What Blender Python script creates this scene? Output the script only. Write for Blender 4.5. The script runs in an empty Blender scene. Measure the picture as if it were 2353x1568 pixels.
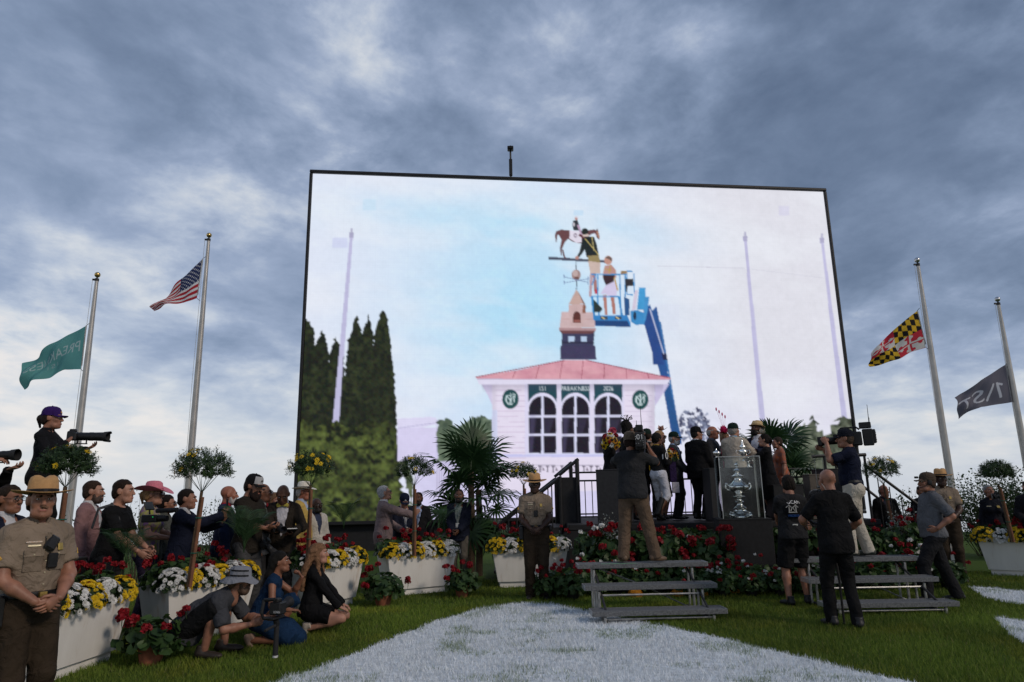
import bpy, math, random
import numpy as np
from mathutils import Matrix, Vector, Euler, Quaternion

random.seed(7)
rng = np.random.default_rng(7)
SC = bpy.context.scene
COL = SC.collection
R = math.radians

# ------------------------------------------------------------------ camera
CAM_H, PITCH, ROLL = 1.60, R(12.4), R(-1.0)
PW, PH, PF = 2353.0, 1568.0, 1569.0          # pixel frame used for surveying the photo
_r0 = np.array([1, 0, 0.0]); _u0 = np.array([0, -math.sin(PITCH), math.cos(PITCH)])
CF = np.array([0, math.cos(PITCH), math.sin(PITCH)])
CR = _r0 * math.cos(ROLL) + _u0 * math.sin(ROLL)
CU = -_r0 * math.sin(ROLL) + _u0 * math.cos(ROLL)
cam_d = bpy.data.cameras.new('camera'); cam = bpy.data.objects.new('camera', cam_d); COL.objects.link(cam)
m = Matrix.Identity(4)
for i in range(3):
    m[i][0] = CR[i]; m[i][1] = CU[i]; m[i][2] = -CF[i]
m[2][3] = CAM_H
cam.matrix_world = m
cam_d.sensor_width = 36.0; cam_d.lens = 36.0 * PF / PW
cam_d.clip_start = 0.05; cam_d.clip_end = 3000
SC.camera = cam

def ray(x, y):
    return (x - PW / 2) / PF * CR - (y - PH / 2) / PF * CU + CF
def gp(x, y, z=0.0):
    """survey point on the level z"""
    d = ray(x, y); t = (z - CAM_H) / d[2]
    return Vector((t * d[0], t * d[1], z))
def at(x, y, Y):
    """survey point at distance Y ahead"""
    d = ray(x, y); t = Y / d[1]
    return Vector((t * d[0], Y, CAM_H + t * d[2]))

# ------------------------------------------------------------------ world, sun, exposure
SUN_EL, SUN_AZ = R(34), R(-62)      # soft light from the right, behind the camera
world = bpy.data.worlds.new('World'); SC.world = world; world.use_nodes = True
nt = world.node_tree; nt.nodes.clear()
def N(tree, typ, **kw):
    n = tree.nodes.new(typ)
    for k, v in kw.items():
        if k.startswith('i_'):
            n.inputs[k[2:].replace('_', ' ')].default_value = v
        else:
            setattr(n, k, v)
    return n
def build_world():
    L = nt.links.new
    out = N(nt, 'ShaderNodeOutputWorld'); bg = N(nt, 'ShaderNodeBackground')
    bg.inputs['Strength'].default_value = 1.0
    sky = N(nt, 'ShaderNodeTexSky'); sky.sky_type = 'NISHITA'; sky.sun_disc = False
    sky.sun_elevation = R(20); sky.sun_rotation = R(118)
    skym = N(nt, 'ShaderNodeVectorMath', operation='SCALE'); skym.inputs['Scale'].default_value = 0.10
    L(sky.outputs[0], skym.inputs[0])
    tc = N(nt, 'ShaderNodeTexCoord'); sep = N(nt, 'ShaderNodeSeparateXYZ'); L(tc.outputs['Generated'], sep.inputs[0])
    def math_(op, a, b=None, c=None, clamp=False):
        n = N(nt, 'ShaderNodeMath', operation=op); n.use_clamp = clamp
        for i, v in enumerate((a, b, c)):
            if v is None: continue
            if isinstance(v, (int, float)): n.inputs[i].default_value = v
            else: L(v, n.inputs[i])
        return n.outputs[0]
    z = math_('MAXIMUM', sep.outputs['Z'], 0.0)
    zc = math_('ADD', z, 0.26)
    px = math_('DIVIDE', sep.outputs['X'], zc); py = math_('DIVIDE', sep.outputs['Y'], zc)
    comb = N(nt, 'ShaderNodeCombineXYZ'); L(px, comb.inputs[0]); L(py, comb.inputs[1]); L(math_('MULTIPLY', z, 0.6), comb.inputs[2])
    def noise(scale, detail, rough, dist, off, stretch=(1, 1, 1), rot=0.0):
        mp = N(nt, 'ShaderNodeMapping'); mp.inputs['Location'].default_value = off
        mp.inputs['Scale'].default_value = stretch; mp.inputs['Rotation'].default_value = (0, 0, rot)
        L(comb.outputs[0], mp.inputs[0])
        n = N(nt, 'ShaderNodeTexNoise'); n.inputs['Scale'].default_value = scale
        n.inputs['Detail'].default_value = detail; n.inputs['Roughness'].default_value = rough
        n.inputs['Distortion'].default_value = dist
        L(mp.outputs[0], n.inputs['Vector']); return n.outputs['Fac']
    big = noise(0.60, 2, 0.5, 0.3, (11.2, 6.9, 0))
    mid = noise(1.7, 9, 0.54, 0.30, (14.7, 1.9, 0), (1.0, 0.85, 1), R(-32))
    fine = noise(4.6, 8, 0.60, 0.15, (9.1, 3.3, 0), (1, 0.95, 1), R(-30))
    cen = lambda s_, k: math_('MULTIPLY', math_('SUBTRACT', s_, 0.5), k)
    v = math_('ADD', cen(big, 0.85), cen(mid, 1.8))
    # puffy breaks: the fine billows only show where the deck is thin
    thin = math_('MAXIMUM', math_('ADD', math_('MULTIPLY', v, 1.1), 0.55, clamp=True), 0.3)
    v = math_('ADD', v, math_('MULTIPLY', cen(fine, 2.6), thin))
    # the deck thins towards the horizon and to the left, where the evening light comes through
    hor = math_('POWER', math_('SUBTRACT', 1.0, math_('MULTIPLY', z, 1.15), clamp=True), 2.4, clamp=True)
    v = math_('ADD', v, math_('MULTIPLY', hor, 0.66))
    v = math_('SUBTRACT', v, math_('MULTIPLY', sep.outputs['X'], 0.30))
    v = math_('ADD', math_('SUBTRACT', v, math_('MULTIPLY', z, 0.42)), 0.335)
    v = math_('ADD', math_('MULTIPLY', v, 0.80), 0.17)
    # very low down the clouds merge into an even pale band
    lowf = math_('POWER', math_('SUBTRACT', 1.0, math_('MULTIPLY', z, 5.0), clamp=True), 1.5, clamp=True)
    v = math_('ADD', math_('MULTIPLY', v, math_('SUBTRACT', 1.0, math_('MULTIPLY', lowf, .96))), math_('MULTIPLY', lowf, .74))
    ramp = N(nt, 'ShaderNodeValToRGB'); L(v, ramp.inputs[0])
    e = ramp.color_ramp.elements
    e[0].position = 0.0; e[0].color = (0.115, 0.163, 0.260, 1)
    e[1].position = 1.0; e[1].color = (0.84, 0.81, 0.80, 1)
    for p, c in ((0.17, (0.162, 0.220, 0.335)), (0.34, (0.232, 0.302, 0.44)), (0.50, (0.325, 0.40, 0.555)), (0.64, (0.47, 0.54, 0.67)), (0.80, (0.66, 0.70, 0.76))):
        k = e.new(p); k.color = (*c, 1)
    mix = N(nt, 'ShaderNodeMix', data_type='RGBA'); mix.inputs['Factor'].default_value = 0.92
    L(skym.outputs[0], mix.inputs['A']); L(ramp.outputs[0], mix.inputs['B'])
    L(mix.outputs['Result'], bg.inputs['Color']); L(bg.outputs[0], out.inputs['Surface'])
build_world()
sun_d = bpy.data.lights.new('sun', 'SUN'); sun = bpy.data.objects.new('sun', sun_d); COL.objects.link(sun)
sun_d.energy = 1.5; sun_d.angle = R(10); sun_d.color = (1.0, 0.86, 0.72)
_sd = Vector((math.cos(SUN_EL) * 0.80, -math.cos(SUN_EL) * 0.60, math.sin(SUN_EL)))   # towards the sun
sun.rotation_euler = _sd.to_track_quat('Z', 'Y').to_euler()
SC.view_settings.view_transform = 'Standard'; SC.view_settings.look = 'None'
SC.view_settings.exposure = 0.0; SC.view_settings.gamma = 1.0
SC.render.engine = 'CYCLES'
SC.cycles.max_bounces = 6; SC.cycles.diffuse_bounces = 2; SC.cycles.glossy_bounces = 3
SC.cycles.transmission_bounces = 6; SC.cycles.transparent_max_bounces = 10

# ------------------------------------------------------------------ materials
MATS = {}
def srgb(r, g=None, b=None):
    if g is None:
        h = r.lstrip('#'); r, g, b = (int(h[i:i + 2], 16) for i in (0, 2, 4))
    f = lambda c: (c / 255 / 12.92) if c / 255 <= 0.04045 else ((c / 255 + 0.055) / 1.055) ** 2.4
    return (f(r), f(g), f(b))
def mat(name, col, rough=0.7, metal=0.0, var=0.18, scale=18.0, bump=0.0, bscale=60.0, spec=0.3, emit=0.0, trans=0.0, col2=None, coat=0.0):
    if name in MATS: return MATS[name]
    mt = bpy.data.materials.new(name); mt.use_nodes = True
    t = mt.node_tree; L = t.links.new; p = t.nodes['Principled BSDF']
    p.inputs['Roughness'].default_value = rough; p.inputs['Metallic'].default_value = metal
    p.inputs['Specular IOR Level'].default_value = spec
    if coat: p.inputs['Coat Weight'].default_value = coat
    tc = N(t, 'ShaderNodeTexCoord')
    n = N(t, 'ShaderNodeTexNoise'); n.inputs['Scale'].default_value = scale; n.inputs['Detail'].default_value = 5
    L(tc.outputs['Object'], n.inputs['Vector'])
    mx = N(t, 'ShaderNodeMix', data_type='RGBA')
    c2 = col2 if col2 else tuple(min(1, c * (1 + var)) for c in col)
    c1 = col if col2 else tuple(c * (1 - var) for c in col)
    mx.inputs['A'].default_value = (*c1, 1); mx.inputs['B'].default_value = (*c2, 1)
    mr = N(t, 'ShaderNodeMapRange'); mr.inputs['From Min'].default_value = 0.3; mr.inputs['From Max'].default_value = 0.7
    L(n.outputs['Fac'], mr.inputs['Value']); L(mr.outputs[0], mx.inputs['Factor'])
    L(mx.outputs['Result'], p.inputs['Base Color'])
    if emit:
        L(mx.outputs['Result'], p.inputs['Emission Color']); p.inputs['Emission Strength'].default_value = emit
    if bump:
        b = N(t, 'ShaderNodeTexNoise'); b.inputs['Scale'].default_value = bscale; b.inputs['Detail'].default_value = 4
        L(tc.outputs['Object'], b.inputs['Vector'])
        bp = N(t, 'ShaderNodeBump'); bp.inputs['Strength'].default_value = bump; bp.inputs['Distance'].default_value = 0.01
        L(b.outputs['Fac'], bp.inputs['Height']); L(bp.outputs[0], p.inputs['Normal'])
    if trans: p.inputs['Transmission Weight'].default_value = trans
    MATS[name] = mt; return mt
def leafmat(name, col, col2, rough=0.5, transl=0.25):
    """foliage: colour varies from leaf to leaf, a little light comes through"""
    if name in MATS: return MATS[name]
    mt = bpy.data.materials.new(name); mt.use_nodes = True
    t = mt.node_tree; L = t.links.new; p = t.nodes['Principled BSDF']; out = t.nodes['Material Output']
    g = N(t, 'ShaderNodeNewGeometry'); mx = N(t, 'ShaderNodeMix', data_type='RGBA')
    mx.inputs['A'].default_value = (*col, 1); mx.inputs['B'].default_value = (*col2, 1)
    L(g.outputs['Random Per Island'], mx.inputs['Factor']); L(mx.outputs['Result'], p.inputs['Base Color'])
    p.inputs['Roughness'].default_value = rough; p.inputs['Specular IOR Level'].default_value = 0.3
    tr = N(t, 'ShaderNodeBsdfTranslucent'); L(mx.outputs['Result'], tr.inputs['Color'])
    ms = N(t, 'ShaderNodeMixShader'); ms.inputs[0].default_value = transl
    L(p.outputs[0], ms.inputs[1]); L(tr.outputs[0], ms.inputs[2]); L(ms.outputs[0], out.inputs['Surface'])
    MATS[name] = mt; return mt
def attrmat(name, rough=0.8, emit=0.0, transl=0.0, base=1.0):
    """colour comes from the mesh's own colour attribute (print, paint)"""
    if name in MATS: return MATS[name]
    mt = bpy.data.materials.new(name); mt.use_nodes = True
    t = mt.node_tree; L = t.links.new; p = t.nodes['Principled BSDF']; out = t.nodes['Material Output']
    a = N(t, 'ShaderNodeAttribute'); a.attribute_name = 'col'
    p.inputs['Roughness'].default_value = rough; p.inputs['Specular IOR Level'].default_value = 0.2
    if emit:
        p.inputs['Base Color'].default_value = (0.01, 0.01, 0.012, 1)
        L(a.outputs['Color'], p.inputs['Emission Color']); p.inputs['Emission Strength'].default_value = emit
    else:
        L(a.outputs['Color'], p.inputs['Base Color'])
    if transl:
        tr = N(t, 'ShaderNodeBsdfTranslucent'); L(a.outputs['Color'], tr.inputs['Color'])
        ms = N(t, 'ShaderNodeMixShader'); ms.inputs[0].default_value = transl
        L(p.outputs[0], ms.inputs[1]); L(tr.outputs[0], ms.inputs[2]); L(ms.outputs[0], out.inputs['Surface'])
    MATS[name] = mt; return mt

def glass_mat():
    mt = bpy.data.materials.new('clear_acrylic'); mt.use_nodes = True; t = mt.node_tree; t.nodes.clear(); L = t.links.new
    out = N(t, 'ShaderNodeOutputMaterial'); tr = N(t, 'ShaderNodeBsdfTransparent'); tr.inputs[0].default_value = (.94, .96, .96, 1); gl = N(t, 'ShaderNodeBsdfGlossy'); gl.inputs['Roughness'].default_value = .03; fr = N(t, 'ShaderNodeFresnel'); fr.inputs[0].default_value = 1.35
    ms = N(t, 'ShaderNodeMixShader'); L(fr.outputs[0], ms.inputs[0]); L(tr.outputs[0], ms.inputs[1]); L(gl.outputs[0], ms.inputs[2]); L(ms.outputs[0], out.inputs[0]); return mt
ACR = glass_mat()
# ------------------------------------------------------------------ mesh helpers
def mesh_np(name, V, F, material=None, smooth=False, col=None):
    """V (n,3); F: array (m,k) or list of such arrays"""
    me = bpy.data.meshes.new(name)
    if not isinstance(F, (list, tuple)): F = [F]
    F = [np.asarray(f, dtype=np.int64) for f in F if len(f)]
    V = np.asarray(V, dtype=np.float32)
    nl = sum(f.size for f in F); npoly = sum(len(f) for f in F)
    me.vertices.add(len(V)); me.vertices.foreach_set('co', V.ravel())
    me.loops.add(nl); me.polygons.add(npoly)
    li = np.concatenate([f.ravel() for f in F]).astype(np.int32)
    tot = np.concatenate([np.full(len(f), f.shape[1], np.int32) for f in F])
    st = np.concatenate([[0], np.cumsum(tot)[:-1]]).astype(np.int32)
    me.loops.foreach_set('vertex_index', li)
    me.polygons.foreach_set('loop_start', st)
    try: me.polygons.foreach_set('loop_total', tot)
    except Exception: pass
    if smooth: me.polygons.foreach_set('use_smooth', np.ones(npoly, bool))
    me.update(calc_edges=True)
    if col is not None:
        a = me.attributes.new('col', 'FLOAT_COLOR', 'POINT')
        c = np.ones((len(V), 4), np.float32); c[:, :3] = col
        a.data.foreach_set('color', c.ravel())
    if material: me.materials.append(material)
    return me
class MB:
    """collects polygons of any size; build() links them as one mesh object"""
    def __init__(s): s.v = []; s.f = []; s.n = 0
    def add(s, V, F):
        V = np.asarray(V, float); s.v.append(V)
        for f in F: s.f.append([int(i) + s.n for i in f])
        s.n += len(V); return s
    def box(s, c, size, rot=None, bev=0.0):
        hx, hy, hz = size[0] / 2, size[1] / 2, size[2] / 2
        if bev <= 0:
            V = np.array([[x, y, z] for x in (-hx, hx) for y in (-hy, hy) for z in (-hz, hz)])
            F = [(0, 1, 3, 2), (4, 6, 7, 5), (0, 4, 5, 1), (2, 3, 7, 6), (0, 2, 6, 4), (1, 5, 7, 3)]
        else:
            b = min(bev, hx * .9, hy * .9, hz * .9); V = []
            for x in (-1, 1):
                for y in (-1, 1):
                    for z in (-1, 1):
                        V += [(x * hx, y * (hy - b), z * (hz - b)), (x * (hx - b), y * hy, z * (hz - b)), (x * (hx - b), y * (hy - b), z * hz)]
            V = np.array(V); I = lambda x, y, z, k: ((x > 0) * 4 + (y > 0) * 2 + (z > 0)) * 3 + k
            F = []
            for sg in (-1, 1):
                q = [I(sg, -1, -1, 0), I(sg, 1, -1, 0), I(sg, 1, 1, 0), I(sg, -1, 1, 0)]; F.append(q if sg > 0 else q[::-1])
                q = [I(-1, sg, -1, 1), I(-1, sg, 1, 1), I(1, sg, 1, 1), I(1, sg, -1, 1)]; F.append(q if sg > 0 else q[::-1])
                q = [I(-1, -1, sg, 2), I(1, -1, sg, 2), I(1, 1, sg, 2), I(-1, 1, sg, 2)]; F.append(q if sg > 0 else q[::-1])
            for a in (-1, 1):
                for b2 in (-1, 1):
                    F.append([I(a, b2, -1, 0), I(a, b2, -1, 1), I(a, b2, 1, 1), I(a, b2, 1, 0)][::(-1 if a * b2 < 0 else 1)])
                    F.append([I(a, -1, b2, 0), I(a, 1, b2, 0), I(a, 1, b2, 2), I(a, -1, b2, 2)][::(-1 if a * b2 < 0 else 1)])
                    F.append([I(-1, a, b2, 1), I(-1, a, b2, 2), I(1, a, b2, 2), I(1, a, b2, 1)][::(-1 if a * b2 < 0 else 1)])
                    for c3 in (-1, 1):
                        F.append([I(a, b2, c3, 0), I(a, b2, c3, 1), I(a, b2, c3, 2)][::(1 if a * b2 * c3 > 0 else -1)])
        if rot is not None: V = V @ np.array(rot).T
        return s.add(V + np.array(c), F)
    def tube(s, pts, rad, seg=8, cap=True, flat=None):
        pts = [np.array(p, float) for p in pts]
        if np.isscalar(rad): rad = [rad] * len(pts)
        V = []; F = []; prev = None
        for i, p in enumerate(pts):
            t = pts[min(i + 1, len(pts) - 1)] - pts[max(i - 1, 0)]; t = t / (np.linalg.norm(t) + 1e-9)
            if prev is None:
                a = np.array([0, 0, 1.0]) if abs(t[2]) < 0.9 else np.array([1.0, 0, 0])
                u = np.cross(t, a)
            else: u = prev - t * (prev @ t)
            u /= np.linalg.norm(u) + 1e-9; w = np.cross(t, u); prev = u
            for k in range(seg):
                an = 2 * math.pi * k / seg
                V.append(p + rad[i] * (math.cos(an) * u + math.sin(an) * w * (flat or 1)))
        for i in range(len(pts) - 1):
            for k in range(seg):
                a = i * seg + k; b = i * seg + (k + 1) % seg
                F.append((a, b, b + seg, a + seg))
        if cap:
            F.append(tuple(range(seg))[::-1]); n0 = (len(pts) - 1) * seg; F.append(tuple(range(n0, n0 + seg)))
        return s.add(V, F)
    def lathe(s, prof, seg=16, c=(0, 0, 0), rot=None, mod=None, cap=True):
        V = []; F = []
        for j, (r, z) in enumerate(prof):
            for k in range(seg):
                an = 2 * math.pi * k / seg
                q = np.array([r * math.cos(an), r * math.sin(an), z])
                if mod: q = mod(q, an, j)
                V.append(q)
        for j in range(len(prof) - 1):
            for k in range(seg):
                a = j * seg + k; b = j * seg + (k + 1) % seg
                F.append((a, b, b + seg, a + seg))
        if cap:
            F.append(tuple(range(seg))[::-1]); n0 = (len(prof) - 1) * seg; F.append(tuple(range(n0, n0 + seg)))
        V = np.array(V)
        if rot is not None: V = V @ np.array(rot).T
        return s.add(V + np.array(c), F)
    def ball(s, c, r, seg=10, rings=6, sc=(1, 1, 1), rot=None):
        pr = [(max(1e-4, r * math.sin(math.pi * j / rings)), -r * math.cos(math.pi * j / rings)) for j in range(rings + 1)]
        return s.lathe(pr, seg, c, rot, mod=lambda q, a, j: q * np.array(sc), cap=False)
    def prism(s, poly, z0, z1, M=None):
        n = len(poly); V = np.array([(x, y, z0) for x, y in poly] + [(x, y, z1) for x, y in poly], float)
        F = [tuple(range(n))[::-1], tuple(range(n, 2 * n))] + [(i, (i + 1) % n, (i + 1) % n + n, i + n) for i in range(n)]
        if M is not None: V = V @ np.array(M)[:3, :3].T + np.array(M)[:3, 3]
        return s.add(V, F)
    def mesh(s, name, material, smooth=False, ang=None):
        me = bpy.data.meshes.new(name)
        me.from_pydata(np.concatenate(s.v).tolist() if s.v else [], [], s.f)
        if material: me.materials.append(material)
        if smooth:
            me.polygons.foreach_set('use_smooth', np.ones(len(me.polygons), bool))
            try: me.set_sharp_from_angle(angle=R(ang or 40))
            except Exception: pass
        me.update(); return me
    def build(s, name, material, parent=None, smooth=False, loc=None, ang=None, label=None):
        return link(name, s.mesh(name, material, smooth, ang), parent, loc, label)
def link(name, me, parent=None, loc=None, label=None, M=None):
    o = bpy.data.objects.new(name, me); COL.objects.link(o)
    if parent is not None: o.parent = parent
    if M is not None: o.matrix_local = M
    elif loc is not None: o.location = loc
    if label: o['label'] = label
    return o
def tag(o, label, cat, group=None, kind=None):
    if label: o['label'] = label
    if cat: o['category'] = cat
    if group: o['group'] = group
    if kind: o['kind'] = kind
    return o
def thing(name, label, cat, loc=(0, 0, 0), rz=0.0, group=None):
    o = bpy.data.objects.new(name, None); COL.objects.link(o)
    o.location = loc; o.rotation_euler = (0, 0, rz); o.empty_display_size = 0.2
    return tag(o, label, cat, group)
def rotz(a): return np.array([[math.cos(a), -math.sin(a), 0], [math.sin(a), math.cos(a), 0], [0, 0, 1]])
def rotx(a): return np.array([[1, 0, 0], [0, math.cos(a), -math.sin(a)], [0, math.sin(a), math.cos(a)]])
def roty(a): return np.array([[math.cos(a), 0, math.sin(a)], [0, 1, 0], [-math.sin(a), 0, math.cos(a)]])
def frame(d, up=(0, 0, 1)):
    """3x3 whose columns are x, y=d, z~up"""
    y = np.array(d, float); y /= np.linalg.norm(y); z = np.array(up, float); z = z - y * (z @ y)
    if np.linalg.norm(z) < 1e-3: z = np.array([1.0, 0, 0]) - y * y[0]
    z /= np.linalg.norm(z); return np.column_stack([np.cross(y, z), y, z])
def M4(Rm, t):
    M = Matrix.Identity(4)
    for i in range(3):
        for j in range(3): M[i][j] = Rm[i][j]
        M[i][3] = t[i]
    return M
def vnoise(x, y, seed=0):
    """value noise on arrays"""
    xi = np.floor(x).astype(np.int64); yi = np.floor(y).astype(np.int64); fx = x - xi; fy = y - yi
    fx = fx * fx * (3 - 2 * fx); fy = fy * fy * (3 - 2 * fy)
    def h(a, b):
        n = (a * 374761393 + b * 668265263 + seed * 974711) & 0x7fffffff
        n = ((n ^ (n >> 13)) * 1274126177) & 0x7fffffff
        return ((n ^ (n >> 16)) & 0xffff) / 65535.0
    return (h(xi, yi) * (1 - fx) + h(xi + 1, yi) * fx) * (1 - fy) + (h(xi, yi + 1) * (1 - fx) + h(xi + 1, yi + 1) * fx) * fy
def fbm(x, y, seed=0, oct=4):
    a = 0; w = 0.5; t = 0
    for i in range(oct): a = a + w * vnoise(x * 2 ** i, y * 2 ** i, seed + i); t += w; w *= 0.5
    return a / t
def text_tris(txt, align='CENTER', spacing=1.0):
    """outline lettering as 2-D triangles, cap height about 0.7, as a (n,3,2) array"""
    cu = bpy.data.curves.new('lettering', 'FONT'); cu.body = txt; cu.align_x = align; cu.resolution_u = 4; cu.space_character = spacing
    o = bpy.data.objects.new('lettering', cu); COL.objects.link(o)
    dg = bpy.context.evaluated_depsgraph_get(); me = o.evaluated_get(dg).to_mesh(); me.calc_loop_triangles()
    V = np.array([v.co[:2] for v in me.vertices]).reshape(-1, 2); T = np.array([t.vertices[:] for t in me.loop_triangles]).reshape(-1, 3)
    o.evaluated_get(dg).to_mesh_clear(); bpy.data.objects.remove(o); bpy.data.curves.remove(cu)
    return V[T]
# ------------------------------------------------------------------ bodies and cloth: smooth-blended solids turned into one skin
class Field:
    def __init__(s, lo, hi, res):
        s.res = res; s.lo = np.array(lo, float) - 2 * res
        s.n = np.maximum(4, np.ceil((np.array(hi) + 2 * res - s.lo) / res).astype(int) + 1)
        s.F = np.full(s.n, 0.5, np.float32)
        s.ax = [(s.lo[i] + res * np.arange(s.n[i])).astype(np.float32) for i in range(3)]
    def sl(s, lo, hi):
        a = np.clip(np.floor((np.array(lo) - s.lo) / s.res).astype(int), 0, s.n - 1)
        b = np.clip(np.ceil((np.array(hi) - s.lo) / s.res).astype(int) + 1, 1, s.n)
        ix = tuple(slice(int(a[i]), int(max(a[i] + 1, b[i]))) for i in range(3))
        X = s.ax[0][ix[0]][:, None, None]; Y = s.ax[1][ix[1]][None, :, None]; Z = s.ax[2][ix[2]][None, None, :]
        return ix, X, Y, Z
    def mesh(s):
        F = s.F; S = F < 0
        n = F.shape
        c = np.zeros((n[0] - 1, n[1] - 1, n[2] - 1), np.int8)
        for dx in (0, 1):
            for dy in (0, 1):
                for dz in (0, 1):
                    c += S[dx:n[0] - 1 + dx, dy:n[1] - 1 + dy, dz:n[2] - 1 + dz]
        I = np.argwhere((c > 0) & (c < 8))
        if len(I) == 0: return np.zeros((0, 3)), np.zeros((0, 4), int)
        idx = np.full(c.shape, -1, np.int64); idx[I[:, 0], I[:, 1], I[:, 2]] = np.arange(len(I))
        acc = np.zeros((len(I), 3)); cnt = np.zeros(len(I))
        cor = [(0, 0, 0), (1, 0, 0), (0, 1, 0), (1, 1, 0), (0, 0, 1), (1, 0, 1), (0, 1, 1), (1, 1, 1)]
        val = [F[I[:, 0] + a, I[:, 1] + b, I[:, 2] + d] for a, b, d in cor]
        for a, b in ((0, 1), (2, 3), (4, 5), (6, 7), (0, 2), (1, 3), (4, 6), (5, 7), (0, 4), (1, 5), (2, 6), (3, 7)):
            va, vb = val[a], val[b]; mk = (va < 0) != (vb < 0)
            t = np.where(mk, va / np.where(mk, va - vb, 1), 0)[:, None]
            p = np.array(cor[a]) + t * (np.array(cor[b]) - np.array(cor[a]))
            acc += np.where(mk[:, None], p, 0); cnt += mk
        V = s.lo + s.res * (I + acc / cnt[:, None])
        Q = []
        for ax in range(3):
            sa = [slice(None)] * 3; sb = [slice(None)] * 3; sa[ax] = slice(0, -1); sb[ax] = slice(1, None)
            A = S[tuple(sa)]; B = S[tuple(sb)]
            E = np.argwhere(A != B)
            o1, o2 = (ax + 1) % 3, (ax + 2) % 3
            E = E[(E[:, o1] > 0) & (E[:, o2] > 0) & (E[:, o1] < n[o1] - 1) & (E[:, o2] < n[o2] - 1)]
            if len(E) == 0: continue
            fl = A[E[:, 0], E[:, 1], E[:, 2]]
            def g(d1, d2):
                P = E.copy(); P[:, o1] -= d1; P[:, o2] -= d2
                return idx[P[:, 0], P[:, 1], P[:, 2]]
            q = np.column_stack([g(1, 1), g(0, 1), g(0, 0), g(1, 0)])
            q[~fl] = q[~fl][:, ::-1]
            Q.append(q)
        Q = np.concatenate(Q); Q = Q[(Q >= 0).all(1)]
        return V, Q
def smin(a, b, k):
    if k <= 0: return np.minimum(a, b)
    h = np.clip(0.5 + 0.5 * (a - b) / k, 0, 1)
    return a + (b - a) * h - k * h * (1 - h)
def cone(p0, p1, r0, r1, k=0.03, flat=None, end=False, start=False):
    return ('c', np.array(p0, float), np.array(p1, float), r0, r1, k, flat, end, start)
def ell(c, r, Rm=None, k=0.03):
    return ('e', np.array(c, float), np.array(r, float), np.eye(3) if Rm is None else np.array(Rm), k)
def pd(op, X, Y, Z):
    if op[0] == 'c':
        _, p0, p1, r0, r1, k, flat, end, start = op
        d = p1 - p0; L = math.sqrt(d @ d) + 1e-9; d = d / L
        qx, qy, qz = X - p0[0], Y - p0[1], Z - p0[2]
        t = qx * d[0] + qy * d[1] + qz * d[2]
        tc = np.clip(t / L, 0, 1)
        rx, ry, rz = qx - d[0] * tc * L, qy - d[1] * tc * L, qz - d[2] * tc * L
        if flat is not None:
            fd, fs = flat; dp = rx * fd[0] + ry * fd[1] + rz * fd[2]; g = dp * (1 / fs - 1)
            rx = rx + g * fd[0]; ry = ry + g * fd[1]; rz = rz + g * fd[2]
        v = np.sqrt(rx * rx + ry * ry + rz * rz) - (r0 + (r1 - r0) * tc)
        if flat is not None: v = v * min(1.0, fs + 0.15)
        if end: v = np.maximum(v, t - L)
        if start: v = np.maximum(v, -t)
        return v
    _, c, r, Rm, k = op
    x, y, z = X - c[0], Y - c[1], Z - c[2]
    a = (x * Rm[0, 0] + y * Rm[1, 0] + z * Rm[2, 0]) / r[0]
    b = (x * Rm[0, 1] + y * Rm[1, 1] + z * Rm[2, 1]) / r[1]
    e = (x * Rm[0, 2] + y * Rm[1, 2] + z * Rm[2, 2]) / r[2]
    k0 = np.sqrt(a * a + b * b + e * e); k1 = np.sqrt((a / r[0]) ** 2 + (b / r[1]) ** 2 + (e / r[2]) ** 2) + 1e-6
    return k0 * (k0 - 1) / k1
def pbox(op):
    if op[0] == 'c':
        r = max(op[3], op[4]) * (max(1, op[6][1]) if op[6] else 1)
        return np.minimum(op[1], op[2]) - r, np.maximum(op[1], op[2]) + r
    r = np.abs(op[3]) @ op[2]; return op[1] - r, op[1] + r
def solid(ops, res, infl=0.0, warp=None):
    """ops: prims, ('sub', prim, k), ('fn', f(F,X,Y,Z)->F). Returns V,Q of the blended skin"""
    pr = [o for o in ops if o[0] in 'ce']
    bx = [pbox(o) for o in pr]
    lo = np.min([b[0] for b in bx], 0) - infl - 0.02; hi = np.max([b[1] for b in bx], 0) + infl + 0.02
    fl = Field(lo, hi, res)
    for o in ops:
        if o[0] in 'ce':
            k = o[5] if o[0] == 'c' else o[4]
            a, b = pbox(o); pad = k + infl + 2.5 * res
            ix, X, Y, Z = fl.sl(a - pad, b + pad)
            fl.F[ix] = smin(fl.F[ix], (pd(o, X, Y, Z) - infl).astype(np.float32), k)
        elif o[0] == 'sub':
            a, b = pbox(o[1]); ix, X, Y, Z = fl.sl(a - o[2] - res, b + o[2] + res)
            fl.F[ix] = -smin(-fl.F[ix], pd(o[1], X, Y, Z).astype(np.float32), o[2])
        else:
            ix, X, Y, Z = fl.sl(lo - 1, hi + 1); fl.F = o[1](fl.F, X, Y, Z).astype(np.float32)
    if warp is not None:
        ix, X, Y, Z = fl.sl(lo - 1, hi + 1); fl.F = (fl.F + warp(X, Y, Z)).astype(np.float32)
    return fl.mesh()
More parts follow.
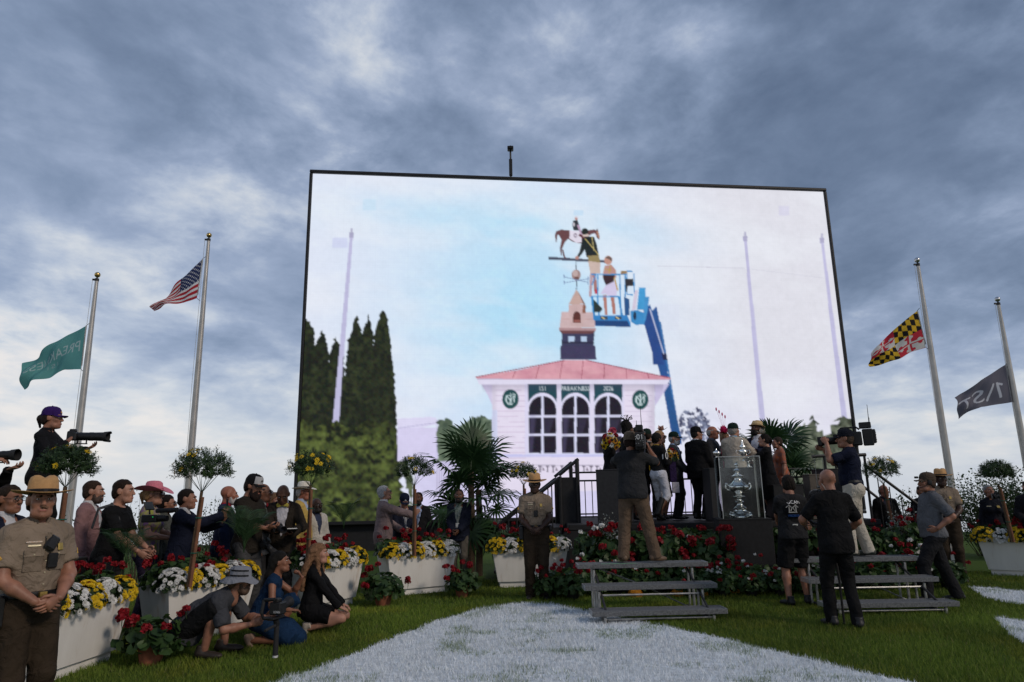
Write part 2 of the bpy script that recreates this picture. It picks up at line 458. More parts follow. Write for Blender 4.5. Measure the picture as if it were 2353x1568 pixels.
def folds(amp, seed=0.0, dirz=1.0):
    """cloth creases: uneven, slanting, stronger in some places than others"""
    r = np.random.default_rng(int(seed * 100) + 5); T = []
    for k in range(6):
        d = r.normal(size=3); d[2] = d[2] * 1.2 * dirz; d /= np.linalg.norm(d) + 1e-6; T.append((d * r.uniform(16, 46), r.uniform(0, 6.28), r.normal(size=3) * 7, r.uniform(0, 6.28), r.uniform(.5, 1)))
    def f(X, Y, Z):
        o = 0
        for d, p, e, p2, w in T:
            o = o + w * np.sin(d[0] * X + d[1] * Y + d[2] * Z + p + 1.5 * np.sin(e[0] * X + e[1] * Y + e[2] * Z)) * np.clip(.3 + np.sin(e[2] * X + e[0] * Y + e[1] * Z + p2), 0, 1.3)
        return amp * .45 * o
    return f
# ------------------------------------------------------------------ people
def head_ops(sex='m', jaw=1.0):
    f = 0.94 if sex == 'f' else 1.0
    o = [ell((0, -.014, .036), (.076 * f, .097, .085), k=.02),
         ell((0, .028, -.03), (.061 * f * jaw, .068, .088), k=.03),
         cone((-.03 * f * jaw, .05, -.085), (.03 * f * jaw, .05, -.085), .034, .034, .03),
         ell((0, .083, -.1), (.022, .018, .018), k=.025),
         cone((-.036, .083, .03), (.036, .083, .03), .012, .012, .02),
         ell((-.045 * f, .066, -.02), (.022, .02, .024), k=.025), ell((.045 * f, .066, -.02), (.022, .02, .024), k=.025),
         ('sub', ell((-.032, .104, .008), (.017, .014, .011)), .012), ('sub', ell((.032, .104, .008), (.017, .014, .011)), .012),
         cone((0, .092, .018), (0, .116, -.026), .008, .0135, .010),
         ell((-.011, .106, -.03), (.009, .009, .008), k=.008), ell((.011, .106, -.03), (.009, .009, .008), k=.008),
         cone((-.019, .092, -.058), (.019, .092, -.058), .007, .007, .012), cone((-.015, .093, -.069), (.015, .093, -.069), .008, .008, .012),
         ('sub', cone((-.022, .106, -.0635), (.022, .106, -.0635), .0035, .0035), .005),
         ell((-.079 * f, -.004, .0), (.011, .026, .034), rotz(R(-18)), .012), ell((.079 * f, -.004, .0), (.011, .026, .034), rotz(R(18)), .012),
         cone((0, -.022, -.05), (0, -.05, -.19), .054 * f, .06 * f, .03)]
    return o
HEADS = {}
def head_mesh(sex, jaw, res):
    key = (sex, jaw, res)
    if key not in HEADS: HEADS[key] = solid(head_ops(sex, jaw), res)
    return HEADS[key]
def rag(X, Y, Z): return .006 * np.sin(75 * X + 40 * Y) * np.sin(60 * Z + 33 * Y) + .004 * np.sin(150 * X + 90 * Z + 70 * Y)
def hk(X, Y, Z, fore=.074, nape=-.088):
    zl = np.clip(-.028 + (Y + .005) * .95, nape, -.022)
    return np.maximum(Z - fore - .25 * np.maximum(0, .03 - np.abs(X)) * 0, np.minimum(.020 + .42 * Z - Y, Z - zl)) + .7 * rag(X, Y, Z)
def keep(fn):      # keep only where fn>0
    return ('fn', lambda F, X, Y, Z: np.maximum(F, -fn(X, Y, Z)))
def hair_ops(st):
    base = [ell((0, -.016, .042), (.083, .102, .090), k=.02), cone((-.03, -.045, -.03), (.03, -.045, -.03), .056, .056, .04)]
    if st == 'short': return base + [keep(hk)]
    if st == 'full': return [ell((0, -.016, .046), (.090, .108, .094), k=.02), cone((-.03, -.045, -.03), (.03, -.045, -.03), .06, .06, .04)] + [keep(lambda X, Y, Z: hk(X, Y, Z, .070))]
    if st == 'crop': return [ell((0, -.015, .037), (.079, .0995, .0865), k=.02), cone((-.03, -.045, -.03), (.03, -.045, -.03), .052, .052, .04), keep(lambda X, Y, Z: hk(X, Y, Z, .080))]
    if st == 'fringe': return [ell((0, -.018, .02), (.083, .102, .08), k=.02), cone((-.03, -.045, -.03), (.03, -.045, -.03), .056, .056, .04), keep(lambda X, Y, Z: np.minimum(.8 * Z - .9 * Y + rag(X, Y, Z), .050 - Z + rag(Y, X, Z)))]
    if st in ('long', 'wavy'):
        o = [ell((0, -.018, .042), (.090, .108, .093), k=.02), cone((-.03, -.05, -.03), (.03, -.05, -.03), .066, .066, .04), keep(lambda X, Y, Z: .8 * Z - .74 * Y + .012)]
        Lh = .40 if st == 'wavy' else .30
        for x in (-.075, -.045, -.015, .015, .045, .075):
            o += [cone((x, -.06, .03), (x * 1.6, -.165 + .03 * abs(x) / .07, -.17), .042, .036, .03), cone((x * 1.6, -.165 + .03 * abs(x) / .07, -.17), (x * 1.75, -.20 + .03 * abs(x) / .07, -Lh), .036, .022, .03)]
        for x in (-.08, .08): o.append(cone((x, -.01, .02), (x * 1.30, .035, -Lh * .8), .030, .024, .03))
        return o
    if st == 'sleek':
        o = [ell((0, -.018, .042), (.087, .106, .090), k=.02), cone((-.03, -.05, -.03), (.03, -.05, -.03), .062, .062, .04), keep(lambda X, Y, Z: .8 * Z - .74 * Y + .006)]
        for x in (-.05, -.018, .018, .05): o += [cone((x, -.06, .03), (x * 1.15, -.12, -.12), .042, .04, .03), cone((x * 1.15, -.12, -.12), (x * 1.1, -.17, -.26), .04, .03, .03)]
        return o
    if st == 'tied': return base + [keep(hk), ell((0, -.125, .0), (.042, .036, .045), k=.02), cone((0, -.13, -.02), (0, -.12, -.10), .025, .012, .02)]
    if st == 'updo': return [ell((0, -.02, .05), (.09, .11, .10), k=.02), ell((0, -.06, .10), (.075, .08, .07), k=.03), cone((-.03, -.05, -.03), (.03, -.05, -.03), .06, .06, .04), keep(lambda X, Y, Z: .8 * Z - .74 * Y + .01)]
    if st == 'beard': return [ell((0, .034, -.045), (.066, .074, .088), k=.02), cone((-.03, .06, -.095), (.03, .06, -.095), .038, .038, .03),
                              keep(lambda X, Y, Z: np.minimum(-.038 - Z + .35 * np.abs(X) * (Y < .07), Y + .012)),
                              ('sub', cone((-.016, .11, -.066), (.016, .11, -.066), .011, .011), .008)]
    if st == 'bigbeard': return hair_ops('beard')[:2] + [ell((0, .065, -.125), (.05, .045, .05), k=.03)] + hair_ops('beard')[2:]
    if st == 'moustache': return [cone((-.026, .100, -.050), (0, .112, -.043), .006, .008, .01), cone((.026, .100, -.050), (0, .112, -.043), .006, .008, .01)]
    if st == 'browl': return [cone((-.048, .090, .028), (-.018, .098, .029), .005, .005, .004)]
    if st == 'browr': return [cone((.048, .090, .028), (.018, .098, .029), .005, .005, .004)]
HAIRS = {}; HM = {}
def hair_mesh(st, res):
    if (st, res) not in HAIRS:
        w = (lambda X, Y, Z: .005 * np.sin(110 * X + 30 * Z + 3 * np.sin(25 * Z)) * (Z < .06) + .004 * np.sin(60 * Z + 80 * X)) if st == 'wavy' else (lambda X, Y, Z: .0035 * np.sin(95 * X + 30 * Y) * np.sin(70 * Y + 50 * Z) + .002 * np.sin(190 * X + 60 * Z))
        HAIRS[(st, res)] = solid(hair_ops(st), res, warp=w)
    return HAIRS[(st, res)]

def hand_geo(side, curl=0.35, spread=0.05):
    """hand at the origin: fingers along +Y, palm facing -Z, thumb on the side*-X... returns V,F(list)"""
    b = MB()
    b.tube([(0, -.03, 0), (0, .0, 0), (0, .035, -.002), (0, .075, -.004), (0, .092, -.004)], [.027, .030, .041, .043, .038], 10, True, 0.42)
    lens = (.066, .076, .071, .056); xs = (-.031, -.010, .011, .031); r0 = (.0092, .0095, .0090, .0080)
    for i in range(4):
        L = lens[i]; x = -side * xs[i]; a = 0.0; p = np.array([x, .086 - .006 * abs(i - 1), -.003]); pts = [p]
        for j, f in enumerate((.45, .30, .25)):
            a += curl * (0.7, 1.0, 0.8)[j]
            p = p + L * f * np.array([-side * xs[i] * spread * 8, math.cos(a), -math.sin(a)]); pts.append(p)
        b.tube(pts, [r0[i], r0[i] * .95, r0[i] * .88, r0[i] * .65], 6)
    tx = side
    b.tube([(tx * .024, .012, -.004), (tx * .048, .038, -.012), (tx * .056, .066, -.02 - .02 * curl), (tx * (.056 - .02 * curl), .088, -.026 - .03 * curl)], [.015, .0125, .011, .008], 6)
    return np.concatenate(b.v), b.f
def ik(a, t, l1, l2, pole):
    a, t, pole = np.array(a, float), np.array(t, float), np.array(pole, float)
    d = t - a; L = np.linalg.norm(d); mx = (l1 + l2) * .999
    if L > mx: d = d / L * mx; L = mx; t = a + d
    u = d / L; x = (l1 * l1 - l2 * l2 + L * L) / (2 * L); h = math.sqrt(max(0, l1 * l1 - x * x))
    n = pole - u * (pole @ u); n /= np.linalg.norm(n) + 1e-9
    return a + u * x + n * h, t
SKIN = {}
def skin(tone):
    c = {'light': (.27, .125, .080), 'fair': (.34, .172, .118), 'tan': (.20, .085, .048), 'brown': (.095, .040, .022), 'dark': (.040, .019, .013), 'red': (.28, .105, .064)}[tone]
    return mat('skin_' + tone, c, .5, var=.24, scale=14, bump=.12, bscale=90, spec=.35)
def cloth(col, name=None, rough=.85, var=.16, scale=6, bump=.25, bscale=45):
    n = name or 'cloth_%02x%02x%02x' % tuple(int(255 * min(1, c) ** (1 / 2.2)) for c in col)
    if n in MATS: return MATS[n]
    m = mat(n, tuple(c * .85 for c in col), rough, var=var, scale=scale, bump=bump, bscale=bscale, spec=.12)
    t = m.node_tree; L = t.links.new; p = t.nodes['Principled BSDF']; fine = p.inputs['Normal'].links[0].from_node     # drag creases over the weave
    tc = N(t, 'ShaderNodeTexCoord'); nz = N(t, 'ShaderNodeTexNoise'); nz.inputs['Scale'].default_value = 8; nz.inputs['Detail'].default_value = 4; nz.inputs['Roughness'].default_value = .45; nz.inputs['Distortion'].default_value = 1.6
    L(tc.outputs['Object'], nz.inputs['Vector']); bp = N(t, 'ShaderNodeBump'); bp.inputs['Strength'].default_value = .75; bp.inputs['Distance'].default_value = .05; L(nz.outputs['Fac'], bp.inputs['Height']); L(bp.outputs[0], fine.inputs['Normal'])
    return m
SHOE = {}
def shoe_me(m, boot=False):
    k = (m.name, boot)
    if k not in SHOE:
        o = [cone((0, -.055, -.03), (0, .10, -.045), .043, .040, .03, flat=((0, 0, 1), .9)), ell((0, .13, -.048), (.042, .065, .03), k=.02), cone((0, -.03, -.01), (0, -.035, .05), .044, .045, .03, end=True),
             ('fn', lambda F, X, Y, Z: np.maximum(F, -.078 - Z))]
        if boot: o.insert(2, cone((0, -.03, .0), (0, -.03, .32), .05, .058, .02, end=True))
        V, Q = solid(o, .012); SHOE[k] = mesh_np('shoe', V, Q, m, True)
    return SHOE[k]
NPEOPLE = [0]
def person(label, loc, face, H=1.78, b=1.0, sex='m', tone='light', hair=None, hairc=(.02, .013, .009), hat=None,
           top=None, bottom=None, shoes=(.012, .012, .013), pose=None, lod=1, group=None, glasses=None, beard=None, cat='person', extras=None, jaw=1.0, belly=0.0, hs=1.0):
    """face: degrees, 0 looks away from the camera (+Y), 180 towards it, -90 to the right"""
    NPEOPLE[0] += 1; sd = NPEOPLE[0] * 1.37
    ps = dict(lean=0, side=0, twist=0, head=(0, 0, 0), pel=(0, 0, .955), tilt=0, armL=None, armR=None, legL=None, legR=None)
    ps.update(pose or {}); s = H / 1.8; fem = sex == 'f'
    root = thing('person', label, cat, loc, R(face), group)
    res = {0: .0125, 1: .019, 2: .024}[lod]; hres = {0: .0060, 1: .0088, 2: .0105}[lod]
    Rt = rotz(R(ps['twist'])) @ rotx(R(-ps['lean'])) @ roty(R(ps['side'])); R1 = rotz(R(ps['twist'] / 2)) @ rotx(R(-ps['lean'] * .5 - ps['tilt'] * .5)) @ roty(R(ps['side'] / 2)); Rp = rotx(R(-ps['tilt']))
    A = lambda *p: np.array(p, float)
    pel = A(*ps['pel']); W = pel + R1 @ A(0, 0, .16); C = W + Rt @ A(0, .004, .18); Nk = W + Rt @ A(0, -.02, .37)
    shw = (.136 if fem else .160) * (.6 + .4 * b)
    Sh = {q: W + Rt @ A(q * shw, -.008, .300) for q in (-1, 1)}
    hip = {q: pel + Rp @ A(q * .088, 0, -.02) for q in (-1, 1)}
    # arms
    El, Wr, HD, HN, CU_, GR = {}, {}, {}, {}, {}, {}
    for q, key in ((-1, 'armL'), (1, 'armR')):
        a = ps[key] or {}
        w = A(*a['w']) if 'w' in a else Sh[q] + A(q * .105, .05, -.525)
        pole = A(*a.get('pole', (q * .45, -.7, -.4)))
        El[q], Wr[q] = ik(Sh[q], w, .285, .255, pole)
        fd = Wr[q] - El[q]; fd /= np.linalg.norm(fd)
        HD[q] = A(*a['hd']) if 'hd' in a else fd; HN[q] = A(*a['n']) if 'n' in a else A(-q, .2, 0)
        CU_[q] = a.get('curl', .32)
    Kn, An, FY, FP = {}, {}, {}, {}
    for q, key in ((-1, 'legL'), (1, 'legR')):
        a = ps[key] or {}
        t = A(*a.get('a', (q * .10, -.01, .085))); Kn[q], An[q] = ik(hip[q], t, .43, .435, A(*a.get('pole', (q * .08, 1, 0))))
        FY[q] = a.get('yaw', -q * 12); FP[q] = a.get('pitch', 0)
    def torso(sk=False):
        o = [ell(pel + Rp @ A(0, -.008, .02), (.158 * b * (1.04 if fem else 1), .112 * b, .12), Rp, .06),
             ell(W + R1 @ A(0, .01 + belly * .5, -.01), (.143 * b * (.88 if fem else 1) + belly * .3, .104 * b + belly * .6, .15), R1, .07),
             ell(C, (.162 * b * (.92 if fem else 1), .114 * b, .175), Rt, .07),
             cone(Sh[-1] * .82 + Sh[1] * .18, Sh[1] * .82 + Sh[-1] * .18, .060 * (.9 if fem else 1), .060 * (.9 if fem else 1), .06),
             cone(Nk + Rt @ A(0, 0, -.015), Sh[-1], .058, .048, .045), cone(Nk + Rt @ A(0, 0, -.015), Sh[1], .058, .048, .045)]
        if fem: o += [ell(C + Rt @ A(x, .085, -.02), (.066, .062, .066), Rt, .03) for x in (-.072, .072)]
        return o
    # ---- body: one skin
    bo = torso()
    for q in (-1, 1):
        ad = Wr[q] - El[q]
        bo += [cone(Sh[q], El[q], .05 * b, .039, .03), cone(El[q], El[q] + ad * .35, .040, .043 * (.6 + .4 * b), .03), cone(El[q] + ad * .35, Wr[q], .043 * (.6 + .4 * b), .027, .02)]
        sdv = An[q] - Kn[q]
        bo += [cone(hip[q], Kn[q], .086 * b, .053, .03), cone(Kn[q], Kn[q] + sdv * .32, .054, .056, .03), cone(Kn[q] + sdv * .32, An[q], .056, .036, .03)]
    bare = (top or {}).get('kind') in ('sleeveless',) or (bottom or {}).get('kind') in ('shorts', 'skirt', 'none')
    V, Q = solid(bo, (res if bare or (top or {}).get('sl', 1) < .9 else .030))
    Vs = [V]; Fs = [Q]; n = len(V)
    hp = Nk + Rt @ A(0, .012, .045)
    Rh = rotz(R(ps['head'][0])) @ rotx(R(ps['head'][1])) @ roty(R(ps['head'][2]))
    hc = hp + Rh @ A(0, .03, .115)
    hsx = hs * 1.05
    def toh(V): return (V * hsx) @ Rh.T + hc
    V, Q = head_mesh(sex, jaw, hres); Vs.append(toh(V)); Fs.append(Q + n); n += len(V)
    tri = []
    for q in (-1, 1):
        V, F = hand_geo(-q, CU_[q]); Rm = frame(HD[q], -HN[q] + 1e-3)
        Vs.append((V @ Rm.T) * (.92 if fem else 1.0) + Wr[q] + HD[q] * .012); tri += [[i + n for i in f] for f in F]; n += len(V)
    qd = np.array([f for f in tri if len(f) == 4]); rest = [np.array([f]) for f in tri if len(f) not in (4,)]
    body = link('body', mesh_np('body', np.concatenate(Vs) * s, Fs + [qd] + rest, skin(tone), True), root)
    Mh = M4(Rh * s * hsx, hc * s)
    def hsd(name, V, Q, m, sm=True): return link(name, mesh_np(name, V, Q, m, sm), root, M=Mh)
    hm = mat('hair_%d' % int(hairc[0] * 9999 + hairc[2] * 999), hairc, .7, var=.4, scale=60, bump=.6, bscale=140, spec=.12)
    def shared(name, st_, r_, m):
        key = (st_, r_)
        if key not in HM: HM[key] = mesh_np(name, *hair_mesh(st_, r_), m, True)
        o_ = link(name, HM[key], root, M=Mh); o_.material_slots[0].link = 'OBJECT'; o_.material_slots[0].material = m; return o_
    if hair: shared('hair', hair, hres * 1.15, hm)
    if beard:
        bt, bc = beard if isinstance(beard, tuple) else (beard, hairc)
        shared('moustache' if bt == 'moustache' else 'beard', bt, min(hres, .006) if bt == 'moustache' else hres, mat('hair_%d' % int(bc[0] * 9999 + bc[2] * 999), bc, .6, var=.3, scale=60, bump=.5, bscale=140))
    if lod <= 1:
        [shared('eyebrow', k_, .0048, hm) for k_ in ('browl', 'browr')]
        for q in (-1, 1):
            e = MB(); e.ball((q * .032, .0855, .008), .0105, 8, 6, (1.1, 1, .62)); hsd_o = e.build('eye', mat('eyeball', (.55, .52, .5), .25, var=.02), root, True); hsd_o.matrix_local = Mh
            e = MB(); e.ball((q * .032, .0925, .008), .0050, 8, 6); i_ = e.build('iris', mat('iris', (.03, .018, .012), .2, var=.1), hsd_o, True)
        V, Q = solid([cone((-.02, .0985, -.0575), (.02, .0985, -.0575), .0035, .0035, .006), cone((-.016, .0995, -.0695), (.016, .0995, -.0695), .005, .005, .006)], .004)
        hsd('lips', V, Q, mat('lips_' + tone, {'light': (.30, .10, .085), 'fair': (.34, .12, .10), 'tan': (.2, .075, .06), 'brown': (.1, .04, .035), 'dark': (.05, .022, .02), 'red': (.28, .09, .08)}[tone], .45, var=.1))
    if glasses:
        g = MB(); dk = mat('spectacle_frame', (.012, .01, .01), .35, var=.1)
        for q in (-1, 1):
            g.tube([(q * (.034 + .026 * math.cos(t)), .112, .008 + .019 * math.sin(t)) for t in np.linspace(0, 2 * math.pi, 11)], .0025, 5, False)
            g.tube([(q * .06, .110, .012), (q * .078, .05, .012), (q * .08, -.005, .008)], .0026, 5)
        g.tube([(-.01, .115, .012), (.01, .115, .012)], .0026, 5)
        go = g.build('glasses', dk, root); go.matrix_local = Mh
        for q in (-1, 1): lens = MB(); lens.ball((q * .034, .1105, .008), .0255, 12, 6, (1, .12, .74)); lens.build('lens', mat('dark_lens', (.006, .006, .008), .12, var=.05) if glasses == 'sun' else ACR, go, True)
    # ---- clothes
    t = dict(kind='tee', c=(.05, .05, .05), sl=.6, hem=-.07, inf=.012); t.update(top or {})
    fz = folds(.007 if t['kind'] != 'jacket' else .0055, sd)
    def hemcut(h, rm=Rp):
        nrm = rm @ A(0, 0, 1); p0 = pel + nrm * h
        return ('fn', lambda F, X, Y, Z: np.maximum(F, -((X - p0[0]) * nrm[0] + (Y - p0[1]) * nrm[1] + (Z - p0[2]) * nrm[2])))
    def topcut(h, rm=Rp):
        nrm = rm @ A(0, 0, 1); p0 = pel + nrm * h
        return ('fn', lambda F, X, Y, Z: np.maximum(F, (X - p0[0]) * nrm[0] + (Y - p0[1]) * nrm[1] + (Z - p0[2]) * nrm[2]))
    def vcut(lo, hw, hi=.40, neck=True):
        Ti = Rt.T
        def f(F, X, Y, Z):
            x, y, z = X - W[0], Y - W[1], Z - W[2]
            a = Ti[0, 0] * x + Ti[0, 1] * y + Ti[0, 2] * z; bb = Ti[1, 0] * x + Ti[1, 1] * y + Ti[1, 2] * z; c = Ti[2, 0] * x + Ti[2, 1] * y + Ti[2, 2] * z
            w = np.minimum((c - lo) / (hi - lo) * hw - np.abs(a), bb - .0)
            return np.maximum(F, w)
        return ('fn', f)
    def neckcut(r=.068, up=.0):
        p = Nk + Rt @ A(0, .012, .03 + up); return ('sub', cone(p - Rt @ A(0, 0, .02), p + Rt @ A(0, 0, .2), r, r + .02), .01)
    tc = cloth(t['c'], t.get('mn'), rough=t.get('rough', .85), var=t.get('var', .16), scale=t.get('scale', 6)) if not t.get('mat') else t['mat']
    inf = t['inf']; ops = torso()
    if t['hem'] < -.02:
        ops.append(cone(pel + R1 @ A(0, 0, .12), pel + Rp @ A(0, -.005, t['hem'] - .02), .143 * b + inf * .5, (.162 + t.get('flare', 0)) * b + inf * .3, .05, flat=((Rp @ A(0, 1, 0)), .80)))
        ops += [ell(pel + Rp @ A(x, -.055, -.04), (.085 * b, .088 * b, .10), Rp, .05) for x in (-.068, .068)]
    ops.append(hemcut(t['hem']))
    if t['kind'] == 'jacket' or t.get('v'): ops.append(vcut(t.get('vlo', -.03), t.get('vw', .085)))
    ops.append(neckcut(t.get('neck', .066)))
    sl = t['sl']
    for q in (-1, 1):
        if sl <= 0: continue
        fr = .058 if t['kind'] == 'jacket' else .054
        fr *= (.55 + .45 * b) * (.9 if fem else 1)
        if sl < 1:
            e = Sh[q] + (El[q] - Sh[q]) * sl
            ops.append(cone(Sh[q], e, fr, fr * 1.0, .035, end=True))
        else:
            ops.append(cone(Sh[q], El[q], fr, fr * .86, .026))
            e = El[q] + (Wr[q] - El[q]) * (.99 if sl == 1 else sl - 1)
            ops.append(cone(El[q], e, fr * .86, fr * .70, .012, end=True))
    V, Q = solid(ops, res, inf, warp=fz)
    nm = t.get('name') or {'jacket': 'jacket', 'tee': 't_shirt', 'polo': 'polo_shirt', 'uniform': 'uniform_shirt', 'long': 'shirt', 'sleeveless': 'dress_top', 'dress': 'dress'}[t['kind']]
    topo = link(nm, mesh_np(nm, V * s, Q, tc, True), root)
    def patch(name, ops, m, r=None, inf=0.0, parent=None): 
        V, Q = solid(ops, r or res, inf); return link(name, mesh_np(name, V * s, Q, m, True), parent or root)
    shirtc = t.get('shirt')
    if shirtc:
        so = [ell(C, (.162 * b * (.9 if fem else 1), .114 * b, .175), Rt, .05), ell(W + R1 @ A(0, .01 + belly * .5, -.01), (.135 * b, .104 * b + belly * .6, .15), R1, .05), cone(Nk + Rt @ A(0, .008, -.03), Nk + Rt @ A(0, .014, .052), .069, .064, .03, end=True)]
        patch('shirt', so, cloth(shirtc), inf=.009, r=res * 1.15)
    elif t.get('collar'):
        patch('collar', [cone(Nk + Rt @ A(0, .004, -.03), Nk + Rt @ A(0, .010, .048), .078, .067, .02, end=True), vcut(.30, .03, .42)], cloth(t['collar']) if not isinstance(t['collar'], bpy.types.Material) else t['collar'], inf=.003, parent=topo)
    if t.get('tie'):
        f0 = Rt @ A(0, 1, 0)
        patch('tie', [cone(W + Rt @ A(0, .090 * (.5 + .5 * b), .335), W + Rt @ A(0, .131 * (.3 + .7 * b), .20), .022, .026, .01, flat=(f0, .4)), cone(W + Rt @ A(0, .131 * (.3 + .7 * b), .20), W + Rt @ A(0, .128 * (.3 + .7 * b) + belly, .0), .026, .034, .01, flat=(f0, .35))], cloth(t['tie']), r=.009)
    if t.get('bow'):
        y = .098
        patch('bow_tie', [cone(W + Rt @ A(0, y, .365), W + Rt @ A(q * .055, y, .365), .012, .030, .01, flat=(Rt @ A(0, 1, 0), .5)) for q in (-1, 1)], cloth(t['bow'], var=.5, scale=60), r=.007)
    bt = dict(kind='trousers', c=(.02, .02, .022), inf=.010); bt.update(bottom or {})
    bm = cloth(bt['c']); lo = []
    if bt['kind'] in ('trousers', 'shorts', 'breeches'):
        w = bt.get('w', 1.0)
        lo = [ell(pel + Rp @ A(0, -.008, .02), (.160 * b, .114 * b, .12), Rp, .05), topcut(bt.get('waist', .10 if t['hem'] > -.02 else max(t['hem'] + .05, -.03)))]
        lo += [ell(pel + Rp @ A(x, -.05, -.045), (.085 * b, .085 * b, .095), Rp, .04) for x in (-.068, .068)]
        for q in (-1, 1):
            if bt['kind'] == 'shorts':
                e = hip[q] + (Kn[q] - hip[q]) * bt.get('len', .92); lo.append(cone(hip[q], e, .096 * b, .088 * w, .035, end=True))
            elif bt['kind'] == 'breeches':
                lo += [cone(hip[q], Kn[q], .10 * b, .07, .035), cone(Kn[q], Kn[q] + (An[q] - Kn[q]) * .3, .066, .056, .03, end=True)]
            else:
                e = An[q] + (An[q] - Kn[q]) * .06
                lo += [cone(hip[q], Kn[q], .092 * b, .066 * w, .035), cone(Kn[q], e, .066 * w, .062 * w, .03, end=True)]
        V, Q = solid(lo, res * 1.2, bt['inf'], warp=folds(.0065, sd + 3)); nm = bt['kind']
        link(nm, mesh_np(nm, V * s, Q, bm, True), root)
    elif bt['kind'] == 'skirt':
        hz = bt.get('hem', .5)
        V, Q = solid([ell(pel + Rp @ A(0, 0, .02), (.165 * b, .115 * b, .12), Rp, .05), cone(pel + A(0, 0, .1), (pel[0], pel[1], hz), .135 * b, bt.get('r', .22), .05, flat=(A(0, 1, 0), .85), end=True), topcut(.14)], res * 1.25, .012, warp=folds(.006, sd, .25))
        link('skirt', mesh_np('skirt', V * s, Q, bm if not bt.get('mat') else bt['mat'], True), root)
    elif bt['kind'] == 'lap':
        lo = [ell(pel + Rp @ A(0, -.008, .02), (.165 * b, .118 * b, .12), Rp, .05), topcut(.12)]
        for q in (-1, 1): lo.append(cone(hip[q], hip[q] + (Kn[q] - hip[q]) * bt.get('len', .8), .098 * b, .085, .09, end=True))
        for c_ in bt.get('spread', ()): lo.append(cone(*c_, .08))
        V, Q = solid(lo, res, .014, warp=folds(.006, sd + 3)); link('skirt', mesh_np('skirt', V * s, Q, bm, True), root)
    if bt.get('belt'):
        patch('belt', [ell(pel + Rp @ A(0, -.008, .02), (.160 * b, .114 * b, .12), Rp, .02), ell(W + R1 @ A(0, .01, -.01), (.143 * b, .106 * b, .15), R1, .05), hemcut(.055), topcut(.105)], mat('belt_leather', (.008, .008, .009), .45, bump=.3), inf=.022, r=min(res, .012))
    sm = mat('shoe_%02x%02x%02x' % tuple(int(255 * c ** .45) for c in shoes), shoes, .5, var=.2, bump=.15)
    for q in (-1, 1):
        Rf = rotz(R(FY[q])) @ rotx(R(FP[q]))
        link('boot' if bt.get('boot') else 'shoe', shoe_me(sm, bt.get('boot', False)), root, M=M4(Rf * s, An[q] * s))
    info = dict(root=root, s=s, Mh=Mh, W=W, C=C, pel=pel, Wr=Wr, HD=HD, HN=HN, El=El, Sh=Sh, Rt=Rt, Nk=Nk, Rp=Rp, res=res, top=topo, b=b, An=An, body=body, fz=fz, Mw=Matrix.Translation(Vector(loc)) @ Matrix.Rotation(R(face), 4, 'Z'), hc=hc, Rh=Rh)
    if hat: HATS[hat[0]](info, *hat[1:])
    return info

# ---- hats (frame: head centre, +Y forward)
HATS = {}
def hatpart(i, name, b, m, parent=None, sm=True, ang=50):
    o = b.build(name, m, parent or i['root'], sm, ang=ang)
    if parent is None: o.matrix_local = i['Mh']
    return o
def h_campaign(i, c=(.42, .24, .10)):
    m = mat('straw_felt', c, .75, var=.10, scale=40, bump=.35, bscale=160); b = MB(); seg = 40
    def brim(q, an, j):
        r = math.hypot(q[0], q[1]); q = q.copy(); q[1] *= 1.10; q[2] += .03 * max(0, (abs(math.cos(an)) - .25)) * max(0, (r - .1) / .1) - .008 * max(0, (r - .1) / .1) * abs(math.sin(an)); return q
    b.lathe([(.093, .052), (.12, .050), (.15, .049), (.178, .051), (.185, .055), (.184, .058), (.178, .056), (.15, .054), (.12, .055), (.094, .057)], seg, mod=brim, cap=False)
    def crown(q, an, j):
        q = q.copy(); q[1] *= 1.14; t = max(0, (q[2] - .07) / .11)
        for a in (R(55), R(125), R(235), R(305)):
            d = (an - a + math.pi) % (2 * math.pi) - math.pi; q[:2] *= 1 - .20 * t ** 1.2 * math.exp(-(d / .33) ** 2)
        q[2] -= .022 * math.exp(-((q[0]) / .022) ** 2) * (t > .8)
        return q
    b.lathe([(.094, .050), (.094, .075), (.092, .10), (.088, .135), (.080, .160), (.060, .174), (.030, .178), (.002, .178)], seg, mod=crown, cap=False)
    h = hatpart(i, 'campaign_hat', b, m)
    b = MB(); b.lathe([(.0965, .054), (.0975, .056), (.0965, .078), (.094, .079)], seg, mod=lambda q, a, j: q * np.array([1, 1.135, 1]), cap=False)
    b.box((0, .111, .066), (.022, .006, .02)); hatpart(i, 'hat_band', b, mat('hat_leather', (.008, .008, .01), .4), h)
HATS['campaign'] = h_campaign
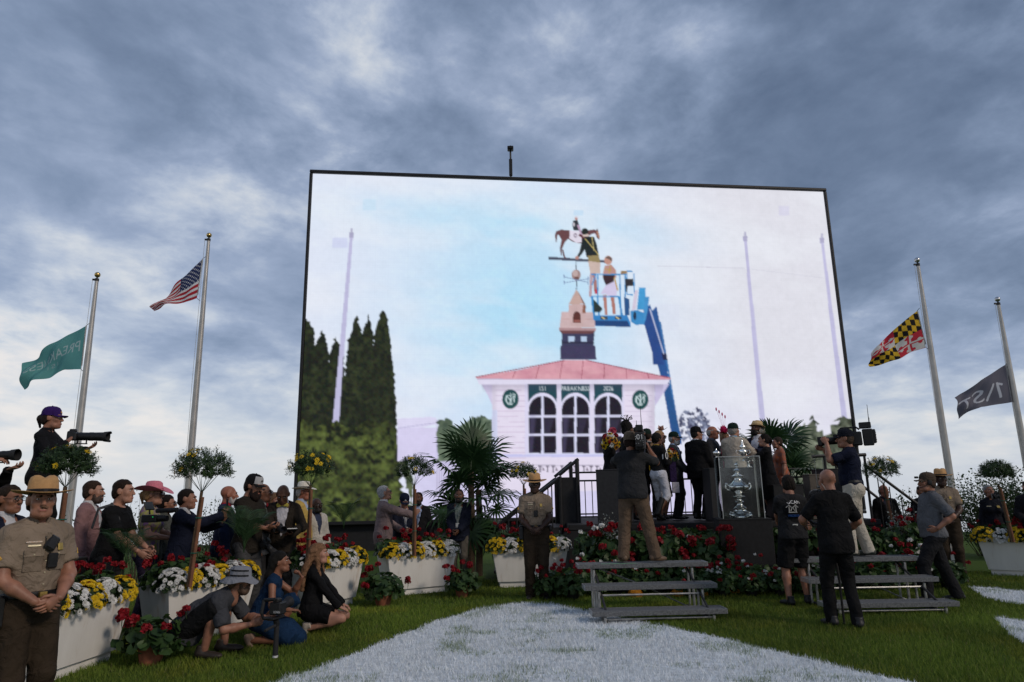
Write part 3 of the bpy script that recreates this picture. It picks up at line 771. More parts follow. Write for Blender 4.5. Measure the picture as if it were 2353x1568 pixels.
def h_cap(i, c=(.01, .012, .03), front=None, bill=None, logo=None, back=False):
    m = cloth(c); b = MB()
    def dome(q, an, j):
        q = q.copy(); q[1] *= 1.14; q[1] -= .012; return q
    b.lathe([(.0915, .030), (.0925, .045), (.091, .07), (.084, .10), (.068, .125), (.042, .139), (.018, .143), (.002, .144)], 28, mod=dome, cap=False)
    b.ball((0, -.012, .145), .007, 8, 5)
    h = hatpart(i, 'cap', b, m)
    sg = -1 if back else 1
    b = MB(); V = []; F = []; n = 14
    for j in range(n + 1):
        a = R(-62 + 124 * j / n); ca, sa = math.sin(a), math.cos(a)
        V += [(.091 * ca, sg * (.104 * sa - .012), .036), (.092 * ca, sg * (.100 * sa + .066 * math.cos(a * .9) ** .6), .026 - .020 * (ca ** 2) + .004), (.092 * ca, sg * (.100 * sa + .066 * math.cos(a * .9) ** .6), .021 - .020 * (ca ** 2) + .004), (.091 * ca, sg * (.104 * sa - .014), .031)]
    for j in range(n):
        for k in range(4): F.append((4 * j + k, 4 * j + (k + 1) % 4, 4 * j + 4 + (k + 1) % 4, 4 * j + 4 + k))
    b.add(V, F); hatpart(i, 'cap_bill', b, cloth(bill or c), h)
    if front:
        b = MB(); V = []; F = []
        for j in range(9):
            a = R(-55 + 110 * j / 8)
            for r, z in ((.0935, .040), (.0935, .07), (.087, .10), (.072, .125)): V.append((r * math.sin(a), sg * (r * 1.14 * math.cos(a) + .002) - .012, z))
        for j in range(8):
            for k in range(3): F.append((4 * j + k, 4 * j + 4 + k, 4 * j + 5 + k, 4 * j + 1 + k))
        b.add(V, F); hatpart(i, 'front_panel', b, cloth(front), h)
    if logo:
        b = MB()
        if logo == 'badge':
            b.ball((0, .0955, .078), .016, 10, 6, (1, .15, .8)); b.box((0, .094, .057), (.04, .004, .005))
        else:
            b.box((0, .095, .066), (.036, .004, .008), rotx(R(10))); b.box((.004, .093, .08), (.018, .004, .006), rotx(R(18)))
        hatpart(i, 'emblem', b, mat('emblem_%s' % logo, {'badge': (.02, .02, .022), 'white': (.6, .6, .6), 'gold': (.7, .35, .08)}[logo], .6), h)
HATS['cap'] = h_cap
def h_fedora(i, c=(.55, .42, .24), band=(.02, .02, .02), brim=.155, crown=.115, tilt=0, up=.015):
    m = mat('hat_%02x%02x%02x' % tuple(int(255 * x ** .45) for x in c), c, .8, var=.10, scale=60, bump=.4, bscale=190); b = MB()
    def bm(q, an, j):
        r = math.hypot(q[0], q[1]); q = q.copy(); q[1] *= 1.10; k = max(0, (r - .1) / .06)
        q[2] += up * k * (abs(math.cos(an)) ** 2) - up * .7 * k * max(0, math.sin(an)) + up * .3 * k * max(0, -math.sin(an)); return q
    b.lathe([(.092, .050), (.11, .047), (brim * .9, .045), (brim, .047), (brim, .050), (brim * .9, .049), (.11, .052), (.092, .055)], 36, mod=bm, cap=False)
    def cr(q, an, j):
        q = q.copy(); q[1] *= 1.13; t = max(0, (q[2] - .08) / (crown - .03))
        for a in (R(60), R(120)):
            d = (an - a + math.pi) % (2 * math.pi) - math.pi; q[:2] *= 1 - .16 * t * math.exp(-(d / .35) ** 2)
        q[2] -= .020 * math.exp(-((q[0]) / .025) ** 2) * (t > .75); return q
    b.lathe([(.0935, .048), (.0935, .07), (.091, .09), (.086, .05 + crown * .75), (.076, .05 + crown * .93), (.05, .05 + crown), (.02, .05 + crown * 1.01), (.002, .05 + crown * 1.01)], 36, mod=cr, cap=False)
    h = hatpart(i, 'hat', b, m)
    b = MB(); b.lathe([(.0955, .052), (.0965, .054), (.0955, .080), (.093, .081)], 36, mod=lambda q, a, j: q * np.array([1, 1.13, 1]), cap=False)
    hatpart(i, 'hat_band', b, cloth(band), h)
    if tilt: h.matrix_local = i['Mh'] @ Matrix.Rotation(R(tilt), 4, 'Y')
HATS['fedora'] = h_fedora
def h_bucket(i, c=(.20, .21, .24)):
    b = MB()
    def md(q, an, j):
        q = q.copy(); q[1] *= 1.12
        if math.hypot(q[0], q[1]) > .11: q[2] += .010 * math.sin(3 * an + 1) + .006 * math.sin(5 * an)
        return q
    b.lathe([(.0965, .030), (.125, .008), (.155, -.012), (.163, -.014), (.162, -.009), (.125, .016), (.0975, .040), (.095, .07), (.090, .10), (.084, .120), (.06, .132), (.03, .135), (.002, .135)], 36, mod=md, cap=False)
    h = hatpart(i, 'bucket_hat', b, cloth(c))
    b = MB()
    for z, r in ((.052, .0985), (.098, .093)):
        b.add(*strip(r, z, R(-50), R(50), .013)) ; b.add(*strip(r, z, R(130), R(230), .013))
    hatpart(i, 'strap_loop', b, cloth((.012, .012, .013)), h)
def strip(r, z, a0, a1, w, n=10):
    V = []; F = []
    for j in range(n + 1):
        a = a0 + (a1 - a0) * j / n
        for rr, zz in ((r, z - w / 2), (r + .003, z - w / 2), (r + .003, z + w / 2), (r, z + w / 2)): V.append((rr * math.cos(a), rr * 1.12 * math.sin(a), zz))
    for j in range(n):
        for k in range(4): F.append((4 * j + k, 4 * j + (k + 1) % 4, 4 * j + 4 + (k + 1) % 4, 4 * j + 4 + k))
    return V, F
HATS['bucket'] = h_bucket
def h_fascinator(i, c=(.75, .05, .2), side=1, big=1.0, feathers=True, back=False):
    b = MB(); r_ = random.Random(int(c[0] * 1000) + 3); y0 = -.06 if back else .02
    for k in range(int(22)):
        a = r_.uniform(0, 6.28); e = r_.uniform(.1, 1.2); L = r_.uniform(.05, .11) * big
        d = np.array([math.cos(a) * math.cos(e), math.sin(a) * math.cos(e), math.sin(e)]); p = np.array([side * .05, y0, .125]); u = np.cross(d, (0, 0, 1)); u /= np.linalg.norm(u) + 1e-6
        b.add([p, p + d * L * .5 + u * L * .32, p + d * L + np.array([0, 0, .015]), p + d * L * .5 - u * L * .32], [(0, 1, 2, 3)])
    h = hatpart(i, 'fascinator', b, leafmat('petal_%d' % int(c[1] * 999), c, tuple(x * .7 for x in c), transl=.3))
    if feathers:
        b = MB()
        for k in range(4):
            a = -.5 + .35 * k; p = np.array([side * .05, y0, .13]); q = p + np.array([math.sin(a) * .12, -.02, .20 + .03 * k]) * big
            b.tube([p, (p + q) / 2 + np.array([0, .02, 0]), q], .0022, 4); b.ball(q, .014 * big, 6, 5, (.8, .5, 1.6))
        hatpart(i, 'feather', b, cloth(c), h)
HATS['fascinator'] = h_fascinator
def h_feathers(i, c=(.01, .01, .012)):
    b = MB(); r_ = random.Random(4)
    for k in range(26):
        a = r_.uniform(0, 6.28); p = np.array([.0, -.02, .16]); d = np.array([math.cos(a) * .1, math.sin(a) * .1, r_.uniform(.02, .10)]); q = p + d
        b.tube([p, q], .003, 4); b.ball(q, .012, 5, 4, (1, 1, .6))
    b.ball((0, -.03, .155), .055, 10, 6, (1.1, 1.1, .5)); hatpart(i, 'fascinator', b, cloth(c))
HATS['feathers'] = h_feathers
# ------------------------------------------------------------------ ground and turf
def pip(px, py, poly):
    inside = np.zeros(px.shape, bool); n = len(poly)
    for i in range(n):
        x1, y1 = poly[i]; x2, y2 = poly[(i + 1) % n]
        c = ((y1 > py) != (y2 > py)) & (px < (x2 - x1) * (py - y1) / ((y2 - y1) if y2 != y1 else 1e-9) + x1)
        inside ^= c
    return inside
CHALK = [[(gp(x, y).x, gp(x, y).y) for x, y in ((640, 1568), (745, 1530), (850, 1490), (930, 1458), (1000, 1430), (1070, 1409), (1130, 1395), (1200, 1387), (1270, 1391), (1330, 1402), (1400, 1416), (1524, 1440), (1600, 1456), (1690, 1477), (1850, 1515), (1960, 1541), (2080, 1568))] + [(3.9, 4.6), (3.4, 3.0), (-1.2, 3.0), (-2.6, 5.2)],
         [(gp(x, y).x, gp(x, y).y) for x, y in ((2228, 1349), (2290, 1353), (2353, 1360))] + [(8.3, 10.0), (7.6, 9.2)] + [(gp(x, y).x, gp(x, y).y) for x, y in ((2353, 1391), (2310, 1386), (2270, 1377), (2245, 1362))],
         [(gp(x, y).x, gp(x, y).y) for x, y in ((2288, 1420), (2320, 1424), (2353, 1430))] + [(6.9, 7.9), (6.2, 7.0)] + [(gp(x, y).x, gp(x, y).y) for x, y in ((2353, 1481), (2330, 1470), (2308, 1447))]]
def in_chalk(x, y, jit=0.03):
    jx = x + jit * (fbm(x * 5, y * 5, 3) - .5) * 3; jy = y + jit * (fbm(x * 5, y * 5, 9) - .5) * 3
    r = np.zeros(x.shape, bool)
    for p in CHALK: r |= pip(jx, jy, p)
    return r
def ground_material():
    mt = bpy.data.materials.new('lawn_turf'); mt.use_nodes = True; t = mt.node_tree; L = t.links.new; p = t.nodes['Principled BSDF']
    tc = N(t, 'ShaderNodeTexCoord'); n1 = N(t, 'ShaderNodeTexNoise'); n1.inputs['Scale'].default_value = 0.9; n1.inputs['Detail'].default_value = 6
    n2 = N(t, 'ShaderNodeTexNoise'); n2.inputs['Scale'].default_value = 60; n2.inputs['Detail'].default_value = 4
    L(tc.outputs['Object'], n1.inputs[0]); L(tc.outputs['Object'], n2.inputs[0])
    ad = N(t, 'ShaderNodeMath', operation='ADD'); L(n1.outputs['Fac'], ad.inputs[0]); L(n2.outputs['Fac'], ad.inputs[1])
    rp = N(t, 'ShaderNodeValToRGB'); rp.color_ramp.elements[0].position = .6; rp.color_ramp.elements[0].color = (.022, .046, .008, 1); rp.color_ramp.elements[1].position = 1.4; rp.color_ramp.elements[1].color = (.05, .085, .014, 1)
    dv = N(t, 'ShaderNodeMath', operation='MULTIPLY'); dv.inputs[1].default_value = 1.0; L(ad.outputs[0], dv.inputs[0]); L(dv.outputs[0], rp.inputs[0])
    L(rp.outputs[0], p.inputs['Base Color']); p.inputs['Roughness'].default_value = .95; p.inputs['Specular IOR Level'].default_value = .1
    bp = N(t, 'ShaderNodeBump'); bp.inputs['Strength'].default_value = .6; bp.inputs['Distance'].default_value = .02; L(n2.outputs['Fac'], bp.inputs['Height']); L(bp.outputs[0], p.inputs['Normal'])
    return mt
g = MB(); S_ = 900
g.add([(-S_, -S_, 0), (S_, -S_, 0), (S_, 24, 0), (-S_, 24, 0), (S_, S_, -.078 * (S_ - 24)), (-S_, S_, -.078 * (S_ - 24))], [(0, 1, 2, 3), (3, 2, 4, 5)])   # beyond the crowd the ground falls away
o = g.build('ground', ground_material()); o['kind'] = 'structure'
# chalk paint on the turf: a thin uneven sheet just above the ground
def chalk_sheet():
    st = .045; xs = np.arange(-3, 9, st); ys = np.arange(5.6, 11.6, st)
    X, Y = np.meshgrid(xs, ys, indexing='ij'); cx = X[:-1, :-1] + st / 2; cy = Y[:-1, :-1] + st / 2
    k = in_chalk(cx, cy, .03); idx = np.arange(X.size).reshape(X.shape)
    q = np.stack([idx[:-1, :-1], idx[1:, :-1], idx[1:, 1:], idx[:-1, 1:]], -1)[k]
    u, inv = np.unique(q, return_inverse=True)
    V = np.column_stack([X.ravel(), Y.ravel(), np.full(X.size, .006)])[u]
    m = mat('chalk_paint', (.40, .44, .46), .95, var=.4, scale=14, col2=(.74, .79, .84))
    o = link('painted_lawn', mesh_np('painted_lawn', V, inv.reshape(-1, 4), m)); o['kind'] = 'structure'
chalk_sheet()
def blades(name, label, white, m):
    pts = []
    for (y0, y1, dens) in ((5.6, 8, 3300), (8, 10.5, 2500), (10.5, 13.2, 1300)):
        xr = y1 * .80 + .3; nn = int(dens * (y1 - y0) * 2 * xr)
        x = rng.uniform(-xr, xr, nn); y = rng.uniform(y0, y1, nn)
        k = in_chalk(x, y, .03) == white
        if not white: k &= (y < 11.3) | (np.abs(x) > .8) | (rng.random(nn) < .8)
        pts.append(np.column_stack([x[k], y[k]]))
    P = np.concatenate(pts); n = len(P)
    clump = fbm(P[:, 0] * 2.2, P[:, 1] * 2.2, 5)
    h = rng.uniform(.028, .06, n) * (.65 + .8 * clump) * (.85 if white else 1.0); a = rng.uniform(0, 2 * np.pi, n); w = rng.uniform(.0028, .0048, n) * (1 + (P[:, 1] - 6) * .10)
    la = rng.uniform(0, 2 * np.pi, n); le = h * rng.uniform(.15, .9, n)
    V = np.zeros((n, 3, 3)); V[:, :, 0] = P[:, :1]; V[:, :, 1] = P[:, 1:]
    V[:, 0, 0] += np.cos(a) * w; V[:, 0, 1] += np.sin(a) * w; V[:, 1, 0] -= np.cos(a) * w; V[:, 1, 1] -= np.sin(a) * w
    V[:, 2, 0] += np.cos(la) * le; V[:, 2, 1] += np.sin(la) * le; V[:, 2, 2] = h
    t = rng.random(n); big = fbm(P[:, 0] * .7, P[:, 1] * .7, 21)
    if white:
        thin = fbm(P[:, 0] * 3.1, P[:, 1] * 3.1, 31) + .25 * rng.random(n)
        c = np.where((thin > .78)[:, None], np.array([[.30, .36, .27]]) * (.6 + .7 * t[:, None]), np.array([[.74, .78, .81]]) * (.66 + .5 * t[:, None]))
    else:
        c = np.array([[.066, .116, .016]]) * (1 - t[:, None]) + np.array([[.165, .225, .034]]) * t[:, None]
        c = c * (.30 + 1.35 * big[:, None]); yl = np.clip((fbm(P[:, 0] * 1.6 + 7, P[:, 1] * 1.6, 51) - .48) / .2, 0, 1)[:, None]; c = c * (1 - yl * .35) + c * np.array([[1.9, 1.25, 1.0]]) * yl * .35; dry = rng.random(n) < .05; c[dry] = np.array([.17, .17, .06])
    F = np.arange(3 * n).reshape(n, 3)
    o = link(name, mesh_np(name, V.reshape(-1, 3), F, m, col=np.repeat(np.clip(c, 0, 1), 3, 0)))
    tag(o, label, 'grass', kind='stuff')
blades('grass', 'short green turf blades of the lawn around the painted area', False, attrmat('grass_blade', .7, transl=.3))
blades('painted_grass', 'turf blades sprayed white for the lawn logo in the foreground', True, attrmat('painted_blade', .9, transl=.15))

# ------------------------------------------------------------------ the big screen
SA = np.array([-6.22, 20.0]); SB = np.array([10.86, 22.05]); SZ0, SZ1 = .84, 11.54
SL = float(np.linalg.norm(SB - SA)); SD = (SB - SA) / SL; SN = np.array([SD[1], -SD[0]])     # SN points to the audience
RW, RH = 512, 318; SSX = 2
IMG = np.zeros((RH * SSX, RW * SSX, 3), np.float32)
def suv(x, y):
    d = ray(x, y); o2 = SA; den = d[0] * SN[0] + d[1] * SN[1]; t = (o2 @ SN) / den
    P = np.array([t * d[0], t * d[1]]); return (P - SA) @ SD / SL * RW * SSX, (SZ1 - (CAM_H + t * d[2])) / (SZ1 - SZ0) * RH * SSX
def fillpx(pts, c, alpha=1.0, mask=None):
    p = np.array(pts); H_, W_ = IMG.shape[:2]
    x0, y0 = np.floor(p.min(0)).astype(int) - 1; x1, y1 = np.ceil(p.max(0)).astype(int) + 2
    x0, y0 = max(0, x0), max(0, y0); x1, y1 = min(W_, x1), min(H_, y1)
    if x1 <= x0 or y1 <= y0: return
    X, Y = np.meshgrid(np.arange(x0, x1) + .5, np.arange(y0, y1) + .5)
    k = pip(X, Y, [tuple(q) for q in p])
    if mask is not None: k &= mask(X, Y)
    cc = np.array(c(X, Y) if callable(c) else srgb(*c), np.float32)
    sub = IMG[y0:y1, x0:x1]; 
    if cc.ndim == 3: sub[k] = sub[k] * (1 - alpha) + cc[k] * alpha
    else: sub[k] = sub[k] * (1 - alpha) + cc * alpha
def poly(pts, c, alpha=1.0, mask=None): fillpx([suv(*p) for p in pts], c, alpha, mask)
def line(a, b, w, c, w2=None, alpha=1.0):
    w2 = w if w2 is None else w2; a = np.array(a, float); b = np.array(b, float); d = b - a; d /= np.linalg.norm(d) + 1e-9; n = np.array([-d[1], d[0]])
    poly([a + n * w / 2, b + n * w2 / 2, b - n * w2 / 2, a - n * w / 2], c, alpha)
def disc(c, rx, ry, col, alpha=1.0): poly([(c[0] + rx * math.cos(t), c[1] + ry * math.sin(t)) for t in np.linspace(0, 2 * math.pi, 22)[:-1]], col, alpha)
def rect(x0, y0, x1, y1, c, alpha=1.0): poly([(x0, y0), (x1, y0), (x1, y1), (x0, y1)], c, alpha)
def rlet(txt, cx, cy, hgt, wid, c):
    T = text_tris(txt); lo = T.reshape(-1, 2).min(0); hi = T.reshape(-1, 2).max(0)
    for t in T:
        q = (t - (lo + hi) / 2) / (hi - lo); poly([(cx + a * wid, cy - b_ * hgt - .0175 * a * wid * 0) for a, b_ in q], c)
def leafy(c1, c2, sc, seed, thr=None):
    A, B = np.array(srgb(*c1)), np.array(srgb(*c2))
    def f(X, Y):
        n = np.clip((fbm(X / sc, Y / sc, seed, 4) - .3) / .4, 0, 1); m_ = np.clip((fbm(X / sc / 3, Y / sc / 3, seed + 7, 2) - .25) / .5, 0, 1)
        return A + (B - A) * (n * (.35 + .65 * m_))[..., None]
    return f
def rough(seed, sc, amt):   # ragged edge helper: polygon sampled and pushed by noise
    r_ = np.random.default_rng(seed)
    def f(pts, n=10):
        out = []
        for i in range(len(pts)):
            a = np.array(pts[i], float); b = np.array(pts[(i + 1) % len(pts)], float); L_ = max(2, int(np.linalg.norm(b - a) / sc))
            for j in range(L_): out.append(a + (b - a) * j / L_ + r_.normal(0, amt, 2))
        return out
    return f
def paint_screen():
    H_, W_ = IMG.shape[:2]; X, Y = np.meshgrid(np.arange(W_) / W_, np.arange(H_) / H_)
    base = np.zeros((H_, W_, 3))
    c0 = np.array(srgb(232, 238, 254)); cy = np.array(srgb(178, 228, 255)); wr = np.array(srgb(230, 230, 240)); lv = np.array(srgb(228, 226, 252)); wh = np.array(srgb(244, 247, 255))
    w1 = np.exp(-((X - .38) / .22) ** 2 - ((Y - .42) / .35) ** 2)[..., None] * 1.0
    w1b = np.exp(-((X - .35) / .3) ** 2 - ((Y - .10 - .10 * X) / .07) ** 2)[..., None] * .9
    w2 = np.clip((X - .5) / .3, 0, 1)[..., None]; w3 = np.clip((Y - .55) / .4, 0, 1)[..., None] * .7
    base = c0 * (1 - w2) + wr * w2; base = base * (1 - w3) + lv * w3; base = base * (1 - w1 * .9) + cy * w1 * .9; base = base * (1 - w1b * .7) + cy * w1b * .7
    cl = np.clip((fbm(X * 7 - Y * 3, Y * 11, 5) - .42) / .3, 0, 1)[..., None]; base = base * (1 - cl * .45) + wh * cl * .45
    IMG[:] = base
    rect(765, 548, 800, 571, (212, 218, 248), .8); rect(1318, 485, 1340, 497, (205, 230, 252)); rect(1788, 475, 1812, 497, (216, 214, 240), .6); rect(835, 460, 865, 485, (205, 232, 252), .7); rect(1500, 700, 1560, 760, (225, 230, 248), .4)
    line((1510, 612), (1710, 618), 1.2, (205, 205, 220)); line((1726, 620), (1890, 640), 1.0, (212, 212, 226))
    # lamp masts
    for (a, b, w0, w1_) in (((809, 540), (772, 985), 7, 15), ((1711, 548), (1752, 985), 6, 13), ((1887, 552), (1941, 985), 6, 13)):
        line(a, b, w0, (196, 194, 228), w1_); rect(a[0] - 5, a[1] - 4, a[0] + 5, a[1] + 8, (176, 174, 205)); rect(a[0] - 2.5, a[1] - 14, a[0] + 2.5, a[1] - 3, (190, 190, 215))
    # cypresses, hedge
    rr = rough(3, 5, 1.6)
    cyp = leafy((20, 27, 15), (52, 60, 34), 6, 11)
    for pts in ([(660, 1010), (694, 740), (708, 732), (722, 760), (740, 1010)], [(700, 1010), (722, 800), (742, 757), (754, 790), (768, 1010)], [(735, 1010), (757, 820), (772, 772), (790, 810), (800, 1010)],
                [(775, 1010), (803, 780), (820, 725), (834, 770), (848, 1010)], [(812, 1010), (832, 770), (848, 725), (860, 775), (872, 1010)], [(838, 1010), (862, 760), (874, 722), (882, 714), (892, 735), (903, 830), (911, 920), (914, 1090)]):
        poly(rr(pts), cyp)
    line((790, 760), (772, 985), 9, (196, 194, 228), 15)
    poly(rough(5, 9, 5)([(668, 972), (700, 965), (735, 985), (775, 968), (815, 985), (862, 968), (892, 975), (912, 995), (918, 1060), (925, 1130), (948, 1165), (955, 1260), (660, 1260)]), leafy((18, 25, 10), (104, 118, 58), 8, 23))
    poly(rough(6, 4, 2)([(918, 1060), (925, 1040), (936, 1012), (946, 1010), (948, 1040), (940, 1070), (952, 1100), (948, 1165)]), leafy((60, 72, 50), (110, 120, 86), 6, 3))
    # tent and far shrubs
    poly([(914, 962), (950, 960), (990, 958), (1003, 960), (1003, 975), (960, 985), (914, 982)], (226, 222, 250)); rect(914, 983, 1003, 1060, (220, 214, 246)); line((914, 984), (1000, 972), 2.2, (196, 192, 226)); rect(1003, 965, 1006, 1060, (206, 200, 236))
    poly(rough(8, 5, 2)([(1006, 1070), (1006, 968), (1030, 960), (1050, 985), (1080, 962), (1105, 955), (1130, 965), (1135, 1070)]), leafy((66, 82, 66), (124, 140, 118), 8, 41))
    poly(rough(9, 4, 4)([(1562, 1010), (1562, 955), (1575, 940), (1590, 948), (1600, 935), (1615, 950), (1628, 948), (1630, 1010)]), leafy((60, 62, 92), (148, 158, 186), 6, 43), mask=lambda X, Y: fbm(X / 5, Y / 5, 77, 3) > .40)
    poly(rough(10, 6, 6)([(1810, 1210), (1812, 1010), (1835, 980), (1862, 970), (1866, 950), (1876, 985), (1905, 990), (1925, 960), (1945, 965), (1990, 980), (2000, 1210)]), leafy((40, 50, 36), (140, 148, 128), 9, 47))
    rect(955, 1060, 1700, 1260, (218, 214, 246)); rect(1000, 1062, 1130, 1068, (196, 190, 226))
    for k in range(24): rect(1004 + k * 5.2, 1068, 1006 + k * 5.2, 1140, (170, 160, 190), .55)
    # boom lift arm
    poly([(1492, 720), (1508, 705), (1528, 810), (1536, 880), (1560, 985), (1566, 1020), (1546, 1020), (1530, 930), (1518, 868), (1500, 800)], (36, 84, 150)); line((1516, 740), (1560, 1000), 4, (60, 120, 180)); poly([(1500, 812), (1530, 812), (1533, 828), (1500, 828)], (22, 34, 72))
    poly([(1519, 870), (1534, 866), (1566, 1010), (1552, 1020)], (34, 84, 142))
    def Z5(x, y): return ((1160 + x * .29337) * .9191, (860 + y * .29337) * .9191)
    def p5(pts, c, a=1.0): poly([Z5(*p) for p in pts], c, a)
    # kiosk
    p5([(240, 340), (1620, 345), (1625, 1250), (240, 1250)], (234, 226, 246))
    for k in range(17): p5([(270, 395 + k * 44), (530, 396 + k * 44), (530, 400 + k * 44), (270, 399 + k * 44)], (204, 184, 214))
    for k in range(17): p5([(1370, 395 + k * 44), (1600, 396 + k * 44), (1600, 400 + k * 44), (1370, 399 + k * 44)], (204, 190, 218))
    p5([(110, 295), (1755, 300), (1730, 350), (130, 345)], (230, 226, 248)); p5([(150, 345), (240, 345), (240, 520), (205, 440)], (214, 206, 236)); p5([(1620, 348), (1745, 345), (1690, 430), (1625, 530)], (206, 198, 232)); p5([(110, 296), (1755, 301), (1750, 308), (112, 304)], (196, 188, 214))
    roof = lambda X, Y: np.array(srgb(206, 138, 158)) + (np.array(srgb(232, 178, 188)) - np.array(srgb(206, 138, 158))) * fbm(X / 25, Y / 9, 4, 3)[..., None]
    poly([Z5(*p) for p in ((100, 282), (480, 222), (860, 138), (1040, 138), (1400, 218), (1760, 290), (1755, 302), (110, 298))], roof)
    for a, b in (((440, 232), (415, 292)), ((640, 190), (612, 295)), ((840, 145), (815, 297)), ((1015, 140), (1000, 298)), ((1195, 172), (1192, 298)), ((1380, 214), (1385, 298)), ((1560, 250), (1575, 298))): line(Z5(*a), Z5(*b), 1.5, (150, 70, 92))
    line(Z5(100, 284), Z5(860, 140), 2.0, (150, 60, 84)); line(Z5(1040, 140), Z5(1760, 292), 2.0, (150, 60, 84))
    p5([(240, 560), (285, 560), (285, 1250), (240, 1250)], (222, 226, 255)); p5([(520, 340), (545, 340), (545, 960), (520, 960)], (224, 220, 248)); 
    for x0, x1, tx, word, wd in ((540, 798, 668, '151', 13), (820, 1078, 950, 'PREAKNESS', 62), (1100, 1355, 1228, '2026', 21)):
        p5([(x0, 343), (x1, 345), (x1, 520), (x0, 520)], (24, 72, 84)); cx = (x0 + x1) / 2
        arch = lambda r, top, n=14: [(cx - r, 960)] + [(cx + r * math.cos(math.pi - t), 560 - (560 - top) * math.sin(t)) for t in np.linspace(0, math.pi, n)] + [(cx + r, 960)]
        p5(arch(132, 416), (228, 226, 252)); p5(arch(116, 444), (26, 20, 36))
        p5([(cx - 10, 440), (cx + 10, 440), (cx + 10, 960), (cx - 10, 960)], (222, 224, 252))
        for y in (606, 765): p5([(cx - 130, y), (cx + 130, y), (cx + 130, y + 19), (cx - 130, y + 19)], (224, 224, 252))
        p5([(x0 - 14, 928), (x1 + 14, 930), (x1 + 14, 950), (x0 - 14, 948)], (226, 228, 255)); p5([(x0 - 8, 345), (x0 + 8, 345), (x0 + 8, 930), (x0 - 8, 930)], (226, 222, 248)); p5([(x1 - 8, 345), (x1 + 8, 345), (x1 + 8, 930), (x1 - 8, 930)], (226, 222, 248))
        rlet(word, *Z5(tx, 380), 11, wd * 1.08, (225, 238, 244))
    p5([(270, 940), (1690, 940), (1690, 960), (270, 962)], (204, 204, 246))
    for cx, cy in ((397, 470), (1500, 476)):
        c = Z5(cx, cy); disc(c, 19, 22.5, (22, 74, 76)); k = (206, 226, 230)
        for dx in (-9, 9): line((c[0] + dx, c[1] - 8), (c[0] + dx * .95, c[1] + 7), 2.4, k)
        line((c[0] - 9, c[1] - 8), (c[0], c[1] + 3), 2.2, k); line((c[0] + 9, c[1] - 8), (c[0], c[1] + 3), 2.2, k); line((c[0], c[1] - 14), (c[0], c[1] + 12), 2.2, k)
        for t in range(18):
            a = t / 18 * 5.2 + .5; b = (t + 1) / 18 * 5.2 + .5; line((c[0] - 4 + 7 * math.cos(a), c[1] + 9 * math.sin(a)), (c[0] - 4 + 7 * math.cos(b), c[1] + 9 * math.sin(b)), 1.8, k)
        for t in range(8):
            a = t / 8 * 3.2; b = (t + 1) / 8 * 3.2; line((c[0] - 1 + 6 * math.cos(a), c[1] + 8 + 5 * math.sin(a)), (c[0] - 1 + 6 * math.cos(b), c[1] + 8 + 5 * math.sin(b)), 1.8, k); line((c[0] + 7 + 4 * math.cos(a), c[1] - 8 - 4 * math.sin(a)), (c[0] + 7 + 4 * math.cos(b), c[1] - 8 - 4 * math.sin(b)), 1.6, k)
    # balustrade of the kiosk
    for k in range(17):
        x = 560 + k * 62 + (12 if k % 3 else 0); p5([(x, 1035), (x + 30, 1035), (x + 30, 1045), (x + 20, 1048), (x + 20, 1080), (x + 26, 1092), (x + 4, 1092), (x + 10, 1080), (x + 10, 1048), (x, 1045)], (54, 44, 66), .85)
        if k % 2: p5([(x + 40, 1045), (x + 56, 1078), (x + 30, 1078)], (84, 60, 84), .8)
    p5([(545, 1028), (1600, 1030), (1600, 1037), (545, 1035)], (92, 88, 120), .5)
    # cupola, weathervane, workers, basket: from the zoomed survey
    def Z4(x, y): return ((1340 + x * .26792) * .9191, (500 + y * .26792) * .9191)
    def p4(pts, c, a=1.0): poly([Z4(*p) for p in pts], c, a)
    def l4(a, b, w, c, w2=None): line(Z4(*a), Z4(*b), w * .2462, c, None if w2 is None else w2 * .2462)
    def d4(c, rx, ry, col): disc(Z4(*c), rx * .2462, ry * .2462, col)
    p4([(228, 1360), (550, 1360), (562, 1490), (226, 1490)], (62, 58, 92)); p4([(240, 1235), (545, 1235), (535, 1362), (240, 1362)], (58, 60, 92)); p4([(302, 1275), (358, 1275), (358, 1326), (302, 1326)], (186, 208, 236)); p4([(418, 1275), (474, 1275), (474, 1326), (418, 1326)], (186, 208, 236)); p4([(240, 1330), (540, 1330), (540, 1338), (240, 1338)], (30, 28, 50))
    p4([(1000, 1030), (1062, 980), (1110, 1120), (1040, 1190), (1000, 1165)], (40, 92, 160))
    p4([(212, 1196), (560, 1200), (556, 1222), (530, 1250), (240, 1250), (218, 1222)], (180, 146, 150)); p4([(214, 1218), (558, 1222), (530, 1250), (240, 1250)], (110, 70, 74))
    p4([(238, 1045), (540, 1052), (552, 1196), (220, 1196)], (208, 182, 184)); p4([(238, 1110), (540, 1114), (540, 1120), (238, 1116)], (190, 150, 146))
    p4([(304, 980), (440, 976), (463, 1050), (440, 1180), (322, 1180), (304, 1050)], (206, 178, 178)); p4([(440, 976), (463, 990), (463, 1060), (430, 1060)], (140, 92, 74))
    p4([(376, 838), (304, 978), (440, 975), (460, 985)], (200, 170, 162)); p4([(384, 840), (440, 975), (463, 985)], (134, 98, 92)); p4([(345, 1150), (345, 1075), (360, 1050), (380, 1044), (402, 1052), (416, 1078), (416, 1150)], (92, 48, 44)); p4([(352, 1120), (410, 1120), (410, 1146), (352, 1146)], (150, 90, 84))
    l4((378, 840), (378, 740), 9, (70, 76, 96)); l4((374, 660), (374, 560), 8, (80, 84, 100)); d4((374, 705), 43, 50, (166, 138, 136)); d4((366, 690), 26, 28, (198, 176, 174)); d4((378, 738), 26, 16, (110, 76, 70))
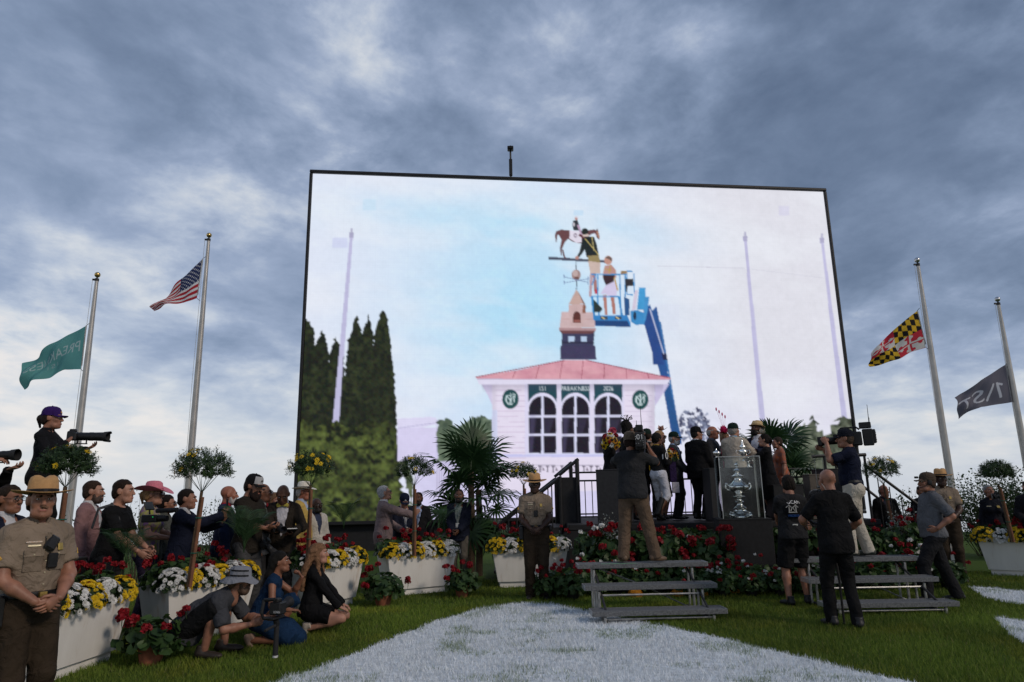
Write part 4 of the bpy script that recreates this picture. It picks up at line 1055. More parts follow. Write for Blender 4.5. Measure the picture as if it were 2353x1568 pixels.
    for a, b in (((258, 722), (490, 775)), ((262, 778), (490, 740))): l4(a, b, 7, (130, 150, 186))
    for c in ((260, 722), (262, 776), (486, 740), (486, 776)): l4((c[0], c[1] - 18), (c[0], c[1] + 18), 8, (120, 140, 180))
    p4([(118, 535), (640, 568), (640, 592), (118, 562)], (74, 80, 100))
    br = (104, 66, 70)
    p4([(186, 300), (230, 284), (310, 288), (380, 300), (440, 300), (500, 288), (545, 282), (560, 290), (572, 270), (580, 300), (594, 355), (588, 378), (560, 350), (545, 315), (510, 330), (470, 360), (440, 405), (400, 412), (340, 396), (300, 370), (270, 400), (248, 450), (240, 470), (238, 520), (230, 528), (224, 450), (238, 380), (212, 330), (200, 335), (192, 400), (182, 396), (178, 330)], br)
    p4([(240, 468), (256, 470), (270, 535), (290, 548), (262, 548), (250, 520)], br); p4([(560, 300), (578, 300), (592, 355), (586, 372), (572, 340)], (176, 130, 110)); l4((545, 318), (560, 345), 10, (224, 220, 232))
    p4([(314, 290), (400, 298), (425, 340), (425, 400), (380, 408), (312, 366)], (232, 226, 242)); d4((367, 338), 16, 20, (110, 84, 110)); d4((367, 338), 8, 11, (228, 222, 240))
    p4([(345, 200), (385, 192), (405, 250), (420, 290), (350, 290), (338, 240)], (40, 48, 56)); d4((352, 235), 10, 20, (200, 196, 206)); d4((376, 178), 14, 17, (190, 140, 130)); p4([(362, 172), (376, 158), (392, 168), (392, 178)], (222, 216, 230)); l4((390, 240), (430, 340), 18, (190, 160, 190)); l4((400, 330), (450, 360), 22, (96, 40, 52))
    gs = (20, 32, 36)
    p4([(430, 370), (480, 345), (540, 350), (565, 420), (585, 520), (580, 540), (470, 540), (455, 470), (420, 520), (385, 560), (370, 548), (405, 490), (420, 420)], gs); d4((382, 545), 18, 18, (190, 140, 130)); d4((455, 302), 32, 32, (22, 32, 34)); p4([(430, 330), (490, 325), (494, 345), (440, 350)], (214, 196, 190))
    l4((455, 365), (585, 520), 8, (196, 178, 110)); l4((520, 345), (540, 480), 8, (190, 176, 120)); p4([(480, 528), (585, 520), (600, 600), (590, 620), (490, 580)], (150, 134, 92)); p4([(484, 575), (598, 590), (600, 690), (506, 690)], (206, 184, 176)); l4((540, 690), (560, 880), 30, (170, 118, 114)); l4((516, 690), (505, 910), 26, (190, 160, 170)); l4((560, 840), (562, 880), 20, (200, 50, 70))
    d4((672, 568), 38, 42, (196, 148, 134)); p4([(640, 545), (670, 528), (708, 545), (706, 580), (680, 560)], (110, 90, 84)); p4([(640, 620), (700, 608), (745, 660), (748, 730), (620, 730), (626, 680)], (190, 146, 138)); p4([(622, 700), (735, 700), (720, 780), (650, 800), (625, 740)], (56, 34, 44)); l4((690, 620), (680, 690), 9, (190, 160, 84)); l4((640, 650), (700, 660), 8, (190, 160, 84))
    p4([(650, 800), (740, 760), (756, 830), (748, 905), (680, 905), (650, 880), (600, 880)], (214, 206, 236)); l4((640, 890), (655, 1075), 36, (180, 124, 114), 24); l4((712, 900), (728, 1070), 36, (176, 118, 108), 24); l4((730, 730), (760, 850), 12, (190, 150, 60))
    bl, db = (58, 142, 204), (34, 84, 140)
    for a, b in (((512, 700), (845, 700)), ((515, 905), (770, 905)), ((845, 670), (900, 672)), ((912, 690), (915, 880)), ((845, 885), (905, 890)), ((575, 700), (575, 930)), ((830, 690), (830, 930)), ((845, 670), (845, 885)), ((780, 700), (790, 1080)), ((560, 700), (520, 800))): l4(a, b, 11, bl)
    l4((520, 905), (545, 1120), 20, bl); l4((575, 905), (585, 1090), 14, bl); l4((770, 905), (800, 1080), 18, bl); p4([(830, 740), (905, 740), (905, 805), (850, 810), (850, 860), (835, 860)], (44, 42, 50)); p4([(790, 668), (850, 668), (850, 690), (790, 700)], (150, 120, 84)); p4([(535, 930), (620, 1020), (600, 1050), (540, 1050)], (36, 52, 50))
    p4([(540, 1080), (850, 1080), (880, 1150), (880, 1190), (550, 1178)], (52, 132, 200)); p4([(548, 1130), (850, 1130), (880, 1190), (552, 1175)], (26, 68, 124)); p4([(600, 1092), (665, 1092), (665, 1118), (600, 1118)], (60, 70, 84)); p4([(735, 1092), (795, 1092), (795, 1118), (735, 1118)], (60, 70, 84)); l4((612, 1094), (640, 1116), 10, (220, 200, 140)); l4((745, 1094), (775, 1116), 10, (220, 200, 140))
    p4([(820, 910), (870, 930), (870, 1080), (830, 1080)], db); p4([(880, 1040), (940, 1030), (1010, 1060), (1010, 1165), (930, 1170), (885, 1140)], bl); d4((920, 1085), 14, 40, (24, 42, 70)); p4([(960, 820), (1020, 822), (1018, 1030), (940, 1030)], (66, 158, 216)); p4([(1012, 905), (1055, 910), (1030, 1100), (1000, 1160), (1005, 1030)], (70, 150, 210)); p4([(920, 850), (950, 840), (930, 1020), (890, 1040)], (216, 206, 226)); p4([(1048, 1000), (1080, 1060), (1195, 1540), (1090, 1540), (1080, 1420), (1010, 1170)], (36, 72, 140)); l4((1060, 1020), (1190, 1440), 12, (190, 196, 224))
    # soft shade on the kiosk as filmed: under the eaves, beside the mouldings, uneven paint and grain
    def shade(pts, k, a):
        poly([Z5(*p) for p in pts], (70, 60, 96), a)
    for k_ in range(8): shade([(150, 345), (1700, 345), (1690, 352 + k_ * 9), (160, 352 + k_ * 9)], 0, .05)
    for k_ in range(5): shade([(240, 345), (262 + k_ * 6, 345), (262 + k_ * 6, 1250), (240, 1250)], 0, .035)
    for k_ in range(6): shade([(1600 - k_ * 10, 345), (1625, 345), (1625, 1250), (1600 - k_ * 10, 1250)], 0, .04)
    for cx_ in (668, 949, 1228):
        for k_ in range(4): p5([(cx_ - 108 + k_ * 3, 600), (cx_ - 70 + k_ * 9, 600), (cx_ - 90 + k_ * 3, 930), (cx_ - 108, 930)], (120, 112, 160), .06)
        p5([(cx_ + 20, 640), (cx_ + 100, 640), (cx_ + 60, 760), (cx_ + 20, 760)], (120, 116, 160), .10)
    g1 = fbm(X * 60, Y * 40, 81, 4)[..., None]; g2 = fbm(X * 190, Y * 120, 91, 3)[..., None]; g3 = np.random.default_rng(3).normal(0, 1, IMG.shape)
    lum = IMG.mean(-1, keepdims=True); IMG[:] = IMG * (1 + (.22 * (g1 - .5) + .20 * (g2 - .5)) * np.clip(1.15 - lum, .12, 1)) + .006 * g3 * (1 - lum * .6)
    IMG[:] = np.clip(IMG, 0, 1)
    for _ in range(1):
        IMG[1:-1, 1:-1] = (IMG[1:-1, 1:-1] * 2 + IMG[:-2, 1:-1] + IMG[2:, 1:-1] + IMG[1:-1, :-2] + IMG[1:-1, 2:]) / 6
    # moire of the diode rows
    IMG[:] = IMG * (1 - .018 * (np.sin(Y * 900 + 6 * X)[..., None] > .2) - .012 * (np.sin(X * 1300)[..., None] > .3))
    IMG[:] = IMG * (1 + .02 * (np.random.default_rng(1).random(IMG.shape[:2])[..., None] - .5))
    # dark LED seams between the cabinets
    for k in range(1, 17): IMG[:, int(k * W_ / 17)] *= .975
    for k in range(1, 11): IMG[int(k * H_ / 11)] *= .975
paint_screen()
def build_screen():
    root = thing('video_screen', 'huge black framed video screen showing a kiosk with workers on its roof', 'video screen', (0, 0, 0))
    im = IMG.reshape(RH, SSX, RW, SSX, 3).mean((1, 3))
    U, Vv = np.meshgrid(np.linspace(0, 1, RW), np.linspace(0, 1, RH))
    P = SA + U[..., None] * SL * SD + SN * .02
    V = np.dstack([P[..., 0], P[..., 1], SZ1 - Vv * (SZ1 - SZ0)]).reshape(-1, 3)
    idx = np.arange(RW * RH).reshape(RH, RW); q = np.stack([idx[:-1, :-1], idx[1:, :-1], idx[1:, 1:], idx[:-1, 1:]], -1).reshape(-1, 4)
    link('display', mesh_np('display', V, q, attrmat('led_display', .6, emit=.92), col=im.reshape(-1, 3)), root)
    blk = mat('screen_frame', (.012, .012, .014), .5, var=.2); a = math.atan2(SD[1], SD[0]); Rm = rotz(a)
    mid = (SA + SB) / 2; zc = (SZ0 + SZ1) / 2
    b = MB(); b.box((mid[0] - SN[0] * .35, mid[1] - SN[1] * .35, zc), (SL + .04, .6, SZ1 - SZ0 + .04), Rm); b.build('cabinet_back', blk, root)
    for nm, c, sz in (('frame_bar', (mid[0], mid[1], SZ1 + .055), (SL + .18, .22, .10)), ('frame_bar', (mid[0], mid[1], SZ0 - .055), (SL + .18, .22, .10)), ('frame_bar', (SA[0] - SD[0] * .05, SA[1] - SD[1] * .05, zc), (.085, .2, SZ1 - SZ0)), ('frame_bar', (SB[0] + SD[0] * .05, SB[1] + SD[1] * .05, zc), (.085, .2, SZ1 - SZ0))):
        b = MB(); b.box(c, sz, Rm, .02); b.build(nm, blk, root)
    for k in range(7):
        c = SA + SD * SL * (k + .5) / 7 - SN * .4; b = MB(); b.box((c[0], c[1], .38), (.3, .3, .76), Rm); b.build('support_leg', blk, root)
    b = MB(); c = mid - SN * .15; b.box((c[0], c[1], .365), (SL + .2, .06, .728), Rm); b.build('base_skirt', mat('black_skirt', (.014, .014, .016), .85, bump=.3), root)
    # pole-mounted camera on the top edge
    p = at(1174, 410, 20.72); t = thing('mast_camera', 'small black camera on a short pole above the video screen', 'camera', (p.x, p.y, SZ1 + .105))
    z1 = at(1172, 345, 20.72).z - SZ1 - .105
    b = MB(); b.tube([(0, 0, 0), (0, 0, z1)], .03, 8); b.build('pole', blk, t)
    b = MB(); b.box((0, 0, z1 * .36), (.11, .11, z1 * .6), None, .02); b.build('pole_sleeve', blk, t)
    b = MB(); b.box((0, -.05, z1 + .02), (.2, .3, .12), rotx(R(12)), .02); b.tube([(0, -.2, z1 - .01), (0, -.26, z1 - .025)], .045, 10); b.build('camera_head', blk, t)
build_screen()

# ------------------------------------------------------------------ flagpoles and flags
def pole_x(label, base_px, top_px, Y, ball, flag_lbl):
    top = at(*top_px, Y); t = thing('flagpole', label, 'flagpole', (top.x, Y, 0)); h = top.z
    alu = mat('pole_aluminium', (.40, .385, .365), .42, metal=.6, var=.14, scale=3, bump=.05)
    b = MB(); b.tube([(0, 0, 0), (0, 0, h * .35), (0, 0, h * .7), (0, 0, h - .18)], [.105, .10, .08, .05], 16); b.build('shaft', alu, t, True)
    for k in range(1, 5): b = MB(); b.tube([(0, 0, h * k / 5), (0, 0, h * k / 5 + .05)], .105 - .012 * k + .006, 16); b.build('joint_collar', alu, t, True)
    dk = mat('truck_black', (.02, .02, .022), .5); b = MB(); b.tube([(0, 0, h - .2), (0, 0, h - .12)], .06, 12); b.box((-.07, 0, h - .15), (.12, .05, .05)); b.tube([(0, 0, h - .12), (0, 0, h - .06)], .025, 8); b.build('truck', dk, t)
    b = MB(); b.ball((0, 0, h), .085, 16, 10); b.build('finial', mat('finial_' + ball, {'gold': (.55, .38, .14), 'silver': (.55, .55, .56)}[ball], .28, metal=.9, var=.08), t, True)
    b = MB(); b.tube([(-.12, -.02, h - .15), (-.14, -.03, h * .5), (-.12, -.02, 1.2)], .006, 5, False); b.build('halyard', cloth((.5, .5, .48)), t)
    return t, h
def edge_pts(pts, n):
    p = np.array([(q.x, q.y, q.z) for q in pts]); d = np.concatenate([[0], np.cumsum(np.linalg.norm(np.diff(p, axis=0), axis=1))]); d /= d[-1]
    s = np.linspace(0, 1, n); k = np.array([np.interp(s, d, p[:, i]) for i in range(3)]).T
    for _ in range(6): k[1:-1] = (k[:-2] + 2 * k[1:-1] + k[2:]) / 4
    return k
def flag(label, Z, top, bot, Y, colf, wave=.10, ph=0.0, nu=116, nv=72):
    """the cloth hangs from its hoist; ripples run out towards the fly"""
    T = edge_pts([at(*Z(*p), Y) for p in top], nu); B = edge_pts([at(*Z(*p), Y) for p in bot], nu)
    u = np.linspace(0, 1, nu); v = np.linspace(0, 1, nv); U, Vv = np.meshgrid(u, v)
    P = T[None] * (1 - Vv[..., None]) + B[None] * Vv[..., None]
    P[..., 1] += wave * (np.sin(9 * U + 4.5 * Vv + ph) * U + .55 * np.sin(17 * U - 8 * Vv + ph * 2) * U ** .7) 
    P[..., 2] += .02 * np.sin(14 * U + 3 * Vv + ph) * U
    C = colf(U, Vv)
    idx = np.arange(nu * nv).reshape(nv, nu); q = np.stack([idx[:-1, :-1], idx[:-1, 1:], idx[1:, 1:], idx[1:, :-1]], -1).reshape(-1, 4)
    o = P[0, 0].copy(); root = thing('flag', label, 'flag', tuple(o))
    me = mesh_np('flag_cloth', P.reshape(-1, 3) - o, q, attrmat('flag_cloth', .8, transl=.35), True, col=C.reshape(-1, 3)); link('flag_cloth', me, root)
    b = MB(); b.tube([P[k, 0] - o + np.array([.012, 0, 0]) for k in range(0, nv, 13)], .018, 6); b.build('hoist_band', cloth((.55, .55, .55)), root)
    for k in (0, -1):
        b = MB(); e = P[k, 0] - o; b.tube([e, e + np.array([.10, .02, .10 if k == 0 else -.08])], .008, 5); b.build('snap_hook', mat('truck_black', (.02, .02, .022)), root)
    return root
def tex_text(U, Vv, C, txt, u0, u1, v0, v1, col, mirror=True):
    T = text_tris(txt); lo = T.reshape(-1, 2).min(0); hi = T.reshape(-1, 2).max(0)
    for t in T:
        q = (t - lo) / (hi - lo); qx = u0 + (u1 - u0) * q[:, 0]; qy = v1 - (v1 - v0) * q[:, 1]
        C[pip(U, Vv, list(zip(qx, qy)))] = col
def c_teal(U, Vv):
    C = np.zeros(U.shape + (3,)); C[:] = (.11, .32, .32)
    tex_text(U, Vv, C, 'PREAKNESS', .06, .93, .30, .56, (.40, .52, .54)); tex_text(U, Vv, C, '151', .42, .58, .64, .74, (.30, .42, .45)); return C
def c_us(U, Vv):
    C = np.zeros(U.shape + (3,)); st = np.floor(Vv * 13).astype(int) % 2 == 0
    C[:] = (.75, .75, .78); C[st] = (.46, .03, .045); can = (U < .42) & (Vv < 7 / 13); C[can] = (.022, .034, .11)
    for r in range(9):
        for k in range(6 if r % 2 == 0 else 5):
            cx = .42 * (k + (.5 if r % 2 == 0 else 1.0)) / 6; cy = 7 / 13 * (r + .5) / 9
            C[((U - cx) / .013) ** 2 + ((Vv - cy) / .018) ** 2 < 1] = (.62, .62, .66)
    return C
def c_md(U, Vv):
    C = np.zeros(U.shape + (3,)); gold, blk, red, wh = (.68, .42, .03), (.012, .012, .014), (.50, .03, .05), (.58, .57, .55)
    q14 = ((U < .5) & (Vv < .5)) | ((U >= .5) & (Vv >= .5)); u = (U * 2) % 1; v = (Vv * 2) % 1
    bar = np.floor(u * 6).astype(int) % 2 == 1; bend = np.floor((u + (v - .5) * .95) * 3.0 + 6).astype(int) % 2 == 1; k = bar ^ bend
    C[q14 & ~k] = gold; C[q14 & k] = blk
    hq = (u < .5) ^ (v < .5); cx, cy = u - .5, v - .5
    cr = ((np.abs(cx) < .075) & (np.abs(cy) < .40)) | ((np.abs(cy) < .075) & (np.abs(cx) < .40))
    for a, b in ((.36, 0), (-.36, 0), (0, .36), (0, -.36)):
        for da, db in ((0, 0), (.0, .09), (.0, -.09), (.09, 0), (-.09, 0)): cr |= ((cx - a - da * (1 if b else 1)) ** 2 + (cy - b - db) ** 2) < .075 ** 2
    k = hq ^ cr; C[~q14 & k] = wh; C[~q14 & ~k] = red
    return C
def c_one(U, Vv):
    C = np.zeros(U.shape + (3,)); C[:] = (.14, .135, .17); w = (.55, .56, .62)
    def seg(a, b, t):
        a, b = np.array(a), np.array(b); d = b - a; L_ = (d @ d); x = U - a[0]; y = Vv - a[1]; tt = np.clip((x * d[0] + y * d[1]) / L_, 0, 1)
        C[((x - tt * d[0]) ** 2 + ((y - tt * d[1]) * .62) ** 2) < t * t] = w
    # lettering 1/ST, read from behind it runs fly-ward from the hoist
    seg((.22, .36), (.22, .78), .022); seg((.22, .36), (.15, .44), .020); seg((.30, .34), (.42, .80), .022)
    tex_text(U, Vv, C, 'S', .47, .68, .33, .80, w); tex_text(U, Vv, C, 'T', .72, .97, .34, .80, w); return C
def Z7(x, y): return ((0 + x * .30618) * .9191, (560 + y * .30618) * .9191)
def Z8(x, y): return ((2100 + x * .31878) * .9191, (600 + y * .31878) * .9191)
pole_x('aluminium flagpole with gold ball carrying the teal flag', None, (224, 632), 20, 'gold', '')
pole_x('aluminium flagpole with gold ball carrying the striped national flag', None, (480.5, 541), 21.5, 'gold', '')
pole_x('aluminium flagpole carrying the black and gold checkered flag', None, (2107.5, 598), 21, 'silver', '')
pole_x('aluminium flagpole at the right edge carrying the grey flag', None, (2292, 688), 22, 'silver', '')
flag('teal flag with mirrored white lettering, lowered on the leftmost pole', Z7, [(700, 835), (560, 905), (420, 985), (300, 1080), (183, 1143)], [(660, 1188), (520, 1190), (400, 1255), (290, 1285), (178, 1345)], 20, c_teal, .12)
flag('stars and stripes flag blowing left at half mast', Z7, [(1650, 290), (1560, 378), (1455, 480), (1340, 600), (1237, 680)], [(1608, 608), (1500, 645), (1400, 655), (1320, 672), (1250, 708)], 21.5, c_us, .10, 1.0)
flag('black and gold checkered flag with red and white crosses', Z8, [(605, 558), (530, 615), (440, 690), (360, 770), (240, 885)], [(675, 845), (560, 880), (450, 940), (350, 970), (240, 995)], 21, c_md, .10, 2.0)
flag('dark grey flag with mirrored white lettering near the right edge', Z8, [(1300, 978), (1200, 1040), (1090, 1110), (1000, 1180), (890, 1245)], [(1370, 1270), (1220, 1295), (1100, 1310), (1010, 1350), (940, 1400)], 22, c_one, .11, .6)
# ------------------------------------------------------------------ plants
ORD = ['first', 'second', 'third', 'fourth', 'fifth', 'sixth', 'seventh', 'eighth', 'ninth', 'tenth', 'eleventh', 'twelfth']
def rdir(r, zmin=-1.0):
    while True:
        v = r.normal(size=3); v /= np.linalg.norm(v)
        if v[2] >= zmin: return v
def perp(d, r=None):
    a = np.array([0, 0, 1.0]) if abs(d[2]) < .9 else np.array([1.0, 0, 0]); u = np.cross(d, a); u /= np.linalg.norm(u)
    if r is not None:
        w = np.cross(d, u); t = r.uniform(0, 6.283); u = u * math.cos(t) + w * math.sin(t)
    return u
class QB:   # quad/tri soup for foliage
    def __init__(s): s.V = []; s.F4 = []; s.F3 = []; s.n = 0
    def quad(s, a, b, c, d): s.V += [a, b, c, d]; s.F4.append((s.n, s.n + 1, s.n + 2, s.n + 3)); s.n += 4
    def fan(s, pts):
        k = len(pts); s.V += list(pts)
        for i in range(1, k - 1): s.F3.append((s.n, s.n + i, s.n + i + 1))
        s.n += k
    def strip(s, A, B):
        k = len(A)
        for a, b in zip(A, B): s.V += [a, b]
        for i in range(k - 1): s.F4.append((s.n + 2 * i, s.n + 2 * i + 1, s.n + 2 * i + 3, s.n + 2 * i + 2))
        s.n += 2 * k
    def mesh(s, name, m, smooth=False):
        F = []
        if s.F4: F.append(np.array(s.F4))
        if s.F3: F.append(np.array(s.F3))
        return mesh_np(name, np.array(s.V), F, m, smooth)
GREEN = leafmat('geranium_leaf', (.018, .045, .011), (.048, .092, .026)); DKGREEN = leafmat('mum_leaf', (.014, .032, .010), (.035, .062, .02))
RED = leafmat('geranium_petal', (.15, .002, .006), (.32, .010, .018), .55, .2); WHITE = leafmat('white_petal', (.60, .60, .58), (.86, .86, .84), .6, .25)
YEL = leafmat('yellow_petal', (.62, .40, .008), (.78, .56, .02), .6, .2); TREELEAF = leafmat('tree_leaf', (.016, .038, .012), (.045, .085, .025))
PALM = leafmat('palm_leaf', (.013, .038, .012), (.038, .08, .028), .45, .25); SILVER = leafmat('silver_leaf', (.16, .19, .18), (.30, .33, .31), .8, .2)
ORANGE = leafmat('orange_petal', (.50, .18, .01), (.62, .30, .02), .6, .2); PINKP = leafmat('pink_petal', (.5, .06, .12), (.7, .15, .22), .6, .25)
def me_leafmound(seed, n=210, rad=(.25, .25, .21), leaf=.044, m=GREEN, flatness=.35):
    r = np.random.default_rng(seed); b = QB()
    for i in range(n):
        d = rdir(r, -.4); rr = r.uniform(.6, 1.05); p = d * np.array(rad) * rr; p[2] = max(p[2], -.07)
        nrm = d * .7 + np.array([0, 0, flatness]) + r.normal(size=3) * .35; nrm /= np.linalg.norm(nrm); u = perp(nrm, r); w = np.cross(nrm, u); L = leaf * r.uniform(.65, 1.25)
        pts = [p - nrm * L * .22]
        for k in range(8):
            a = .35 + k * (2 * math.pi - .7) / 7; q = L * (1 + .10 * math.cos(3.5 * a)); pts.append(p + q * (math.cos(a) * u + math.sin(a) * w) + nrm * L * .12 * math.sin(2 * a))
        b.fan(pts)
    for i in range(10):
        d = rdir(r, .3); e = d * np.array(rad) * .9; b.quad(np.array([.004, 0, -.02]), np.array([-.004, 0, -.02]), e + np.array([-.003, 0, 0]), e + np.array([.003, 0, 0]))
    return b.mesh('geranium_foliage', m)
def me_head(seed, m, rad=.05, n=46, pet=.021):
    r = np.random.default_rng(seed); b = QB()
    for i in range(n):
        d = rdir(r, -.55); p = d * rad * r.uniform(.7, 1.05); p[2] *= .8; nrm = d + r.normal(size=3) * .45; nrm /= np.linalg.norm(nrm); u = perp(nrm, r); w = np.cross(nrm, u); L = pet * r.uniform(.75, 1.2)
        b.fan([p - nrm * L * .3, p + u * L, p + (u * .5 + w) * L * .9 + nrm * L * .1, p + (-u * .5 + w) * L * .9, p - u * L, p - w * L * .8, p + u * L])
    return b.mesh('flower_head', m)
def me_daisy(m, rad=.030, n=13, seed=1):
    r = np.random.default_rng(seed); b = QB()
    for ring, (rr, lift) in enumerate(((1.0, .10), (.72, .38))):
        for k in range(n if ring == 0 else n - 3):
            a = 2 * math.pi * (k + .5 * ring) / (n if ring == 0 else n - 3) + r.uniform(-.08, .08); d = np.array([math.cos(a), math.sin(a), 0]); u = np.array([-d[1], d[0], 0]) * rad * .15; L = rad * rr * r.uniform(.88, 1.1); z = np.array([0, 0, 1.0])
            p0 = d * rad * .15; p1 = d * L * .6 + z * L * lift; p2 = d * L + z * L * (lift * .8)
            b.fan([p0, p1 - u, p2 - u * .5, p2 + u * .5, p1 + u])
    return b.mesh('bloom', m)
FOL = [me_leafmound(i) for i in range(4)]; MFOL = [me_leafmound(20 + i, 110, (.135, .12, .12), .026, DKGREEN, .2) for i in range(3)]
RHEAD = [me_head(i, RED) for i in range(3)]; WHEAD = [me_head(9 + i, WHITE, .036, 30, .017) for i in range(2)]
DW = [me_daisy(WHITE, .033, 13, i) for i in range(2)]; DY = [me_daisy(YEL, .031, 12, i) for i in range(2)]
YEYE = mat('daisy_eye', (.55, .33, .02), .8)
def add_stuff(name, me, parent, M=None, loc=None):
    o = link(name, me, parent, loc=loc, M=M); o['kind'] = 'stuff'; return o
_b = MB(); _b.tube([(0, 0, -.01), (.004, 0, -.07), (0, .006, -.13)], [.0035, .003, .003], 4); STEM = [_b.mesh('stem', mat('green_stem', (.03, .06, .015), .7))]
def geranium(label, loc, sz=1.0, heads=6, seed=0, pot=None, group=None, white=0, spread=1.0, rz=None, facing=-1.57, hz=1.0, trail=0):
    r = np.random.default_rng(seed + 100); t = thing('geranium', label, 'geranium', loc, 0, group)
    z0 = 0
    if pot:
        h = .17 * sz; b = MB(); b.lathe([(.085 * sz, 0), (.112 * sz, h * .8), (.124 * sz, h * .8), (.126 * sz, h), (.112 * sz, h), (.108 * sz, h * .85)], 18)
        b.build('pot', mat('terracotta', (.24, .085, .045), .85, var=.25, bump=.2) if pot == 'terracotta' else mat('black_pot', (.012, .012, .012), .6), t, True); z0 = h
    add_stuff('foliage', FOL[seed % 4], t, M4(rotz(r.uniform(0, 6)) * np.array([sz * spread, sz * spread, sz * hz]), (0, 0, z0 + .03)))
    for k in range(heads + white):
        a = facing + r.uniform(-1.9, 1.9); e = r.uniform(.15, 1.35); d = np.array([math.cos(a) * math.cos(e), math.sin(a) * math.cos(e), math.sin(e)])
        p = d * np.array([.27 * spread, .27 * spread, .25 * hz]) * sz * r.uniform(.95, 1.35); s = sz * r.uniform(.6, .98)
        rt = rotz(r.uniform(0, 6)) @ rotx(r.uniform(-.3, .3))
        fh = link('flower_head', (RHEAD[k % 3] if k < heads else WHEAD[k % 2]), t, M=M4(rt * s, p + np.array([0, 0, z0 + .06])))
        if STEM: link('stem', STEM[0], fh)
    return t
def mum(label, loc, white, seed, group, single, facing, sz=1.0):
    r = np.random.default_rng(seed + 500); t = thing('chrysanthemum', label, 'chrysanthemum', loc, 0, group)
    add_stuff('foliage', MFOL[seed % 3], t, M4(rotz(r.uniform(0, 6)) * np.array([1, 1, .85]) * sz, (0, 0, .0)))
    n = 58; pts = []
    for k in range(n):
        a = facing + r.normal(0, 1.15); e = r.uniform(-.35, 1.45); d = np.array([math.cos(a) * math.cos(e), math.sin(a) * math.cos(e), math.sin(e)])
        p = d * np.array([.135, .125, .125]) * sz; nrm = d + np.array([0, 0, .25]) + r.normal(size=3) * .25; Rm = frame(perp(nrm / np.linalg.norm(nrm), r), nrm); s = r.uniform(.8, 1.2); pts.append((p, Rm, s))
    ms = DW if white else DY
    if single:
        for k, (p, Rm, s) in enumerate(pts): link('bloom', ms[k % 2], t, M=M4(Rm * s, p))
    else:
        src = ms[0]; V0 = np.array([v.co[:] for v in src.vertices]); F0 = np.array([f.vertices[:] for f in src.polygons]); VV = []; FF = []
        for k, (p, Rm, s) in enumerate(pts): VV.append((V0 * s) @ Rm.T + p); FF.append(F0 + k * len(V0))
        add_stuff('blooms', mesh_np('blooms', np.concatenate(VV), np.concatenate(FF), WHITE if white else YEL), t)
    return t
def me_crown(seed, rx=.33, rz=.26, n=330, vase=.5):
    r = np.random.default_rng(seed); b = QB()
    for i in range(n):
        d = rdir(r, -.35); rr = r.uniform(.25, 1.0) ** .5; p = d * np.array([rx, rx, rz]) * rr
        ax = d * .8 + np.array([0, 0, .55]) + r.normal(size=3) * .3; ax /= np.linalg.norm(ax); L = r.uniform(.07, .13)
        u = perp(ax, r); b.quad(p - u * .0015, p + u * .0015, p + ax * L + u * .001, p + ax * L - u * .001)
        for k in range(16):
            q = p + ax * L * (k + 1) / 16; w = perp(ax, r); le = (ax * .55 + w); le /= np.linalg.norm(le); ll = r.uniform(.030, .055); v = np.cross(le, ax); v /= np.linalg.norm(v) + 1e-6
            b.quad(q, q + le * ll * .5 + v * .0062, q + le * ll, q + le * ll * .5 - v * .0062)
    for k in range(14):   # boughs
        a = k * 2.4; e = np.array([math.cos(a) * rx * .75, math.sin(a) * rx * .75, rz * r.uniform(-.2, .6)]); s0 = np.array([0, 0, -rz * 1.05]); u = perp(e - s0) * .004; v = np.cross((e - s0) / np.linalg.norm(e - s0), u)
        for q in (u, v): b.quad(s0 - q, s0 + q, e + q * .4, e - q * .4)
    return b.mesh('tree_crown', TREELEAF)
CROWN = [me_crown(i) for i in range(3)]; CROWND = me_crown(7, .33, .26, 620)
DYB = me_daisy(YEL, .034, 10, 5)
def topiary(label, base, top_z, cr=1.0, seed=0, nfl=8, dense=False, lean=(0, 0), fl_side=None):
    """standard tree: staked trunk and a clipped flowering crown"""
    r = np.random.default_rng(seed + 900); t = thing('topiary_tree', label, 'tree', base); h = top_z - base[2] - .56 * cr
    lx, ly = lean; wood = mat('trunk_bark', (.085, .055, .032), .9, var=.3, bump=.5)
    b = MB(); b.tube([(0, 0, 0), (lx * .4, ly * .4, h * .5), (lx, ly, h)], [.022, .020, .018], 8); b.build('trunk', wood, t, True)
    b = MB(); b.tube([(.03, -.015, 0), (lx + .02, ly - .012, h - .06)], [.021, .020], 8); b.build('stake', mat('stake_wood', (.17, .075, .04), .85, var=.25, scale=12, bump=.3), t)
    for k in (.35, .72):
        b = MB(); b.tube([(lx * k + .015 + .036 * math.cos(a), ly * k - .006 + .036 * math.sin(a), h * k) for a in np.linspace(0, 6.28, 10)], .006, 5, False); b.build('tie', cloth((.02, .13, .09)), t)
    add_stuff('crown', CROWND if dense else CROWN[seed % 3], t, M4(rotz(r.uniform(0, 6)) * cr, (lx, ly, h + .26 * cr)))
    for k in range(nfl):
        d = rdir(r, -.1); d[1] = -abs(d[1])
        if fl_side: d[0] = fl_side * abs(d[0])
        p = np.array([lx, ly, h + .27 * cr]) + d * np.array([.36, .36, .30]) * cr * r.uniform(.9, 1.12); Rm = frame(perp(d, r), d + np.array([0, -.3, .4])); link('flower', DYB, t, M=M4(Rm * r.uniform(.8, 1.25), p))
    return t
